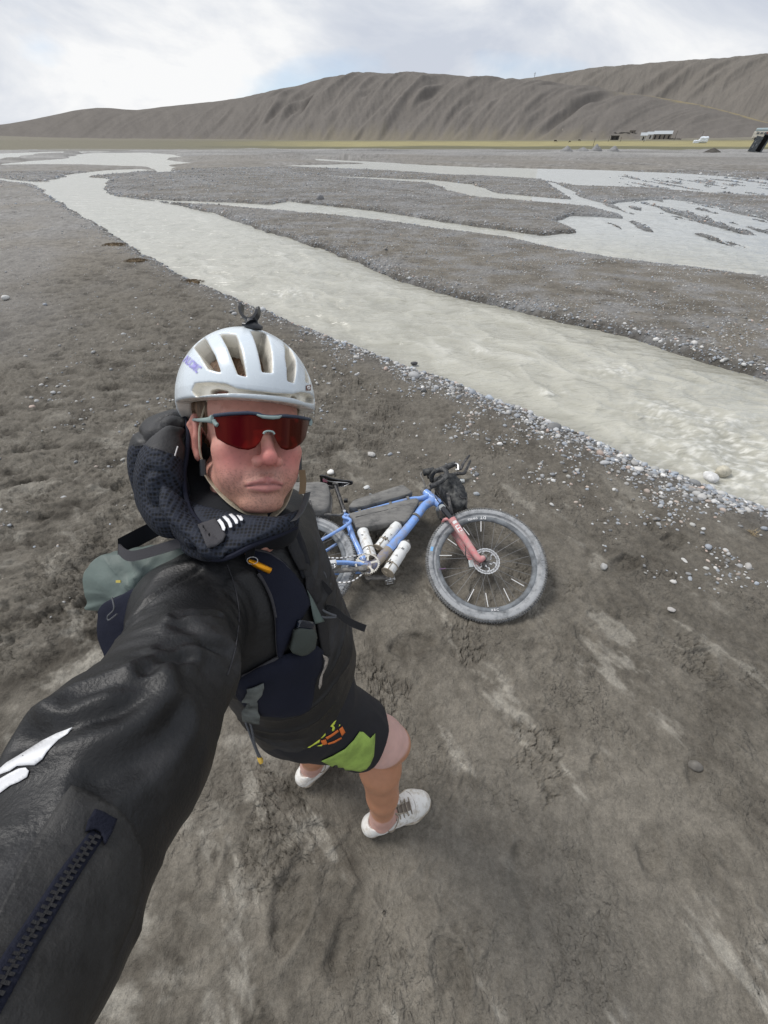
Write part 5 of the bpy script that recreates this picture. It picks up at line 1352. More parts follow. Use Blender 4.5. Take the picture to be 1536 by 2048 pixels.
    m_ = MB(); m_.ribbon(spline([V(604, 940, .60), V(606, 965, .60), V(604, 988, .60)], 6), RT, .010, FW, .002); m_.build("strap", material("brown_strap_webbing", (.20, .14, .08), .85), helm)
    # ---------------- sunglasses
    gl = empty("sunglasses", tuple(hw((0, -110, 0)))); tag(gl, "sports sunglasses with red mirrored shield lens on the cyclist's face", "sunglasses")
    def ly(x, z=0): return -119 + .0072 * x * x + .06 * (z - 18)
    def on_lens(px, py, lift=0.0):      # ray against the lens surface in head mm
        o = hl(CAM); d = unit(hl(V(px, py, 1.0)) - o); t = 200.
        for _ in range(60):
            q = o + d * t; e = q[1] - (ly(q[0], q[2]) - lift); t -= e / (d[1] - .0144 * q[0] * d[0] + 1e-6) * .6
        return o + d * t
    def z2(x, y): return (360 + x / 5.12, 800 + y / 5.12)
    top = [on_lens(*z2(*q)) for q in [(345, 168), (500, 150), (700, 140), (800, 150), (850, 172), (950, 180), (1020, 172), (1080, 170), (1200, 180), (1330, 205)]]
    bot = [on_lens(*z2(*q)) for q in [(352, 270), (360, 330), (375, 392), (480, 455), (600, 500), (700, 513), (770, 490), (825, 425), (855, 350), (870, 328), (900, 320), (945, 330), (965, 355), (1000, 440), (1035, 495), (1090, 515), (1160, 500), (1240, 450), (1285, 390), (1305, 300), (1330, 210)]]
    # densify to a strip between the brow bar and the lower rim, cut at matching x
    xs = np.linspace(top[0][0] + .3, top[-1][0] - .2, 90)
    tz = np.interp(xs, [q[0] for q in top], [q[2] for q in top]); bz = np.interp(xs, [q[0] for q in sorted(bot, key=lambda q: q[0])], [q[2] for q in sorted(bot, key=lambda q: q[0])])
    nz = 14; vs = []
    for s_ in (0, 1):
        for i, x in enumerate(xs):
            for j in range(nz + 1):
                z = tz[i] + (bz[i] - tz[i]) * j / nz; vs.append(hw((x, ly(x, z) + s_ * 1.6, z)))
    K = len(xs) * (nz + 1); fs = []
    for i in range(len(xs) - 1):
        for j in range(nz):
            a = i * (nz + 1) + j; q = (a, a + nz + 1, a + nz + 2, a + 1); fs.append(q); fs.append(tuple(K + r_ for r_ in q[::-1]))
        a = i * (nz + 1); fs.append((a, K + a, K + a + nz + 1, a + nz + 1)); a += nz; fs.append((a, a + nz + 1, K + a + nz + 1, K + a))
    a = 0; fs += [(j, j + 1, K + j + 1, K + j) for j in range(nz)]; a = (len(xs) - 1) * (nz + 1); fs += [(a + j, K + a + j, K + a + j + 1, a + j + 1) for j in range(nz)]
    lm = bpy.data.materials.new("red_mirror_lens"); lm.use_nodes = True; n_ = lm.node_tree; b = n_.nodes['Principled BSDF']; L = n_.links.new
    b.inputs['Roughness'].default_value = .06; b.inputs['Coat Weight'].default_value = .0; b.inputs['Coat Roughness'].default_value = .03
    b.inputs['Transmission Weight'].default_value = .0; b.inputs['IOR'].default_value = 1.5
    tcn = n_.nodes.new('ShaderNodeTexCoord'); nn = n_.nodes.new('ShaderNodeTexNoise'); nn.inputs['Scale'].default_value = 26; nn.inputs['Detail'].default_value = 2; L(tcn.outputs['Object'], nn.inputs['Vector'])
    sx = n_.nodes.new('ShaderNodeSeparateXYZ'); L(tcn.outputs['Object'], sx.inputs[0])
    mr = n_.nodes.new('ShaderNodeMapRange'); mr.inputs['From Min'].default_value = -.01; mr.inputs['From Max'].default_value = .06; L(sx.outputs['X'], mr.inputs['Value'])
    mx = n_.nodes.new('ShaderNodeMix'); mx.data_type = 'RGBA'; mx.inputs['A'].default_value = (.055, .002, .004, 1); mx.inputs['B'].default_value = (.022, .007, .002, 1); L(mr.outputs[0], mx.inputs['Factor'])
    mz = n_.nodes.new('ShaderNodeMix'); mz.data_type = 'RGBA'; mz.blend_type = 'MIX'; mz.inputs['B'].default_value = (.34, .016, .012, 1); L(mx.outputs['Result'], mz.inputs['A']); rz = n_.nodes.new('ShaderNodeMapRange'); rz.inputs['From Min'].default_value = .52; rz.inputs['From Max'].default_value = .72; rz.inputs['To Max'].default_value = .55; L(nn.outputs['Fac'], rz.inputs['Value']); L(rz.outputs[0], mz.inputs['Factor']); L(mz.outputs['Result'], b.inputs['Base Color'])
    b.inputs['Metallic'].default_value = .0; b.inputs['Specular IOR Level'].default_value = .30; b.inputs['Specular Tint'].default_value = (1, .22, .10, 1); b.inputs['Coat Weight'].default_value = .04
    MB().add(vs, fs).build("lens", lm, gl, auto=False)
    M_navy = material("navy_frame", (.035, .05, .085), .4); M_sage = material("sage_frame", (.26, .34, .33), .45, var=.08)
    m_ = MB(); m_.tube([hw((x, ly(x, z) - .6, z + 1.0)) for x, z in zip(xs, tz)], .0020, 10, flat=(1, 1.2)); m_.build("brow_bar", M_navy, gl)
    m_ = MB(); m_.tube([hw(on_lens(*z2(*q), 1.8)) for q in [(785, 150), (850, 172), (950, 180), (1010, 176), (1040, 160)]], [.0012, .0024, .0026, .0024, .0012], 10); m_.build("brow_vent", M_sage, gl)
    m_ = MB(); m_.tube(spline([hw(on_lens(*z2(*q), 1.2)) for q in [(855, 348), (868, 328), (905, 318), (950, 326), (968, 350)]], 5), .0014, 10); m_.build("nose_bridge", M_sage, gl)
    for s_ in (-1, 1):
        m_ = MB(); x0 = -77 if s_ < 0 else 74
        x0 = (top[0][0] - 1) if s_ < 0 else (top[-1][0] + 1); z0 = (tz[0] if s_ < 0 else tz[-1])
        P_ = spline([hw((x0, ly(x0, z0) - 1, z0 - 3)), hw((x0 + s_ * 3, ly(x0) + 14, z0 - 4)), hw((s_ * 78, -30, 12)), hw((s_ * 81, 10, 14)), hw((s_ * 80, 34, 4))], 7)
        m_.tube(P_, np.interp(np.linspace(0, 1, len(P_)), [0, .12, .3, .6, 1], [.0052, .0058, .0034, .0022, .0022]), 12, up=HR[:, 0], flat=(.5, 1.0) if False else (1.0, .6)); m_.build("temple", M_sage, gl)
    m_ = MB(); m_.tube(spline([hw(on_lens(*z2(*q), 1.0)) for q in [(345, 205), (362, 240), (388, 262)]], 4), [.0028] * 4 + [.0030] * 4 + [.0016], 10); m_.build("hinge_block", M_sage, gl)
# ================================================================ CLOTHES, VEST, SHOES
from mathutils.bvhtree import BVHTree
from mathutils.geometry import delaunay_2d_cdt
def bvh_of(V_, F_): return BVHTree.FromPolygons([tuple(v) for v in V_], [tuple(int(i) for i in f) for f in F_])
def drape(name, poly, bvh, mat, parent, lift=.0015, thick=.0015, res=5.0, sm=0, puff=0.0, attrs=None, pleat=None):
    """a piece of cloth laid on the surface under a photo outline: conforms to it, has its own thickness"""
    P = np.array(poly, float)
    if sm: P = spline(P, sm, closed=True)
    Q_ = []
    for i in range(len(P)):
        a, b = P[i], P[(i + 1) % len(P)]; n = max(1, int(np.linalg.norm(b - a) / res))
        for k in range(n): Q_.append(a + (b - a) * k / n)
    P = np.array(Q_); x0, y0 = P.min(0); x1, y1 = P.max(0)
    gx, gy = np.meshgrid(np.arange(x0, x1, res), np.arange(y0, y1, res)); gx = gx + (np.arange(gx.shape[0]) % 2)[:, None] * res * .5
    g = np.stack([gx.ravel(), gy.ravel()], -1); sd_ = sdist(g[:, 0], g[:, 1], P); g = g[sd_ < -res * .55]
    allp = np.concatenate([P, g]); n = len(P)
    co, ed, fa, _, _, _ = delaunay_2d_cdt([Vector(q) for q in allp], [(i, (i + 1) % n) for i in range(n)], [list(range(n))], 1, 1e-5)
    pts = np.array([c[:] for c in co]); sdp = -sdist(pts[:, 0], pts[:, 1], P) if puff else None
    hit = []; nr = []
    for i, (x, y) in enumerate(pts):
        d = unit(pdir(x, y)); h = bvh.ray_cast(Vector(CAM), Vector(d), 8)
        if h[0] is None: hit.append(None); nr.append(None); continue
        h_n = np.array(h[1]); h_n = h_n if np.dot(h_n, d) < 0 else -h_n
        hit.append(np.array(h[0])); nr.append(h_n)
    ok = [h is not None for h in hit]
    if not any(ok): return None
    md = np.median([np.linalg.norm(hit[i] - CAM) for i in range(len(pts)) if ok[i]])
    P3 = []
    for i in range(len(pts)):
        if not ok[i]: P3.append(np.zeros(3)); continue
        pf = puff * (1 - math.exp(-sdp[i] / 12.0)) if puff else 0
        P3.append(hit[i] + (nr[i] if thick > .0007 else -unit(hit[i] - CAM)) * (lift + pf))
    P3 = np.array(P3); depth = np.linalg.norm(P3 - CAM, axis=1)
    fs = []
    for f in fa:
        if not all(ok[i] for i in f): continue
        dd = [depth[i] for i in f]
        if max(dd) - min(dd) > .06: continue
        a, b, c = [P3[i] for i in f[:3]]
        f = list(f)
        if np.dot(np.cross(b - a, c - a), CAM - a) < 0: f = f[::-1]
        fs.append(tuple(f))
    if not fs: return None
    used = sorted({i for f in fs for i in f}); idx = {k: j for j, k in enumerate(used)}
    o = np_mesh(name, P3[used], [tuple(idx[i] for i in f) for f in fs], mat, parent, True)
    if thick:
        m = o.modifiers.new('t', 'SOLIDIFY'); m.thickness = thick; m.offset = 1.0
    return o
def onto(px, py, bvh, lift=.003):
    d = unit(pdir(px, py)); h = bvh.ray_cast(Vector(CAM), Vector(d), 8)
    return None if h[0] is None else np.array(h[0]) - d * lift
def arm_coord(Vv, pts):
    """distance along the poly-line pts, its direction there, and the foot point"""
    best = np.full(len(Vv), 1e9); s_ = np.zeros(len(Vv)); T_ = np.zeros_like(Vv); acc = 0
    for a, b in zip(pts[:-1], pts[1:]):
        ab = b - a; L_ = np.linalg.norm(ab); t = np.clip(((Vv - a) @ ab) / L_ ** 2, 0, 1); d = np.linalg.norm(Vv - a - t[:, None] * ab, axis=1)
        m = d < best; best[m] = d[m]; s_[m] = acc + t[m] * L_; T_[m] = ab / L_; acc += L_
    return s_, T_, best
if want("clothes"):
    M_jac = material("black_rain_nylon", (.0085, .0088, .0098), .47, spec=.45, dust=(.045, .045, .048), dust_amt=.2, dscale=7, bump=.45, bscale=260, stretch=(1, 1, 1), rvar=0)
    M_mesh = material("navy_air_mesh", (.012, .015, .027), .75, spec=.3)
    nt_ = M_mesh.node_tree; b_ = nt_.nodes['Principled BSDF']; vo = nt_.nodes.new('ShaderNodeTexVoronoi'); vo.inputs['Scale'].default_value = 175; vo.feature = 'F1'
    tcn = nt_.nodes.new('ShaderNodeTexCoord'); nt_.links.new(tcn.outputs['Object'], vo.inputs['Vector']); vo.inputs['Randomness'].default_value = .15
    bn = nt_.nodes.new('ShaderNodeBump'); bn.inputs['Strength'].default_value = 1.0; bn.inputs['Distance'].default_value = .0016; nt_.links.new(vo.outputs['Distance'], bn.inputs['Height']); nt_.links.new(bn.outputs[0], b_.inputs['Normal'])
    mr = nt_.nodes.new('ShaderNodeMapRange'); mr.inputs['From Min'].default_value = .25; mr.inputs['From Max'].default_value = .55; nt_.links.new(vo.outputs['Distance'], mr.inputs['Value'])
    mx = nt_.nodes.new('ShaderNodeMix'); mx.data_type = 'RGBA'; mx.inputs['A'].default_value = (.002, .0025, .004, 1); mx.inputs['B'].default_value = (.018, .023, .037, 1); nt_.links.new(mr.outputs[0], mx.inputs['Factor']); nt_.links.new(mx.outputs['Result'], b_.inputs['Base Color'])
    M_navy2 = material("navy_knit", (.012, .014, .026), .85, spec=.2, bump=.5, bscale=500, var=.15)
    M_short = material("black_lycra", (.010, .011, .016), .6, spec=.4, bump=.2, bscale=800)
    M_edge = material("charcoal_binding", (.045, .044, .05), .85, bump=.4, bscale=500)
    M_green = material("sage_ripstop", (.095, .125, .115), .6, var=.2, vscale=8, bump=.6, bscale=60)
    M_dgreen = material("dark_olive_fabric", (.045, .055, .048), .8, bump=.3, bscale=300)
    M_cord = material("grey_cord", (.09, .095, .105), .7, bump=.4, bscale=900)
    M_strap2 = material("black_webbing", (.012, .012, .014), .75, bump=.6, bscale=900)
    M_refl = material("reflective_print", (.72, .73, .75), .4)
    # ---- jacket
    SL = [(*(RSH + RT * .008), .074), (*(RSH * .6 + REL * .4 + RT * .006), .070), (*REL, .066), (*(REL * .55 + RWR * .45 - RT * .008), .075), (*RWR, .056), (*(RWR * .3 + RHN * .7), .045)]
    LS_ = [(*LSH, .078), (*(LSH * .5 + LEL * .5), .068), (*LEL, .064), (*(LEL * .4 + LWR * .6), .056), (*(LWR * .85 + LHN * .15), .042)]
    def f_jac(P):
        d = s_ell(P, (-.245, .455, 1.26), (.140, .185, .225)); d = smin(d, s_ell(P, (-.225, .435, 1.06), (.150, .180, .21)), .07)
        d = smin(d, s_ell(P, (-.215, .42, .94), (.150, .170, .12)), .05)
        d = smin(d, s_cap(P, NECK - [0.0, 0, .03], RSH, .075, .085), .05); d = smin(d, s_cap(P, NECK - [0, 0, .04], LSH, .07, .07), .05)
        hem = .936 + .47 * (P[:, 0] + .22)
        d = smax(d, hem - P[:, 2], .012)
        d = smax(d, P[:, 2] - 1.50, .02)
        d = smin(d, s_chain(P, SL, .025), .03); d = smin(d, s_chain(P, LS_, .03), .03)
        return d
    Vj, Fj = nets(f_jac, (-.66, -.30, .85), (.12, .80, 2.0), .0042)
    # cut nothing at the sleeve; folds follow the cloth
    N0 = vnormals(Vj, Fj)
    AP = [RSH, REL, RWR, RHN]; s_, T_, dist = arm_coord(Vj, AP)
    onarm = sst(.16 - dist, 0, .05) * sst(s_, .02, .10)
    rel = Vj - (RSH + 0); e1 = unit(np.cross(T_.mean(0), [0, 0, 1.])); e2 = np.cross(T_.mean(0), e1)
    ca = rel @ e1; cb = rel @ e2
    # long diagonal folds round the sleeve, finer gathers at shoulder and elbow
    ph = s_ * 30 + ca * 16 + cb * 7 + 2.6 * pn3(Vj * 5.5, 2)
    fold = (1 - np.abs(np.sin(ph))) ** 2.0 * sst(pn3(Vj * 7 + 3, 4), -.25, .35)
    ph2 = s_ * 62 - ca * 30 + 3.5 * pn3(Vj * 8, 6); fold2 = (1 - np.abs(np.sin(ph2))) ** 1.6 * sst(pn3(Vj * 9 + 9, 7), -.1, .4)
    gath = np.sin(s_ * 300 + 34 * ca + 5 * pn3(Vj * 9, 8)) * (1 - sst(s_, .16, .30)) * sst(pn3(Vj * 7, 9), -.3, .3)
    bodyf = (1 - onarm)
    phb = Vj[:, 2] * 55 + 12 * Vj[:, 0] + 3 * pn3(Vj * 6, 12); foldb = (1 - np.abs(np.sin(phb))) ** 2 * sst(pn3(Vj * 6, 14), -.1, .4)
    disp = onarm * (.0045 * fold + .0026 * fold2 + .0012 * gath + .0012 * pn3(Vj * 10, 5) + .0012 * pn3(Vj * 40, 15)) + bodyf * (.0065 * foldb + .005 * pn3(Vj * 9, 16) + .0012 * pn3(Vj * 45, 17))
    # two deep creases across the shoulder and one down the sleeve
    def crease(pxs, dep, wid, dz):
        global Vj
        C3 = [onto(x, y, BV, 0) for x, y in pxs]; C3 = spline([c for c in C3 if c is not None], 8)
        dm = np.full(len(Vj), 9.)
        for a, b in zip(C3[:-1], C3[1:]):
            ab = b - a; t = np.clip(((Vj - a) @ ab) / (ab @ ab + 1e-12), 0, 1); dm = np.minimum(dm, np.linalg.norm(Vj - a - t[:, None] * ab, axis=1))
        Vj = Vj - N0 * (dep * .7 * np.exp(-(dm / wid) ** 2))[:, None] + N0 * (dep * .6 * np.exp(-((dm - wid * 2.0) / wid) ** 2))[:, None]
    Vj = Vj + N0 * disp[:, None]
    BV = bvh_of(Vj, Fj)
    for pxs, dep, wid in (([(355, 1235), (400, 1228), (440, 1232)], .006, .005), ([(290, 1345), (330, 1325), (372, 1318)], .006, .006), ([(150, 1400), (230, 1370), (300, 1350)], .008, .008), ([(60, 1480), (150, 1440), (230, 1420), (290, 1380)], .010, .010),
                          ([(270, 1230), (330, 1180), (400, 1140)], .005, .005), ([(360, 1250), (420, 1290), (470, 1330)], .005, .008), ([(200, 1560), (300, 1500), (350, 1440)], .006, .010), ([(330, 1300), (380, 1290), (455, 1300)], .005, .006)):
        crease(pxs, dep, wid, 0)
    Vj = relax(Vj, Fj, 1, .3)
    BV = bvh_of(Vj, Fj)
    jac = np_mesh("jacket", Vj, Fj, M_jac, person)
    # sleeve details
    c4 = lambda L: [(x / 2.954, 1400 + y / 2.954) for x, y in L]
    drape("reflective_mark", c4([(-80, 470), (0, 405), (40, 370), (100, 335), (180, 285), (250, 240), (330, 200), (430, 160), (400, 200), (345, 235), (305, 275), (275, 310), (250, 350), (205, 385), (160, 385), (100, 390), (60, 418), (0, 440), (-80, 500)]), BV, M_refl, jac, .001, .0004)
    drape("reflective_mark", c4([(-80, 520), (0, 465), (50, 436), (110, 405), (152, 398), (172, 418), (160, 455), (110, 485), (60, 505), (0, 550), (-80, 610)]), BV, M_refl, jac, .001, .0004)
    drape("cuff_panel", c4([(415, 520), (520, 560), (680, 640), (770, 745), (830, 900), (830, 1100), (770, 1300), (600, 1680), (440, 2000), (-200, 2000), (-200, 1640), (0, 1250), (150, 940)]), BV, material("cuff_nylon", (.0095, .0095, .010), .55, dust=(.04, .039, .037), dust_amt=.45, dscale=12, bump=.5, bscale=220), jac, .0016, .0008, res=9)
    drape("zip_garage", c4([(545, 665), (600, 680), (665, 720), (640, 800), (600, 880), (575, 800), (545, 780), (490, 795), (510, 720)]), BV, M_navy2, jac, .003, .002)
    tp = c4([(565, 800), (480, 925), (400, 1040), (300, 1200), (200, 1360), (100, 1520), (0, 1690), (-90, 1840)])
    tp = spline([(x, y) for x, y in tp], 14); dt = np.diff(tp, axis=0); dt = np.vstack([dt, dt[-1]]); dt /= np.linalg.norm(dt, axis=1)[:, None]; nn = np.stack([dt[:, 1], -dt[:, 0]], -1)
    wd = np.interp(np.linspace(0, 1, len(tp)), [0, 1], [15, 27])[:, None]
    drape("zip_tape", np.concatenate([tp + nn * wd, (tp - nn * wd)[::-1]]), BV, M_navy2, jac, .0024, .0008, res=8)
    zt = MB(); L3 = np.array([onto(x, y, BV, .004) for x, y in tp if onto(x, y, BV) is not None]); seg = np.linalg.norm(np.diff(L3, axis=0), axis=1); cs_ = np.concatenate([[0], np.cumsum(seg)])
    for i in range(int(cs_[-1] / .0017)):
        q = np.array([np.interp(i * .0017, cs_, L3[:, k]) for k in range(3)]); q2 = np.array([np.interp(i * .0017 + .002, cs_, L3[:, k]) for k in range(3)]); d = unit(q2 - q); vn = unit(CAM - q); w = np.cross(d, vn); sg = 1 if i % 2 else -1
        zt.box(q + w * .0016 * sg, d, w, vn, .0008, .0024, .0011)
    zt.build("zip_teeth", M_strap2, jac, smooth=False)
    for pl in ([(455, 1350), (470, 1300), (478, 1230), (470, 1175), (455, 1130)],): 
        q = [onto(x, y, BV, .0006) for x, y in spline(pl, 6)]; m_ = MB(); m_.tube([k for k in q if k is not None], .0008, 6); m_.build("seam", M_edge, jac)
    # ---- hood: loose cloth lofted through its own edge and ridge lines
    def loft(curves, nu=70, nv=26):
        C3 = []
        for c in curves:
            S = spline([V(*q) for q in c], 12); sg = np.concatenate([[0], np.cumsum(np.linalg.norm(np.diff(S, axis=0), axis=1))]); sg /= sg[-1]
            C3.append(np.stack([np.interp(np.linspace(0, 1, nu), sg, S[:, k]) for k in range(3)], -1))
        C3 = np.array(C3); out_ = []
        for i in range(nu):
            S = spline(C3[:, i], 10); sg = np.concatenate([[0], np.cumsum(np.linalg.norm(np.diff(S, axis=0), axis=1))]); sg /= sg[-1]
            out_.append(np.stack([np.interp(np.linspace(0, 1, nv), sg, S[:, k]) for k in range(3)], -1))
        Vv = np.array(out_).reshape(-1, 3); Ff = np.array([(i * nv + j, (i + 1) * nv + j, (i + 1) * nv + j + 1, i * nv + j + 1) for i in range(nu - 1) for j in range(nv - 1)])
        N_ = vnormals(Vv, Ff)
        if (N_ * (CAM - Vv)).sum() < 0: Ff = Ff[:, ::-1]; N_ = -N_
        return Vv, Ff, N_
    va, fa_, na = loft([[(352, 830, .66), (300, 850, .69), (276, 895, .68), (272, 950, .67), (284, 1005, .65), (318, 1060, .63), (385, 1105, .60), (440, 1112, .57)],
                        [(345, 822, .645), (296, 842, .64), (264, 888, .62), (258, 940, .61), (270, 1000, .595), (302, 1055, .575), (370, 1112, .55), (440, 1120, .535)],
                        [(352, 822, .635), (322, 848, .585), (298, 892, .560), (292, 945, .550), (306, 1000, .540), (334, 1050, .525), (388, 1100, .515), (446, 1114, .518)],
                        [(362, 826, .630), (352, 856, .585), (338, 900, .560), (334, 950, .548), (345, 1005, .540), (368, 1048, .528), (412, 1086, .518), (454, 1106, .518)],
                        [(367, 828, .630), (374, 856, .605), (372, 905, .590), (366, 955, .580), (374, 1008, .565), (394, 1040, .550), (430, 1068, .535), (464, 1094, .525)],
                        [(366, 832, .65), (376, 860, .66), (378, 908, .66), (374, 955, .65), (388, 1005, .63), (410, 1030, .61), (444, 1052, .58), (472, 1078, .55)]], 110, 60)
    fo = .0050 * pn3(va * np.array([8., 8, 5]), 21) - .013 * np.exp(-(pn3(va * np.array([7., 7, 4]) + 2, 23) / .07) ** 2) - .006 * np.exp(-(pn3(va * np.array([13., 13, 7]) + 7, 25) / .08) ** 2) + .0012 * pn3(va * 38, 24)
    va = va + na * fo[:, None]; hood = np_mesh("hood", va, fa_, M_mesh, person); hood.data.materials.append(M_jac); hood.modifiers.new('t', 'SOLIDIFY').thickness = -.0022
    vb, fb, nb_ = loft([[(376, 1004, .63), (420, 1018, .61), (470, 1028, .59), (520, 1034, .575), (560, 1036, .575), (598, 1022, .60)],
                        [(374, 1008, .585), (420, 1022, .562), (470, 1030, .550), (520, 1036, .550), (560, 1038, .56), (597, 1026, .59)],
                        [(380, 1052, .545), (420, 1070, .535), (465, 1070, .528), (515, 1058, .533), (560, 1046, .55), (596, 1034, .585)],
                        [(392, 1090, .535), (425, 1100, .522), (465, 1096, .518), (512, 1076, .526), (558, 1060, .546), (594, 1046, .585)],
                        [(400, 1108, .55), (432, 1118, .535), (462, 1112, .527), (505, 1090, .535), (556, 1070, .555), (592, 1054, .60)]], 100, 46)
    fo = .0045 * pn3(vb * np.array([9., 9, 9]), 31) - .010 * np.exp(-(pn3(vb * np.array([6., 6, 14]) + 5, 33) / .08) ** 2)
    vb = vb + nb_ * fo[:, None]; colr = np_mesh("collar", vb, fb, M_mesh, person); colr.modifiers.new('t', 'SOLIDIFY').thickness = -.0022
    m_ = MB(); m_.tube(spline([V(367, 828, .629), V(376, 856, .603), V(374, 905, .588), V(368, 955, .578), V(376, 1008, .563), V(396, 1042, .548), V(430, 1070, .533), V(464, 1096, .522)], 8), .0034, 8); m_.build("hood_rim", M_navy2, hood)
    m_ = MB(); m_.tube(spline([V(400, 1110, .532), V(432, 1119, .522), V(462, 1113, .517), V(505, 1091, .526), V(556, 1071, .547), V(592, 1055, .588)], 8), .0036, 8); m_.build("collar_hem", M_navy2, colr)
    Vo_, Fo_ = join([(va, fa_), (vb, fb)]); BH = bvh_of(Vo_, Fo_)
    cen = va[fa_].mean(1); pxh, pyh, _ = project(cen); seam_y = np.interp(pxh, [255, 265, 290, 330, 365], [905, 892, 890, 905, 920])
    hood.data.polygons.foreach_set('material_index', ((pyh < seam_y) & (pxh < 374)).astype(np.int32))
    q = [onto(x, y, BH, .001) for x, y in [(262, 893), (285, 889), (310, 896), (335, 905), (352, 915)]]; m_ = MB(); m_.tube(spline([k for k in q if k is not None], 5), .0016, 6); m_.build("seam", M_edge, hood)
    m_ = MB(); q = [onto(x, y, BH, .002) for x, y in [(349, 912), (352, 902), (355, 893)]]; q = [k for k in q if k is not None]
    if len(q) > 1: m_.tube(q, .0013, 6); m_.build("reflective_tab", M_refl, hood)
    c1_ = lambda L: [(240 + x / 2.954, 580 + y / 2.954) for x, y in L]
    BJH = bvh_of(*join([(Vj, Fj), (Vo_, Fo_)]))
    flap = drape("collar_flap", c1_([(455, 1408), (520, 1385), (580, 1365), (612, 1420), (640, 1460), (620, 1500), (560, 1530), (520, 1535), (495, 1480)]), BJH, M_edge, hood, .006, .002)
    for L in ([(575, 1362), (592, 1352), (612, 1375), (624, 1405), (618, 1424), (606, 1420), (596, 1392)], [(605, 1340), (622, 1334), (645, 1352), (662, 1382), (664, 1402), (648, 1406), (636, 1376)], [(642, 1327), (660, 1322), (684, 1342), (698, 1362), (698, 1380), (684, 1384), (670, 1358)],
              [(680, 1320), (696, 1320), (718, 1338), (728, 1352), (724, 1364), (712, 1364), (700, 1346)], [(540, 1362), (560, 1356), (566, 1366), (548, 1372)], [(503, 1382), (528, 1375), (546, 1382), (524, 1390)], [(462, 1398), (484, 1390), (492, 1396), (470, 1403)]):
        drape("reflective_bar", c1_(L), BJH, M_refl, hood, .009, .0006, res=2.0)
    def f_lin(P):
        d = s_chain(P, [(*V(372, 870, .72), .022), (*V(372, 905, .70), .042), (*V(375, 960, .69), .052), (*V(400, 1020, .66), .050), (*V(455, 1060, .63), .045), (*V(555, 1055, .64), .035)], .03)
        return smin(d, s_ell(P, V(440, 1040, .60), (.075, .05, .035)), .02)
    vl, fl_ = nets(f_lin, (-.46, .30, 1.25), (-.02, .80, 1.80), .005)
    np_mesh("hood_lining", vl, fl_, material("black_hood_lining", (.006, .007, .010), .95, bump=.3, bscale=300), person)
    # ---- shorts
    def f_sh(P):
        d = s_ell(P, (*(PEL - [0, 0, .02]), ), (.135, .165, .14))
        a = RHP; k = RHP * .38 + RKN * .62; l = LHP * .42 + LKN * .58
        d = smin(d, s_cap(P, a + [0, 0, .02], k, .112, .100), .05); d = smin(d, s_cap(P, LHP + [0, 0, .02], l, .105, .090), .04)
        u_ = unit(unit(RKN - RHP) + .45 * np.array([1., .2, 0])); cut = (P - (RHP * .33 + RKN * .67)) @ u_
        u2 = unit(LKN - LHP); cut2 = (P - (LHP * .34 + LKN * .66)) @ u2
        near = (np.linalg.norm(P - RKN, axis=1) < np.linalg.norm(P - LKN, axis=1))
        return smax(d, np.where(near, cut, cut2), .006)
    Vs, Fs = nets(f_sh, (-.42, .16, .50), (.16, .68, 1.12), .0045); Ns = vnormals(Vs, Fs)
    Vs = Vs + Ns * (.003 * pn3(Vs * 12, 31) + .0035 * np.clip(1 - 3 * np.abs(pn3(Vs * 8, 32)), 0, 1))[:, None]
    sho = np_mesh("shorts", Vs, Fs, M_short, person); BS = bvh_of(Vs, Fs)
    c5 = lambda L: [(520 + x / 3.491, 1350 + y / 3.491) for x, y in L]; c7b = lambda L: [(420 + x / 4.267, 1240 + y / 4.267) for x, y in L]
    drape("green_panel", c5([(425, 592), (500, 560), (590, 510), (650, 450), (690, 392), (715, 395), (765, 440), (798, 405), (796, 470), (790, 560), (765, 620), (740, 650), (700, 668), (640, 655), (575, 655), (520, 640)]), BS, material("lime_panel", (.29, .42, .085), .75, var=.22, vscale=22, bump=.6, bscale=120), sho, .0025, .001, res=5)
    M_or = material("orange_print", (.72, .17, .03), .6); M_ye = material("yellow_print", (.66, .76, .08), .6)
    for L in ([(740, 1020), (800, 1005), (860, 992), (890, 1022), (830, 1042), (772, 1060)], [(845, 970), (882, 963), (892, 978), (862, 988)], [(680, 1008), (718, 1006), (742, 1018), (702, 1023)], [(985, 1002), (1035, 975), (1090, 935), (1100, 952), (1045, 992), (1000, 1020)],
              [(1100, 932), (1130, 908), (1155, 960), (1125, 992), (1112, 960)], [(945, 1030), (988, 1018), (1002, 1060), (960, 1067)], [(1003, 1052), (1060, 1032), (1120, 1000), (1126, 1012), (1065, 1048), (1010, 1064)], [(895, 1020), (930, 1012), (945, 1020), (905, 1030)]):
        drape("orange_print", c7b(L), BS, M_or, sho, .0022, .0004, res=3)
    for L in ([(905, 985), (948, 968), (945, 935), (975, 925), (1010, 908), (1018, 880), (1052, 872), (1078, 853), (1062, 890), (1052, 900), (1066, 920), (1058, 945), (1040, 948), (1046, 915), (1020, 905), (985, 948), (985, 985), (955, 1008), (930, 1008), (940, 985)],
              [(832, 1090), (868, 1052), (938, 1020), (935, 1042), (872, 1075), (852, 1090)], [(756, 1066), (776, 1068), (770, 1080)], [(790, 1080), (806, 1076), (800, 1096)], [(808, 1070), (824, 1052), (832, 1060)], [(912, 1075), (960, 1060), (955, 1076)], [(1098, 912), (1104, 890), (1113, 894)]):
        drape("yellow_print", c7b(L), BS, M_ye, sho, .0022, .0004, res=3)
    # ---- shoes
    M_shoe = material("white_shoe_leather", (.70, .69, .66), .55, dust=(.42, .37, .30), dust_amt=.30, dscale=34, bump=.25, bscale=500); M_sole = material("pale_shoe_sole", (.60, .56, .48), .7, dust=(.30, .25, .19), dust_amt=.6, dscale=40)
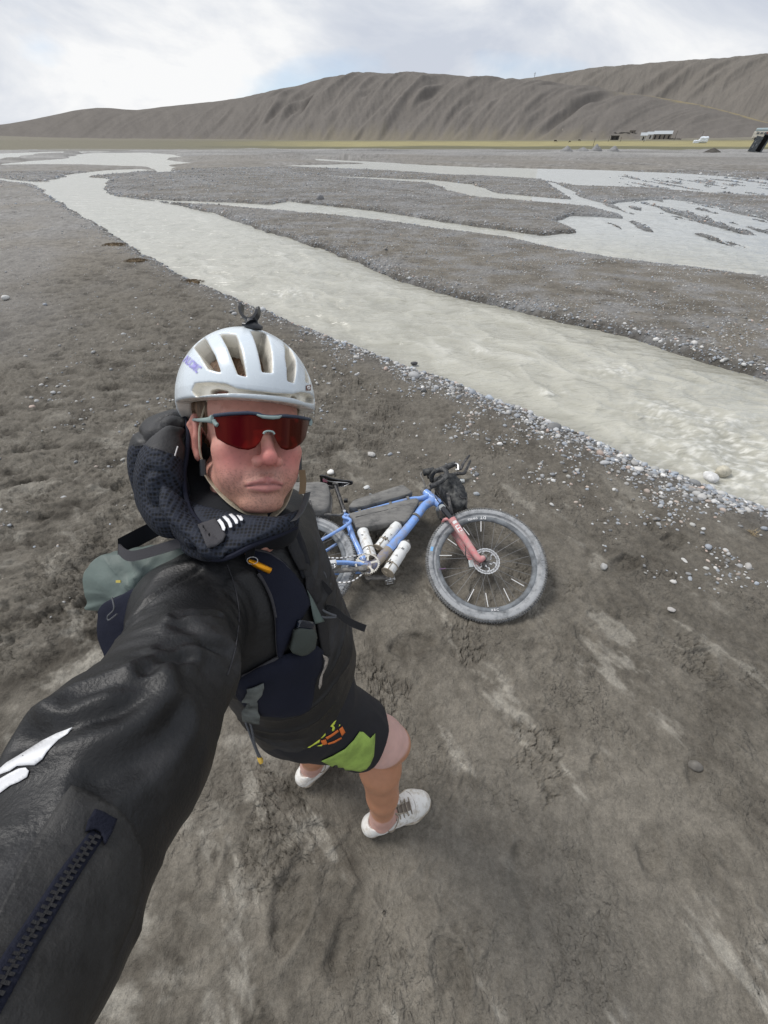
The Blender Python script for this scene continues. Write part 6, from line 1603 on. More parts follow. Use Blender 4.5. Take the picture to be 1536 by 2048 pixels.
    M_lace = material("tan_lace", (.27, .235, .185), .9, var=.3, vscale=90)
    def shoe(an, fd):
        fd = unit(fd); sd = np.cross([0, 0, 1.], fd); z = np.array([0, 0, 1.]); hl_ = an - fd * .075; hl_[2] = 0
        def L(a, b, c): return hl_ + fd * a + sd * b + z * c
        FR = np.stack([fd, sd, z], 1)
        def fu(P):
            q = (P - hl_.astype(np.float32)) @ FR.astype(np.float32)
            d = s_chain(q, [(.030, 0, .045, .033), (.075, 0, .045, .036), (.14, .004, .040, .040), (.205, .006, .034, .046), (.245, .004, .030, .037)], .03)
            d = smin(d, s_cap(q, (.03, 0, .06), (.055, 0, .078), .028, .034), .03); d = smin(d, s_cap(q, (.10, 0, .070), (.15, 0, .058), .026, .026), .03)
            d = smax(d, .014 - q[:, 2], .004); d = smax(d, q[:, 2] - (.098 - .0 * q[:, 0]), .004)
            op = s_ell(q, (.062, 0, .115), (.048, .031, .050)); return smax(d, -op, .004)
        v, f = nets(fu, hl_ + [-.33, -.33, -.02], hl_ + [.33, .33, .14], .0030)
        def fsole(P):
            q = (P - hl_.astype(np.float32)) @ FR.astype(np.float32); q2 = q.copy(); q2[:, 2] = 0
            d = s_chain(q2, [(.034, 0, 0, .037), (.10, .002, 0, .034), (.20, .006, 0, .051), (.245, .004, 0, .041)], .03)
            return smax(d, np.abs(q[:, 2] - .012) - .0135, .006)
        so, sf = nets(fsole, hl_ + [-.33, -.33, -.03], hl_ + [.33, .33, .05], .0032)
        e = empty("shoe", tuple(hl_ - np.array(person.location)), person)
        np_mesh("upper", v, f, M_shoe, e); np_mesh("sole", so, sf, M_sole, e); bv = bvh_of(v, f)
        def dn(a, b, up_=.003):
            h = bv.ray_cast(Vector(L(a, b, .2)), Vector((0, 0, -1)), 1); return np.array(h[0]) + z * up_ if h[0] is not None else L(a, b, .08)
        tg = MB(); n = 9; vs = [dn(.108 + .085 * i / n, -.014 + .028 * j / 4, .0012) for i in range(n + 1) for j in range(5)]; tg.add(vs, [(i * 5 + j, (i + 1) * 5 + j, (i + 1) * 5 + j + 1, i * 5 + j + 1) for i in range(n) for j in range(4)]); tg.build("tongue", material("grey_brown_tongue", (.20, .17, .14), .9), e)
        for i in range(6):
            a = .110 + .016 * i; m_ = MB(); m_.tube(spline([dn(a, -.027), dn(a + .002, 0, .006), dn(a + .004, .027)], 6), .0023, 8); m_.build("lace", M_lace, e)
        for s_ in (-1, 1):
            m_ = MB(); m_.tube(spline([dn(.118, 0, .009), dn(.135, .022 * s_, .012), dn(.105, .048 * s_, .004), dn(.085, .040 * s_, .006), dn(.112, .008 * s_, .010)], 8), .0020, 8); m_.build("lace_loop", M_lace, e)
            m_ = MB(); m_.tube(spline([dn(.118, 0, .010), dn(.140, .012 * s_, .012), dn(.165, .016 * s_, .010), dn(.178, .026 * s_, .004)], 8), .0020, 8); m_.build("lace_end", M_lace, e)
        for pts in ([(.195, -.045), (.205, -.03), (.212, 0), (.207, .035), (.197, .05)], [(.16, .028), (.165, .04), (.160, .05)], [(.16, -.028), (.165, -.037), (.160, -.045)]):
            m_ = MB(); m_.tube(spline([dn(a, b, .0004) for a, b in pts], 5), .0009, 6); m_.build("stitching", M_lace, e)
        return e
    shoe(RAN + RFD * .0, RFD); shoe(LAN + LFD * .0, LFD)
    # ---- running vest: a thing of its own worn over the jacket
    vest = empty("running_vest", tuple(V(560, 1200, .7))); tag(vest, "black and sage green running vest with pockets worn over the jacket", "vest")
    # back part standing off at the left
    ol = [V(x, y, .66) for x, y in [(200, 1140), (228, 1108), (246, 1100), (300, 1092), (372, 1078), (440, 1085), (470, 1110), (440, 1230), (400, 1330), (330, 1345), (262, 1250), (232, 1225), (206, 1200), (196, 1170)]]
    bp = pillow("back_pouch", ol, -FW, .10, M_green, vest, wr=.009, wf=15, seed=22, crease=unit(.75 * RT - .65 * UP), rnd=.5)
    m_ = MB(); P_ = spline([V(238, 1098, .60), V(262, 1112, .585), (V(320, 1098, .575)), V(372, 1080, .57), V(400, 1062, .57)], 6); m_.ribbon(P_, UP * 1.0, .016, -FW, .004); m_.build("binding", M_edge, vest)
    m_ = MB(); P_ = spline([V(238, 1096, .62), V(290, 1068, .66), V(340, 1045, .68), V(380, 1040, .68)], 6); m_.ribbon(P_, UP, .030, -FW, .006); m_.build("pouch_opening", material("black_lining", (.008, .009, .014), .95), vest)
    ol = [V(x, y, .60) for x, y in [(212, 1215), (260, 1185), (300, 1168), (360, 1170), (350, 1250), (300, 1320), (248, 1330), (222, 1290)]]
    pillow("side_pocket", ol, -FW, .05, M_navy2, vest, wr=.003, wf=24, seed=25)
    ol = [V(x, y, .63) for x, y in [(214, 1255), (226, 1250), (252, 1290), (262, 1330), (244, 1318), (216, 1298)]]
    pillow("side_flap", ol, -FW, .012, M_green, vest, wr=.001)
    m_ = MB(); m_.tube(spline([V(224, 1195, .56), V(228, 1218, .555), V(216, 1232, .56), V(218, 1240, .56), V(234, 1228, .555)], 6), .0012, 8); m_.build("cord", M_cord, vest)
    m_ = MB(); m_.box(V(237, 1163, .592), RT, UP, FW, .0035, .0018, .001); m_.build("yellow_tab", material("yellow_tab", (.55, .45, .10), .6), vest)
    c6b = lambda L: [(440 + x / 4.8, 1020 + y / 4.8) for x, y in L]
    drape("strap_panel", c6b([(240, 330), (340, 400), (470, 430), (600, 520), (700, 640), (770, 740), (820, 850), (830, 900), (760, 1020), (690, 1120), (640, 1230), (590, 1330), (570, 1400), (540, 1380), (525, 1200), (515, 1000), (470, 820), (380, 640), (270, 480)]), BV, M_navy2, vest, .004, .005, puff=.004)
    for L in ([(300, 380), (470, 420), (610, 520), (710, 645), (790, 770)], [(365, 610), (430, 700), (500, 860), (540, 1050), (548, 1250), (565, 1410)], [(565, 1410), (440, 1480), (300, 1560), (215, 1600)]):
        q = [onto(*c6b([p_])[0], BV, .008) for p_ in spline(L, 5)]; m_ = MB(); m_.tube([k for k in q if k is not None], .0030, 8); m_.build("binding", M_edge, vest)
    pk = drape("front_pocket", c7b([(262, 480), (400, 390), (545, 330), (600, 290), (700, 260), (800, 215), (880, 215), (935, 260), (935, 400), (890, 470), (868, 545), (855, 660), (835, 745), (760, 780), (620, 795), (460, 780), (330, 720), (250, 620)]), BV, M_navy2, vest, .004, .005, puff=.014, res=6)
    drape("phone", c7b([(700, -20), (830, 0), (850, 130), (690, 120)]), BV, material("dark_glass_phone", (.010, .015, .026), .12, coat=.5), vest, .010, .008, res=5)
    drape("bottle_flask", c7b([(672, 60), (700, 48), (810, 62), (828, 100), (822, 190), (770, 232), (730, 240), (640, 205)]), BV, M_dgreen, vest, .012, .010, puff=.006, res=4)
    drape("grey_tab", c7b([(318, 495), (440, 440), (445, 470), (402, 590), (425, 640), (452, 780), (400, 775), (330, 755), (312, 690), (330, 620), (300, 600)]), BV, material("worn_grey_fabric", (.10, .11, .105), .85, var=.4, vscale=40), vest, .022, .002, res=4)
    ws = drape("worn_edge", c7b([(895, 250), (925, 270), (940, 300), (935, 345), (905, 420), (900, 500), (880, 545), (868, 520), (885, 440), (905, 380), (912, 310)]), BV, material("scuffed_edge", (.03, .03, .033), .9, dust=(.35, .31, .27), dust_amt=.8, dscale=110), vest, .020, .0008, res=4)
    drape("shoulder_strap", c6b([(790, 640), (860, 640), (900, 740), (930, 850), (900, 900), (800, 760)]), BV, M_strap2, vest, .006, .003)
    drape("green_wedge", c6b([(805, 765), (850, 850), (905, 960), (962, 1060), (872, 1082), (845, 960)]), BV, M_green, vest, .008, .002)
    drape("side_panel", c6b([(690, 200), (730, 420), (740, 560), (770, 655), (835, 640), (840, 500), (790, 330), (740, 200)]), BV, material("black_gap_fabric", (.006, .007, .011), .95), vest, .003, .003)
    drape("zip_placket", [(596, 1125), (610, 1128), (632, 1180), (648, 1240), (655, 1310), (640, 1312), (630, 1250), (612, 1180)], BV, M_strap2, vest, .004, .004)
    drape("strap", [(560, 1062), (578, 1060), (600, 1110), (606, 1140), (592, 1140), (572, 1100)], BV, M_strap2, vest, .006, .003)
    # far strap pocket with its star mark, standing proud of the chest on the right
    ol = [V(x, y, .80) for x, y in [(592, 1052), (606, 1050), (622, 1066), (636, 1088), (638, 1108), (630, 1126), (614, 1128), (602, 1100)]]
    fpk = pillow("strap_pocket", ol, -FW, .05, M_dgreen, vest, wr=.0015)
    cpx = V(614, 1088, .768); st_ = MB()
    for a in range(6):
        an = a * math.pi / 3 + .3; d = RT * math.cos(an) + UP * math.sin(an); st_.tube([cpx + d * .0025, cpx + d * .0115], [.0006, .0010], 6)
    st_.build("star_mark", material("pale_mark", (.5, .5, .5), .6), vest)
    for P_, r_ in (([V(608, 1080, .765), V(612, 1100, .762), V(622, 1115, .76), V(630, 1122, .765)], .0016), ([V(612, 1122, .76), V(628, 1130, .75), V(648, 1145, .75), V(655, 1165, .76), V(662, 1168, .77)], .0016), ([V(618, 1206, .72), V(634, 1208, .71), V(648, 1222, .71), V(672, 1232, .72)], .0022), ([V(618, 1206, .72), V(628, 1222, .71), V(645, 1234, .71), V(672, 1234, .72)], .0022),
                   ([V(493, 1385, .80), V(489, 1400, .79), V(488, 1430, .79), V(500, 1468, .80), V(510, 1495, .81), V(519, 1518, .82)], .0024), ([V(497, 1387, .80), V(494, 1420, .79), V(503, 1455, .79), V(510, 1490, .81), V(521, 1516, .82)], .0024), ([V(430, 1402, .78), V(455, 1400, .79), V(480, 1392, .80), V(494, 1386, .80)], .0022), ([V(430, 1410, .78), V(458, 1404, .79), V(490, 1388, .80)], .0022), ([V(520, 1402, .80), V(535, 1404, .79), V(546, 1412, .79), V(549, 1419, .795)], .0022)):
        m_ = MB(); m_.tube(spline(P_, 8), r_, 8); m_.build("cord", M_cord, vest)
    m_ = MB(); m_.tube([V(494, 1378, .795), V(494, 1390, .795)], [.008, .006], 12); m_.build("cord_lock", M_cord, vest)
    m_ = MB(); m_.tube([V(517, 1512, .82), V(521, 1520, .82), V(523, 1526, .82)], [.0035, .0055, .0040], 10); m_.build("yellow_cord_end", material("yellow_cord_end", (.62, .40, .06), .6), vest)
    m_ = MB(); m_.ribbon(spline([V(612, 1140, .74), V(626, 1158, .735), V(645, 1174, .735), V(659, 1190, .74)], 6), unit(RT * .65 + UP * .75), .020, -FW, .003); m_.build("loose_strap", M_strap2, vest)
    m_ = MB(); m_.ribbon(spline([V(648, 1216, .74), V(668, 1220, .74), V(688, 1236, .75), V(708, 1248, .76), V(731, 1257, .77)], 6), unit(RT * .3 + UP * .9), .014, -FW, .003); m_.build("loose_strap", M_strap2, vest)
    for x, y, d in ((624, 1150, .725), (607, 1165, .735), (612, 1122, .745), (620, 1205, .715)): m_ = MB(); m_.box(V(x, y, d), unit(RT + .5 * UP), unit(UP - .5 * RT), FW, .009, .007, .004); m_.build("buckle", material("black_buckle", (.02, .02, .022), .35), vest, bevel=.0015)
    m_ = MB(); q = [onto(x, y, BV, .012) for x, y in [(666, 1262), (676, 1268), (684, 1282), (690, 1300)]]
    wh = empty("whistle", tuple(V(520, 1130, .56) - np.array(vest.location)), vest)
    wp0 = onto(497, 1121, BV, .016); wp1 = onto(541, 1142, BV, .016)
    m_ = MB(); m_.tube([wp0, wp0 * .82 + wp1 * .18, wp0 * .7 + wp1 * .3, wp1 - (wp1 - wp0) * .02, wp1], [.0030, .0040, .0052, .0052, .0046], 18); m_.build("whistle_body", material("orange_anodised", (.78, .33, .01), .28, metal=.7), wh)
    m_ = MB(); c_ = wp0; m_.tube([c_ + (RT * math.cos(a) * 1.5 + UP * math.sin(a)) * .0055 + RT * .006 for a in np.linspace(0, 2 * math.pi, 20, endpoint=False)], .0006, 6, closed=True); m_.build("split_ring", M_refl, wh)
    m_ = MB(); m_.ribbon(spline([onto(503, 1092, BV, .010), onto(500, 1105, BV, .014), onto(499, 1120, BV, .015)], 5), RT, .014, -FW, .002); m_.build("whistle_loop", M_strap2, wh)
# ================================================================ STONES, PLANTS, FAR SETTLEMENT
def ico(sub):
    bm = bmesh.new(); bmesh.ops.create_icosphere(bm, subdivisions=sub, radius=1.0); bm.verts.ensure_lookup_table()
    v = np.array([x.co[:] for x in bm.verts]); f = np.array([[x.index for x in p.verts] for p in bm.faces]); bm.free(); return v, f
STONE_C = np.array([[.42, .43, .44], [.30, .325, .36], [.55, .55, .54], [.22, .225, .23], [.68, .67, .65], [.46, .39, .34], [.36, .40, .45], [.55, .43, .37], [.15, .15, .15], [.44, .44, .42]])
STONE_P = np.array([.20, .17, .14, .13, .05, .06, .12, .03, .04, .06])
if want("gravel"):
    g_ = np.random.default_rng(21)
    N = 400000
    lr = g_.uniform(math.log(2.2), math.log(60), N); r = np.exp(lr); az = np.radians(g_.uniform(-60, 60, N)); x = r * np.sin(az); y = r * np.cos(az)
    px, py, _ = project(np.stack([x, y, np.zeros(N)], -1)); vis = (px > -60) & (px < 1600) & (py < 1400)
    x, y, r = x[vis], y[vis], r[vis]
    h, c, d = terrain(x, y); dA = sdist(x, y, WPA)
    nearbank = (dA > 0) & ((x * FLN[0] + y * FLN[1]) < 0) if False else None
    # the near bank lies on the camera's side of the main channel
    mid = sdist(np.zeros(1), np.zeros(1), WPA)
    cl = fbm2(x / .45, y / .45, 4, 41, .6); side = (y < np.interp(x, *[a for a in zip(*sorted([(float(G(px_, py_, WZ)[0]), float(G(px_, py_, WZ)[1])) for px_, py_ in [(0, 361), (84, 384), (190, 447), (330, 535), (500, 612), (700, 694), (900, 768), (1100, 848), (1280, 930), (1440, 992), (1536, 1025), (1750, 1110)]]))]))
    wd_ = np.where(side, .85 + .5 * sst(x, -2, 1), 1.8)
    p = np.where(d < .16, .95, np.exp(-np.clip(d, 0, None) / (wd_ * .45)) * sst(cl + .55 * np.exp(-np.clip(d, 0, None) / .4), -.05, .35))
    bars = ~side
    p = np.where(bars, np.maximum(p, .75 * sst(fbm2(x / 1.6, y / 1.1, 4, 43, .6), -.15, .35) + .14), p)
    p = np.where(side, np.maximum(p, .004 + .08 * sst(r, 5, 9) * sst(cl, .0, .4)), p)
    # scattered gravel on the left bank upstream
    p = np.where(side & (x < -.5) & (r > 3.2), np.maximum(p, .16 * sst(fbm2(x / .8, y / .6, 4, 45, .6), -.05, .35)), p)
    p = np.where(d < -.02, np.where(d > -.14, .25, 0), p)
    keep = g_.random(len(x)) < p * .62; x, y, r, h, d, side = x[keep], y[keep], r[keep], h[keep], d[keep], side[keep]
    sz = np.exp(g_.normal(math.log(.0080), .50, len(x))); sz = np.clip(sz, .004, .026); sz = np.maximum(sz, r * .0010) * (1 + .35 * (d < .4))
    big = g_.random(len(x)) < .035; sz[big] *= 2.1
    col = STONE_C[g_.choice(len(STONE_C), len(x), p=STONE_P)] * g_.uniform(.75, 1.2, (len(x), 1))
    dusty = g_.uniform(0, .45, (len(x), 1)) * (d > .15)[:, None]; col = col + (np.array([.20, .185, .16]) - col) * dusty
    col[d < .05] *= .72
    V0, F0 = ico(2); V1, F1_ = ico(1)
    shapes = []
    for k in range(10):
        for (vv, ff, lst) in ((V0, F0, 0), (V1, F1_, 1)):
            q = vv * (1 + .30 * pn3(vv * 1.1 + k * 5, k))[:, None]; q = q * np.array([1, .6 + .35 * ((k * 37) % 10) / 10, .45 + .3 * ((k * 53) % 10) / 10]); shapes.append((q, ff))
    def lump(sel, lod_, name):
        vs, fs, cs = [], [], []; n = 0
        for i in sel:
            q, ff = shapes[(i % 10) * 2 + lod_]; a = g_.uniform(0, 6.28); ca, sa = math.cos(a), math.sin(a); t = g_.normal(0, .25)
            R_ = np.array([[ca, -sa, 0], [sa, ca, 0], [0, 0, 1]]) @ np.array([[1, 0, 0], [0, math.cos(t), -math.sin(t)], [0, math.sin(t), math.cos(t)]])
            vs.append((q @ R_.T) * sz[i] + [x[i], y[i], h[i] + sz[i] * .12]); fs.append(ff + n); cs.append(np.tile(col[i], (len(q), 1))); n += len(q)
        return np.concatenate(vs), np.concatenate(fs), np.concatenate(cs)
    near = np.where(r < 6.0)[0]; far_ = np.where(r >= 6.0)[0]
    A1 = lump(near, 0, ''); A2 = lump(far_, 1, '')
    v = np.concatenate([A1[0], A2[0]]); f = np.concatenate([A1[1], A2[1] + len(A1[0])]); cc_ = np.concatenate([A1[2], A2[2]])
    M_st = material("river_pebbles", attr='col', rough=.62, spec=.35, bump=.3, bscale=160)
    tag(np_mesh("gravel", v, f, M_st, attrs={'col': cc_}), kind='stuff')
    print("pebbles", len(near), len(far_))
if want("things"):
    g_ = np.random.default_rng(5); V2, F2 = ico(3)
    def stone(px, py, wpx, col, label, z=None, flat=.6, seed=1, group=None):
        p = G(px, py, -.02 if z is None else z); gz = ground_z(p[0], p[1]) if z is None else z
        p = G(px, py, gz); rad = wpx / 2 / F * np.dot(p - CAM, FW)
        q = V2 * (1 + .22 * pn3(V2 * 1.0 + seed * 3.3, seed) + .07 * pn3(V2 * 3 + seed, seed))[:, None] * np.array([1, .75, flat]); a = seed * 1.7
        q = q @ np.array([[math.cos(a), math.sin(a), 0], [-math.sin(a), math.cos(a), 0], [0, 0, 1.]]) * rad + p + [0, 0, rad * .2]
        m = material("stone_surface", col, .7, var=.18, vscale=30, bump=.4, bscale=120)
        return tag(np_mesh("stone", q, F2, m, None, True, p), label, "stone", group)
    stone(1420, 957, 32, (.62, .62, .61), "white flattened stone at the water's edge, left of the beige boulder", seed=1)
    stone(1443, 946, 30, (.50, .47, .38), "beige rounded boulder lying half in the milky water", z=-.10, seed=2, flat=.8)
    stone(1328, 912, 18, (.60, .60, .60), "small white stone high on the pebble bank, upstream of the beige boulder", seed=3)
    stone(1427, 1004, 14, (.58, .58, .57), "white stone in the mud just below the flattened white one", seed=4)
    stone(1096, 846, 16, (.52, .52, .52), "pale grey angular stone at the water's edge above the bicycle's front wheel", seed=5)
    stone(733, 976, 14, (.55, .56, .56), "pale flat stone on the mud above the bicycle saddle", seed=6, flat=.35)
    stone(742, 910, 18, (.42, .41, .39), "light grey stone on the mud, upper of the two above the bicycle saddle", seed=7, flat=.4)
    stone(1207, 1134, 17, (.36, .36, .35), "grey angular stone in the mud right of the front wheel", seed=8)
    stone(1342, 1220, 15, (.42, .40, .38), "small pale chip of stone on the smooth mud, lower right of the front wheel", seed=9, flat=.4)
    stone(12, 597, 15, (.55, .55, .53), "white stone at the left edge, on the bank above the hood", seed=10)
    stone(1388, 1532, 26, (.14, .13, .115), "round mud covered stone sitting in its own hollow at the lower right", seed=11, flat=.8)
    stone(640, 398, 20, (.22, .22, .225), "dark boulder on the gravel bar beyond the main channel", seed=12, flat=.6)
    stone(828, 728, 14, (.07, .07, .075), "dark stone at the water's edge right of the helmet", seed=13, flat=.5)
    stone(1367, 1122, 14, (.50, .49, .47), "flat white stone on the mud far right of the front wheel", seed=14, flat=.3)
    # mossy clumps on the left bank
    def moss(px, py, w, label):
        p = G(px, py, 0); p[2] = ground_z(p[0], p[1]); rad = w / 2 / F * np.dot(p - CAM, FW); mb = MB(); gg = np.random.default_rng(int(px))
        for i in range(420):
            a = gg.uniform(0, 6.28); q = rad * gg.random() ** .5; b_ = p + [q * math.cos(a), q * math.sin(a) * .7, 0]; hh = rad * .16 * (1 - (q / rad) ** 2) + .004
            t = b_ + [gg.normal(0, .008), gg.normal(0, .008), hh]; w_ = np.array([gg.normal(), gg.normal(), 0]); w_ = w_ / np.linalg.norm(w_) * .006
            mb.add([b_ - w_, b_ + w_, t + w_ * .4, t - w_ * .4], [(0, 1, 2, 3)])
        q_ = ico(2)[0] * (1 + .25 * pn3(ico(2)[0] * 2 + px, 3))[:, None] * np.array([rad * .6, rad * .4, rad * .07]) + p; mb.add(q_, [tuple(f_) for f_ in ico(2)[1]])
        o = mb.build("moss_clump", material("dry_brown_moss", (.17, .125, .075), .95, var=.5, vscale=30), None, smooth=False, origin=p); tag(o, label, "moss")
    moss(228, 490, 52, "brown moss clump on the left bank, farthest of the three"); moss(272, 522, 50, "orange brown moss clump on the left bank, middle one of three"); moss(380, 562, 60, "brown moss clump at the water's edge above the helmet, nearest of the three")
    p = G(1508, 1068, 0); p[2] = ground_z(p[0], p[1]); mb = MB(); gg = np.random.default_rng(2)
    for i in range(26):
        a = gg.uniform(0, 6.28); L_ = gg.uniform(.02, .055); e = p + [L_ * math.cos(a), L_ * math.sin(a), gg.uniform(.0, .025)]; mb.tube(spline([p + gg.normal(0, .008, 3) * [1, 1, .3] + [0, 0, .006], (p + e) / 2 + gg.normal(0, .008, 3), e], 4), .0012, 5)
    tag(mb.build("dry_roots", material("dry_straw", (.34, .27, .17), .9), None, origin=p), "tangle of dry straw coloured roots on the mud at the right edge", "roots")
    # ------------------------------------------------ far side of the valley
    def far_at(px, py, rmin=150, rmax=700):
        """where the ray through a photo pixel meets the ground over there"""
        d = pdir(px, py); hd = math.hypot(d[0], d[1]); rs = np.arange(rmin, rmax, 2.0); P = CAM + (d / hd) * rs[:, None]
        h, _, _ = terrain(P[:, 0], P[:, 1])
        if HILL:
            zr_ = np.interp(math.degrees(math.atan2(d[0], d[1])), HILL['az'], HILL['zr']); T_ = (rs - HILL['r0']) / (HILL['r1'] - HILL['r0']); Tc = np.clip(T_, 0, 1)
            h = np.maximum(h, np.where(T_ > 0, HILL['z0'] - 3 + (zr_ - HILL['z0'] + 3) * (.10 * Tc + .90 * (Tc ** 1.35 * .35 + .65 * np.sin(Tc * math.pi / 2) ** 1.5)), -9))
        k = np.argmax(P[:, 2] <= h) if (P[:, 2] <= h).any() else len(rs) - 1
        return np.array([P[k, 0], P[k, 1], h[k]])
    def frame(p):
        f = unit([p[0], p[1], 0]); return np.array([f[1], -f[0], 0]), f, np.array([0, 0, 1.])     # right, away, up
    def mpp(p): return np.dot(p - CAM, FW) / F
    M_wall = material("mud_brick", (.23, .205, .175), .95, var=.3, vscale=1.2); M_wwall = material("whitewash", (.55, .53, .49), .9, var=.15, vscale=1.0); M_roof = material("pale_sheet_roof", (.42, .45, .47), .6, var=.15); M_droof = material("dark_turf_roof", (.09, .08, .07), .95, var=.3, vscale=1)
    M_dark = material("dark_opening", (.02, .02, .02), .9); M_wood = material("weathered_post", (.07, .06, .05), .9)
    def house(name, label, px0, px1, pyb, pyt, walls, roof, cat="hut", depth=5.0, pitch=.35, doors=1, group=None, flat=False):
        p = far_at((px0 + px1) / 2, pyb); X, Yv, Z = frame(p); k = mpp(p); w = (px1 - px0) * k; hgt = (pyb - pyt) * k * 1.0; e = empty(name, tuple(p)); tag(e, label, cat, group)
        hw_ = hgt * (.62 if not flat else .86); c = p + Yv * depth / 2
        m = MB(); m.box(c + Z * (hw_ / 2 - .15), X, Yv, Z, w / 2, depth / 2, hw_ / 2 + .15); m.build("wall", walls, e, smooth=False)
        m = MB()
        if flat: m.box(c + Z * (hw_ + hgt * .06), X, Yv, Z, w / 2 + .25, depth / 2 + .25, hgt * .07)
        else:
            a = [c + X * s1 * (w / 2 + .3) + Yv * s2 * (depth / 2 + .3) + Z * (hw_ - .05) for s1 in (-1, 1) for s2 in (-1, 1)]; r1 = c - X * (w / 2 + .3) + Z * hgt; r2 = c + X * (w / 2 + .3) + Z * hgt
            m.add([a[0], a[1], a[2], a[3], r1, r2], [(0, 2, 5, 4), (1, 4, 5, 3), (0, 4, 1), (2, 3, 5), (0, 1, 3, 2)])
        m.build("roof", roof, e, smooth=False)
        for i in range(doors):
            q = p + X * w * (-.5 + (i + .5) / doors) - Yv * .03; m = MB(); m.box(q + Z * hw_ * .42, X, Yv, Z, min(.5, w * .12), .04, hw_ * .36); m.build("door", M_dark, e, smooth=False)
        return e
    def heap_wall(label, pts, hpx, group=None, thick=1.0):
        """a tumbled dry-stone wall through photo pixels"""
        P = [far_at(*q) for q in pts]; mb = MB(); gg = np.random.default_rng(len(label)); e = P[0]
        S = spline(P, 10) if len(P) > 2 else np.array([P[0] + (P[-1] - P[0]) * t for t in np.linspace(0, 1, 14)])
        k = mpp(P[0]); n = len(S); vs = []
        for i, s in enumerate(S):
            X, Yv, Z = frame(s); hh = hpx * k * (.55 + .6 * gg.random())
            for a, b in ((-1, 0), (-.8, .7), (-.5, 1), (.5, 1), (.8, .7), (1, 0)): vs.append(s + Yv * a * thick * (.8 + .3 * gg.random()) + Z * (b * hh - (.2 if b == 0 else 0)))
        fs = [(i * 6 + j, i * 6 + j + 1, (i + 1) * 6 + j + 1, (i + 1) * 6 + j) for i in range(n - 1) for j in range(5)] + [(5, 4, 3, 2, 1, 0), tuple((n - 1) * 6 + j for j in range(6))]
        mb.add(vs, fs); o = mb.build("stone_wall", M_wall if 'pale' in label else material("dark_dry_stone", (.10, .092, .082), .95, var=.4, vscale=1.0), None, smooth=False, origin=S[0]); tag(o, label, "wall", group); return o
    house("hut", "small grey hut standing alone at the foot of the hill, leftmost building", 1107, 1123, 271, 262, M_wall, M_wall, doors=1)
    house("hut", "low hut with a mud roof just right of the leftmost hut", 1128, 1141, 268, 261.5, M_wall, M_wall, doors=1)
    heap_wall("thin pale wall running from the leftmost hut to the dark sheepfold", [(1125, 270), (1150, 269), (1172, 269)], 1.2)
    heap_wall("dark tumbled wall of the sheepfold, long back row", [(1178, 272), (1215, 271), (1258, 273)], 5.5)
    heap_wall("dark tumbled wall of the sheepfold, short front row", [(1190, 276), (1208, 276), (1226, 277)], 4)
    house("shed", "dark low shed in front of the tumbled sheepfold walls", 1221, 1236, 280, 273.5, material("dark_shed_wall", (.06, .055, .05), .9), M_droof, "shed", doors=2, flat=True)
    house("ruin", "small roofless ruin between the sheepfold and the white building", 1258, 1268, 271, 263.5, M_wall, M_wall, "ruin", doors=1, flat=True)
    house("farm_building", "white walled building at the left end of the long shed", 1279, 1291, 281, 269.5, M_wwall, M_roof, "building", doors=1)
    house("farm_building", "white walled building with a pale roof, middle of the farm row", 1292, 1306, 278, 267.5, M_wwall, M_roof, "building", doors=1)
    house("long_shed", "long dark shed with pale sheet roof panels at the right end of the farm row", 1306, 1338, 279, 266.5, M_wall, M_roof, "shed", doors=4, depth=7)
    heap_wall("low wall running right from the long shed", [(1338, 279), (1350, 279), (1362, 280)], 2.5)
    for (px, pb, ptp, lb) in ((1186, 292, 281, "leaning wooden post on the meadow beyond the gravel heaps"), (1216, 284, 276, "thin post on the meadow in front of the dark shed"), (1240, 284, 277, "thin post on the meadow left of the white farm building"), (1287, 284, 275, "thin post in front of the white farm building"), (1348, 281, 267, "tall pole at the right end of the long shed"), (1402, 276, 266, "dark pole behind the white tarpaulin")):
        p = far_at(px, pb); X, Yv, Z = frame(p); k = mpp(p); m = MB(); m.tube([p - Z * .2, p + Z * (pb - ptp) * k + X * .15], [.14, .10], 8); m.tube([p + Z * (pb - ptp) * k * .92 - X * .35 + X * .15, p + Z * (pb - ptp) * k * .92 + X * .5], .05, 6); tag(m.build("post", M_wood, None, origin=p), lb, "post")
    # grazing cattle
    def cow(px, py, face, label, s=1.0):
        p = far_at(px, py); X, Yv, Z = frame(p); X = X * face
        def fc(P):
            q = (P - p) @ np.stack([X, Yv, Z], 1) / s
            d = s_chain(q, [(-.75, 0, 1.12, .30), (-.2, 0, 1.05, .36), (.45, 0, 1.10, .33), (.70, 0, 1.15, .24)], .15)
            d = smin(d, s_chain(q, [(.75, 0, 1.1, .20), (1.1, 0, .72, .13), (1.32, 0, .38, .11), (1.45, 0, .22, .08)], .1), .1)
            for (a, b) in ((-.72, .16), (-.72, -.16), (.55, .15), (.55, -.15)): d = smin(d, s_chain(q, [(a, b, .95, .15), (a + (.06 if a < 0 else 0), b, .5, .07), (a, b, .04, .055)], .05), .06)
            d = smin(d, s_chain(q, [(-1.0, 0, 1.28, .05), (-1.10, 0, .7, .03)], .02), .04); d = smin(d, s_cap(q, (1.2, -.14, .62), (1.2, .14, .62), .035), .03)
            return d * s
        v, f = nets(fc, p - 2.0 * s, p + 2.0 * s, .07); tag(np_mesh("cow", v, f, material("dark_hide", (.025, .02, .018), .8, var=.3, vscale=2), None, True, p), label, "cow")
    cow(1110, 285, 1, "dark cow grazing on the yellow meadow, leftmost of the three", 1.0); cow(1139, 285.5, -1, "small dark cow grazing on the yellow meadow, middle one of three", .7); cow(1158, 283, 1, "dark cow grazing farther back on the meadow, rightmost of the three", .85)
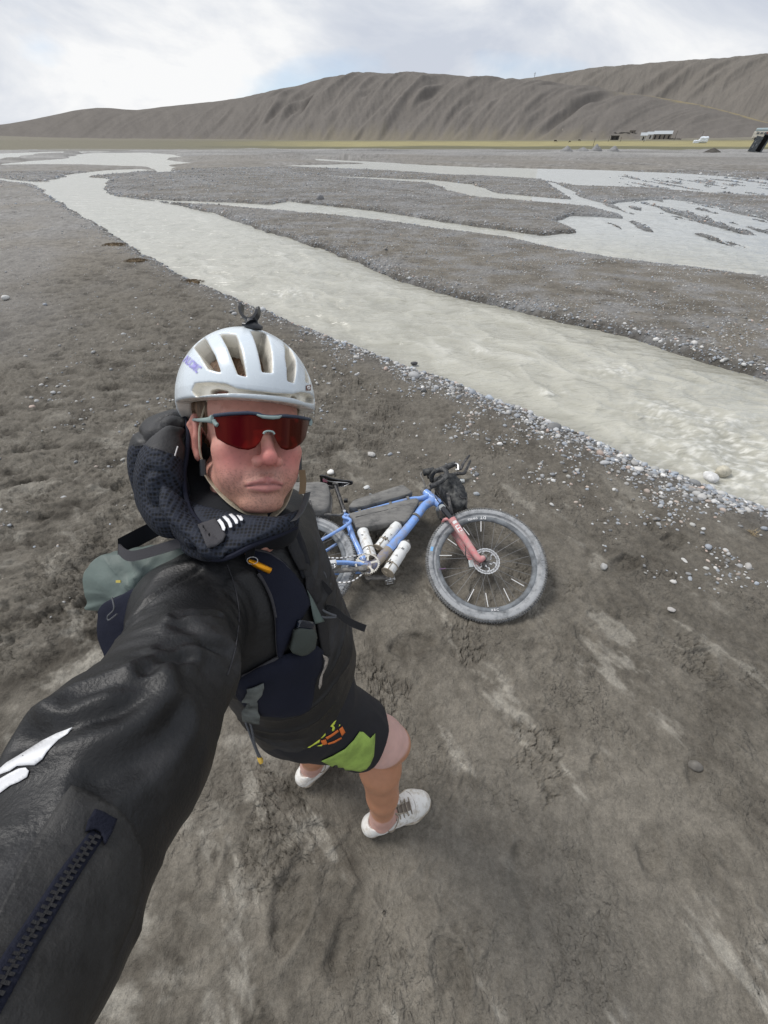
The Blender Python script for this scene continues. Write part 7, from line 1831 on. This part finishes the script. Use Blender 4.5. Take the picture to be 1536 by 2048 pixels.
    # gravel heaps dumped at the edge of the flats
    def heap(px0, px1, pyb, pyt, label, mat, seed, name="gravel_heap"):
        p = far_at((px0 + px1) / 2, pyb, 60); X, Yv, Z = frame(p); k = mpp(p); w = (px1 - px0) * k / 2; hh = (pyb - pyt) * k; n = 40; vs = []
        for i in range(n):
            for j in range(n):
                u, v = -1.1 + 2.2 * i / (n - 1), -1.1 + 2.2 * j / (n - 1); q = math.hypot(u, v) + .12 * float(pn2(np.array([u * 2 + seed]), np.array([v * 2]), seed)[0]); z = hh * max(0, 1 - q) ** .9 - .15
                vs.append(p + X * u * w + Yv * (v * w + w) + Z * (z + .05 * hh * float(pn2(np.array([u * 7 + seed]), np.array([v * 7]), seed)[0])))
        m = MB(); m.add(vs, [(i * n + j, (i + 1) * n + j, (i + 1) * n + j + 1, i * n + j + 1) for i in range(n - 1) for j in range(n - 1)]); tag(m.build(name, mat, None, origin=p, auto=False), label, "heap")
    M_hp = material("heaped_gravel", (.20, .20, .20), .95, var=.25, vscale=.8, bump=.6, bscale=3, bdist=.1)
    heap(1118, 1147, 303, 293, "grey gravel heap on the flats, leftmost of the row", M_hp, 1); heap(1147, 1182, 303.5, 296, "low wide grey gravel heap between two taller ones", M_hp, 2); heap(1178, 1204, 303, 291, "tallest pointed grey gravel heap, in the middle of the row", M_hp, 3); heap(1213, 1240, 303, 293, "grey gravel heap on the flats, rightmost of the row", M_hp, 4)
    heap(1406, 1442, 306, 298, "dark earth mound on the flats left of the black container", material("dark_earth", (.06, .055, .048), .95, var=.3, vscale=1), 5, "earth_mound")
    # white tarpaulin over a vehicle-sized load
    p = far_at(1399, 286.5); X, Yv, Z = frame(p); k = mpp(p)
    def ftp(P):
        q = (P - p) @ np.stack([X, Yv, Z], 1) / k
        d = s_box(q, (5, 8, 5.0), (7.5, 5, 4.6), 2.6); d = smin(d, s_box(q, (-7, 8, 1.8), (5, 4, 2.6), 1.6), 3.0)
        return (d + .45 * pn3(q * .45, 3) + .2 * pn3(q * 1.3, 4)) * k
    v, f = nets(ftp, p - 16 * k, p + 22 * k, .35 * k); tag(np_mesh("tarpaulin", v, f, material("white_tarpaulin", (.72, .77, .84), .6), None, True, p), "white tarpaulin humped over a load on the meadow at the right", "tarpaulin")
    # old bus at the right edge
    p = far_at(1524, 280.5, 100); X, Yv, Z = frame(p); k = mpp(p); Xb = unit(X * .95 - Yv * .3); Yb = np.cross(Z, Xb); e = empty("bus", tuple(p)); tag(e, "white bus with a pale blue roof and red mark at the right edge", "bus")
    def bb(c, hx, hy, hz, name, mat, bev=0, par=None):
        m = MB(); c_ = p + Xb * c[0] * k + Yb * c[1] * k + Z * c[2] * k; m.box(c_, Xb, Yb, Z, hx * k, hy * k, hz * k); return m.build(name, mat, par or e, smooth=False, bevel=bev * k)
    bb((4, 6, 7.6), 25, 5, 5.2, "body", material("bus_white", (.62, .60, .56), .5, dust=(.4, .36, .30), dust_amt=.4, dscale=1.5), 1.2); bb((4, 6, 15.2), 23.5, 4.7, 2.4, "roof", material("bus_blue_roof", (.36, .46, .52), .5, dust=(.4, .4, .38), dust_amt=.3, dscale=1.5), 1.2)
    for i in range(6): bb((-13 + i * 6.5, .85, 10.2), 2.3, .15, 1.5, "window", material("bus_glass", (.12, .13, .14), .2))
    bb((-21.15, 6, 10), .1, 3.6, 1.8, "windscreen", material("bus_glass", (.12, .13, .14), .2))
    m = MB(); c_ = p + Xb * 4 * k + Yb * .78 * k + Z * 9.6 * k
    m.tube([c_ - Yb * .08 * k, c_ + Yb * .02 * k], 2.6 * k, 20); m.build("red_mark", material("red_brown_paint", (.30, .09, .06), .7), e)
    for sx in (-13, 15): m = MB(); c_ = p + Xb * sx * k + Yb * 1.4 * k + Z * 2.3 * k; m.tube([c_ - Yb * .8 * k, c_ + Yb * .8 * k], 2.3 * k, 18); m.build("wheel", M_dark, e)
    # leaning dark container frame
    p = far_at(1507, 305, 60); X, Yv, Z = frame(p); k = mpp(p); Zl = unit(Z + X * .17); Xl = np.cross(Yv, Zl) * 1.0; Xl = Xl if Xl @ X > 0 else -Xl; e = empty("container", tuple(p)); tag(e, "dark steel container open on one side, leaning at the right edge of the flats", "container")
    M_ct = material("dark_slate_steel", (.045, .058, .068), .6, dust=(.15, .15, .145), dust_amt=.4, dscale=3)
    def cb(c, h_, name, mat): m = MB(); m.box(p + Xl * c[0] * k + Yv * c[1] * k + Zl * c[2] * k, Xl, Yv, Zl, h_[0] * k, h_[1] * k, h_[2] * k); return m.build(name, mat, e, smooth=False, bevel=.25 * k)
    cb((-5, 6, 11), (6.0, 6, 11.2), "side_body", M_ct); cb((11, 6, 13), (1.4, 6, 14), "end_wall", M_ct); cb((4.8, 10, 13), (5.0, .8, 13.6), "back_wall", M_dark); cb((5, 6, 26.2), (6.2, 6, .9), "top_rail", M_ct); cb((5, 6, .8), (6.2, 6, .8), "floor", M_ct)
    for (a, b) in ((-8, 14), (-3, 10), (-7, 7)): cb((a, -.15, b), (.5, .1, 1.6), "scrape", material("worn_patch", (.30, .31, .31), .8))
    # mast on the ridge
    azr, el = az_el(1068, 158); r_ = 900.; p = np.array([r_ * math.sin(R(azr)), r_ * math.cos(R(azr)), r_ * el + H - 1.0]); X, Yv, Z = frame(p); m = MB(); m.tube([p - Z * 3, p + Z * 8], .35, 6); m.tube([p + Z * 6.5 - X * 1.5, p + Z * 6.5 + X * 1.5], .2, 6); m.tube([p + Z * 5 - X * 1.2, p + Z * 5 + X * 1.2], .2, 6); tag(m.build("mast", M_roof, None, origin=p), "thin mast standing on the dip of the ridge line", "mast")
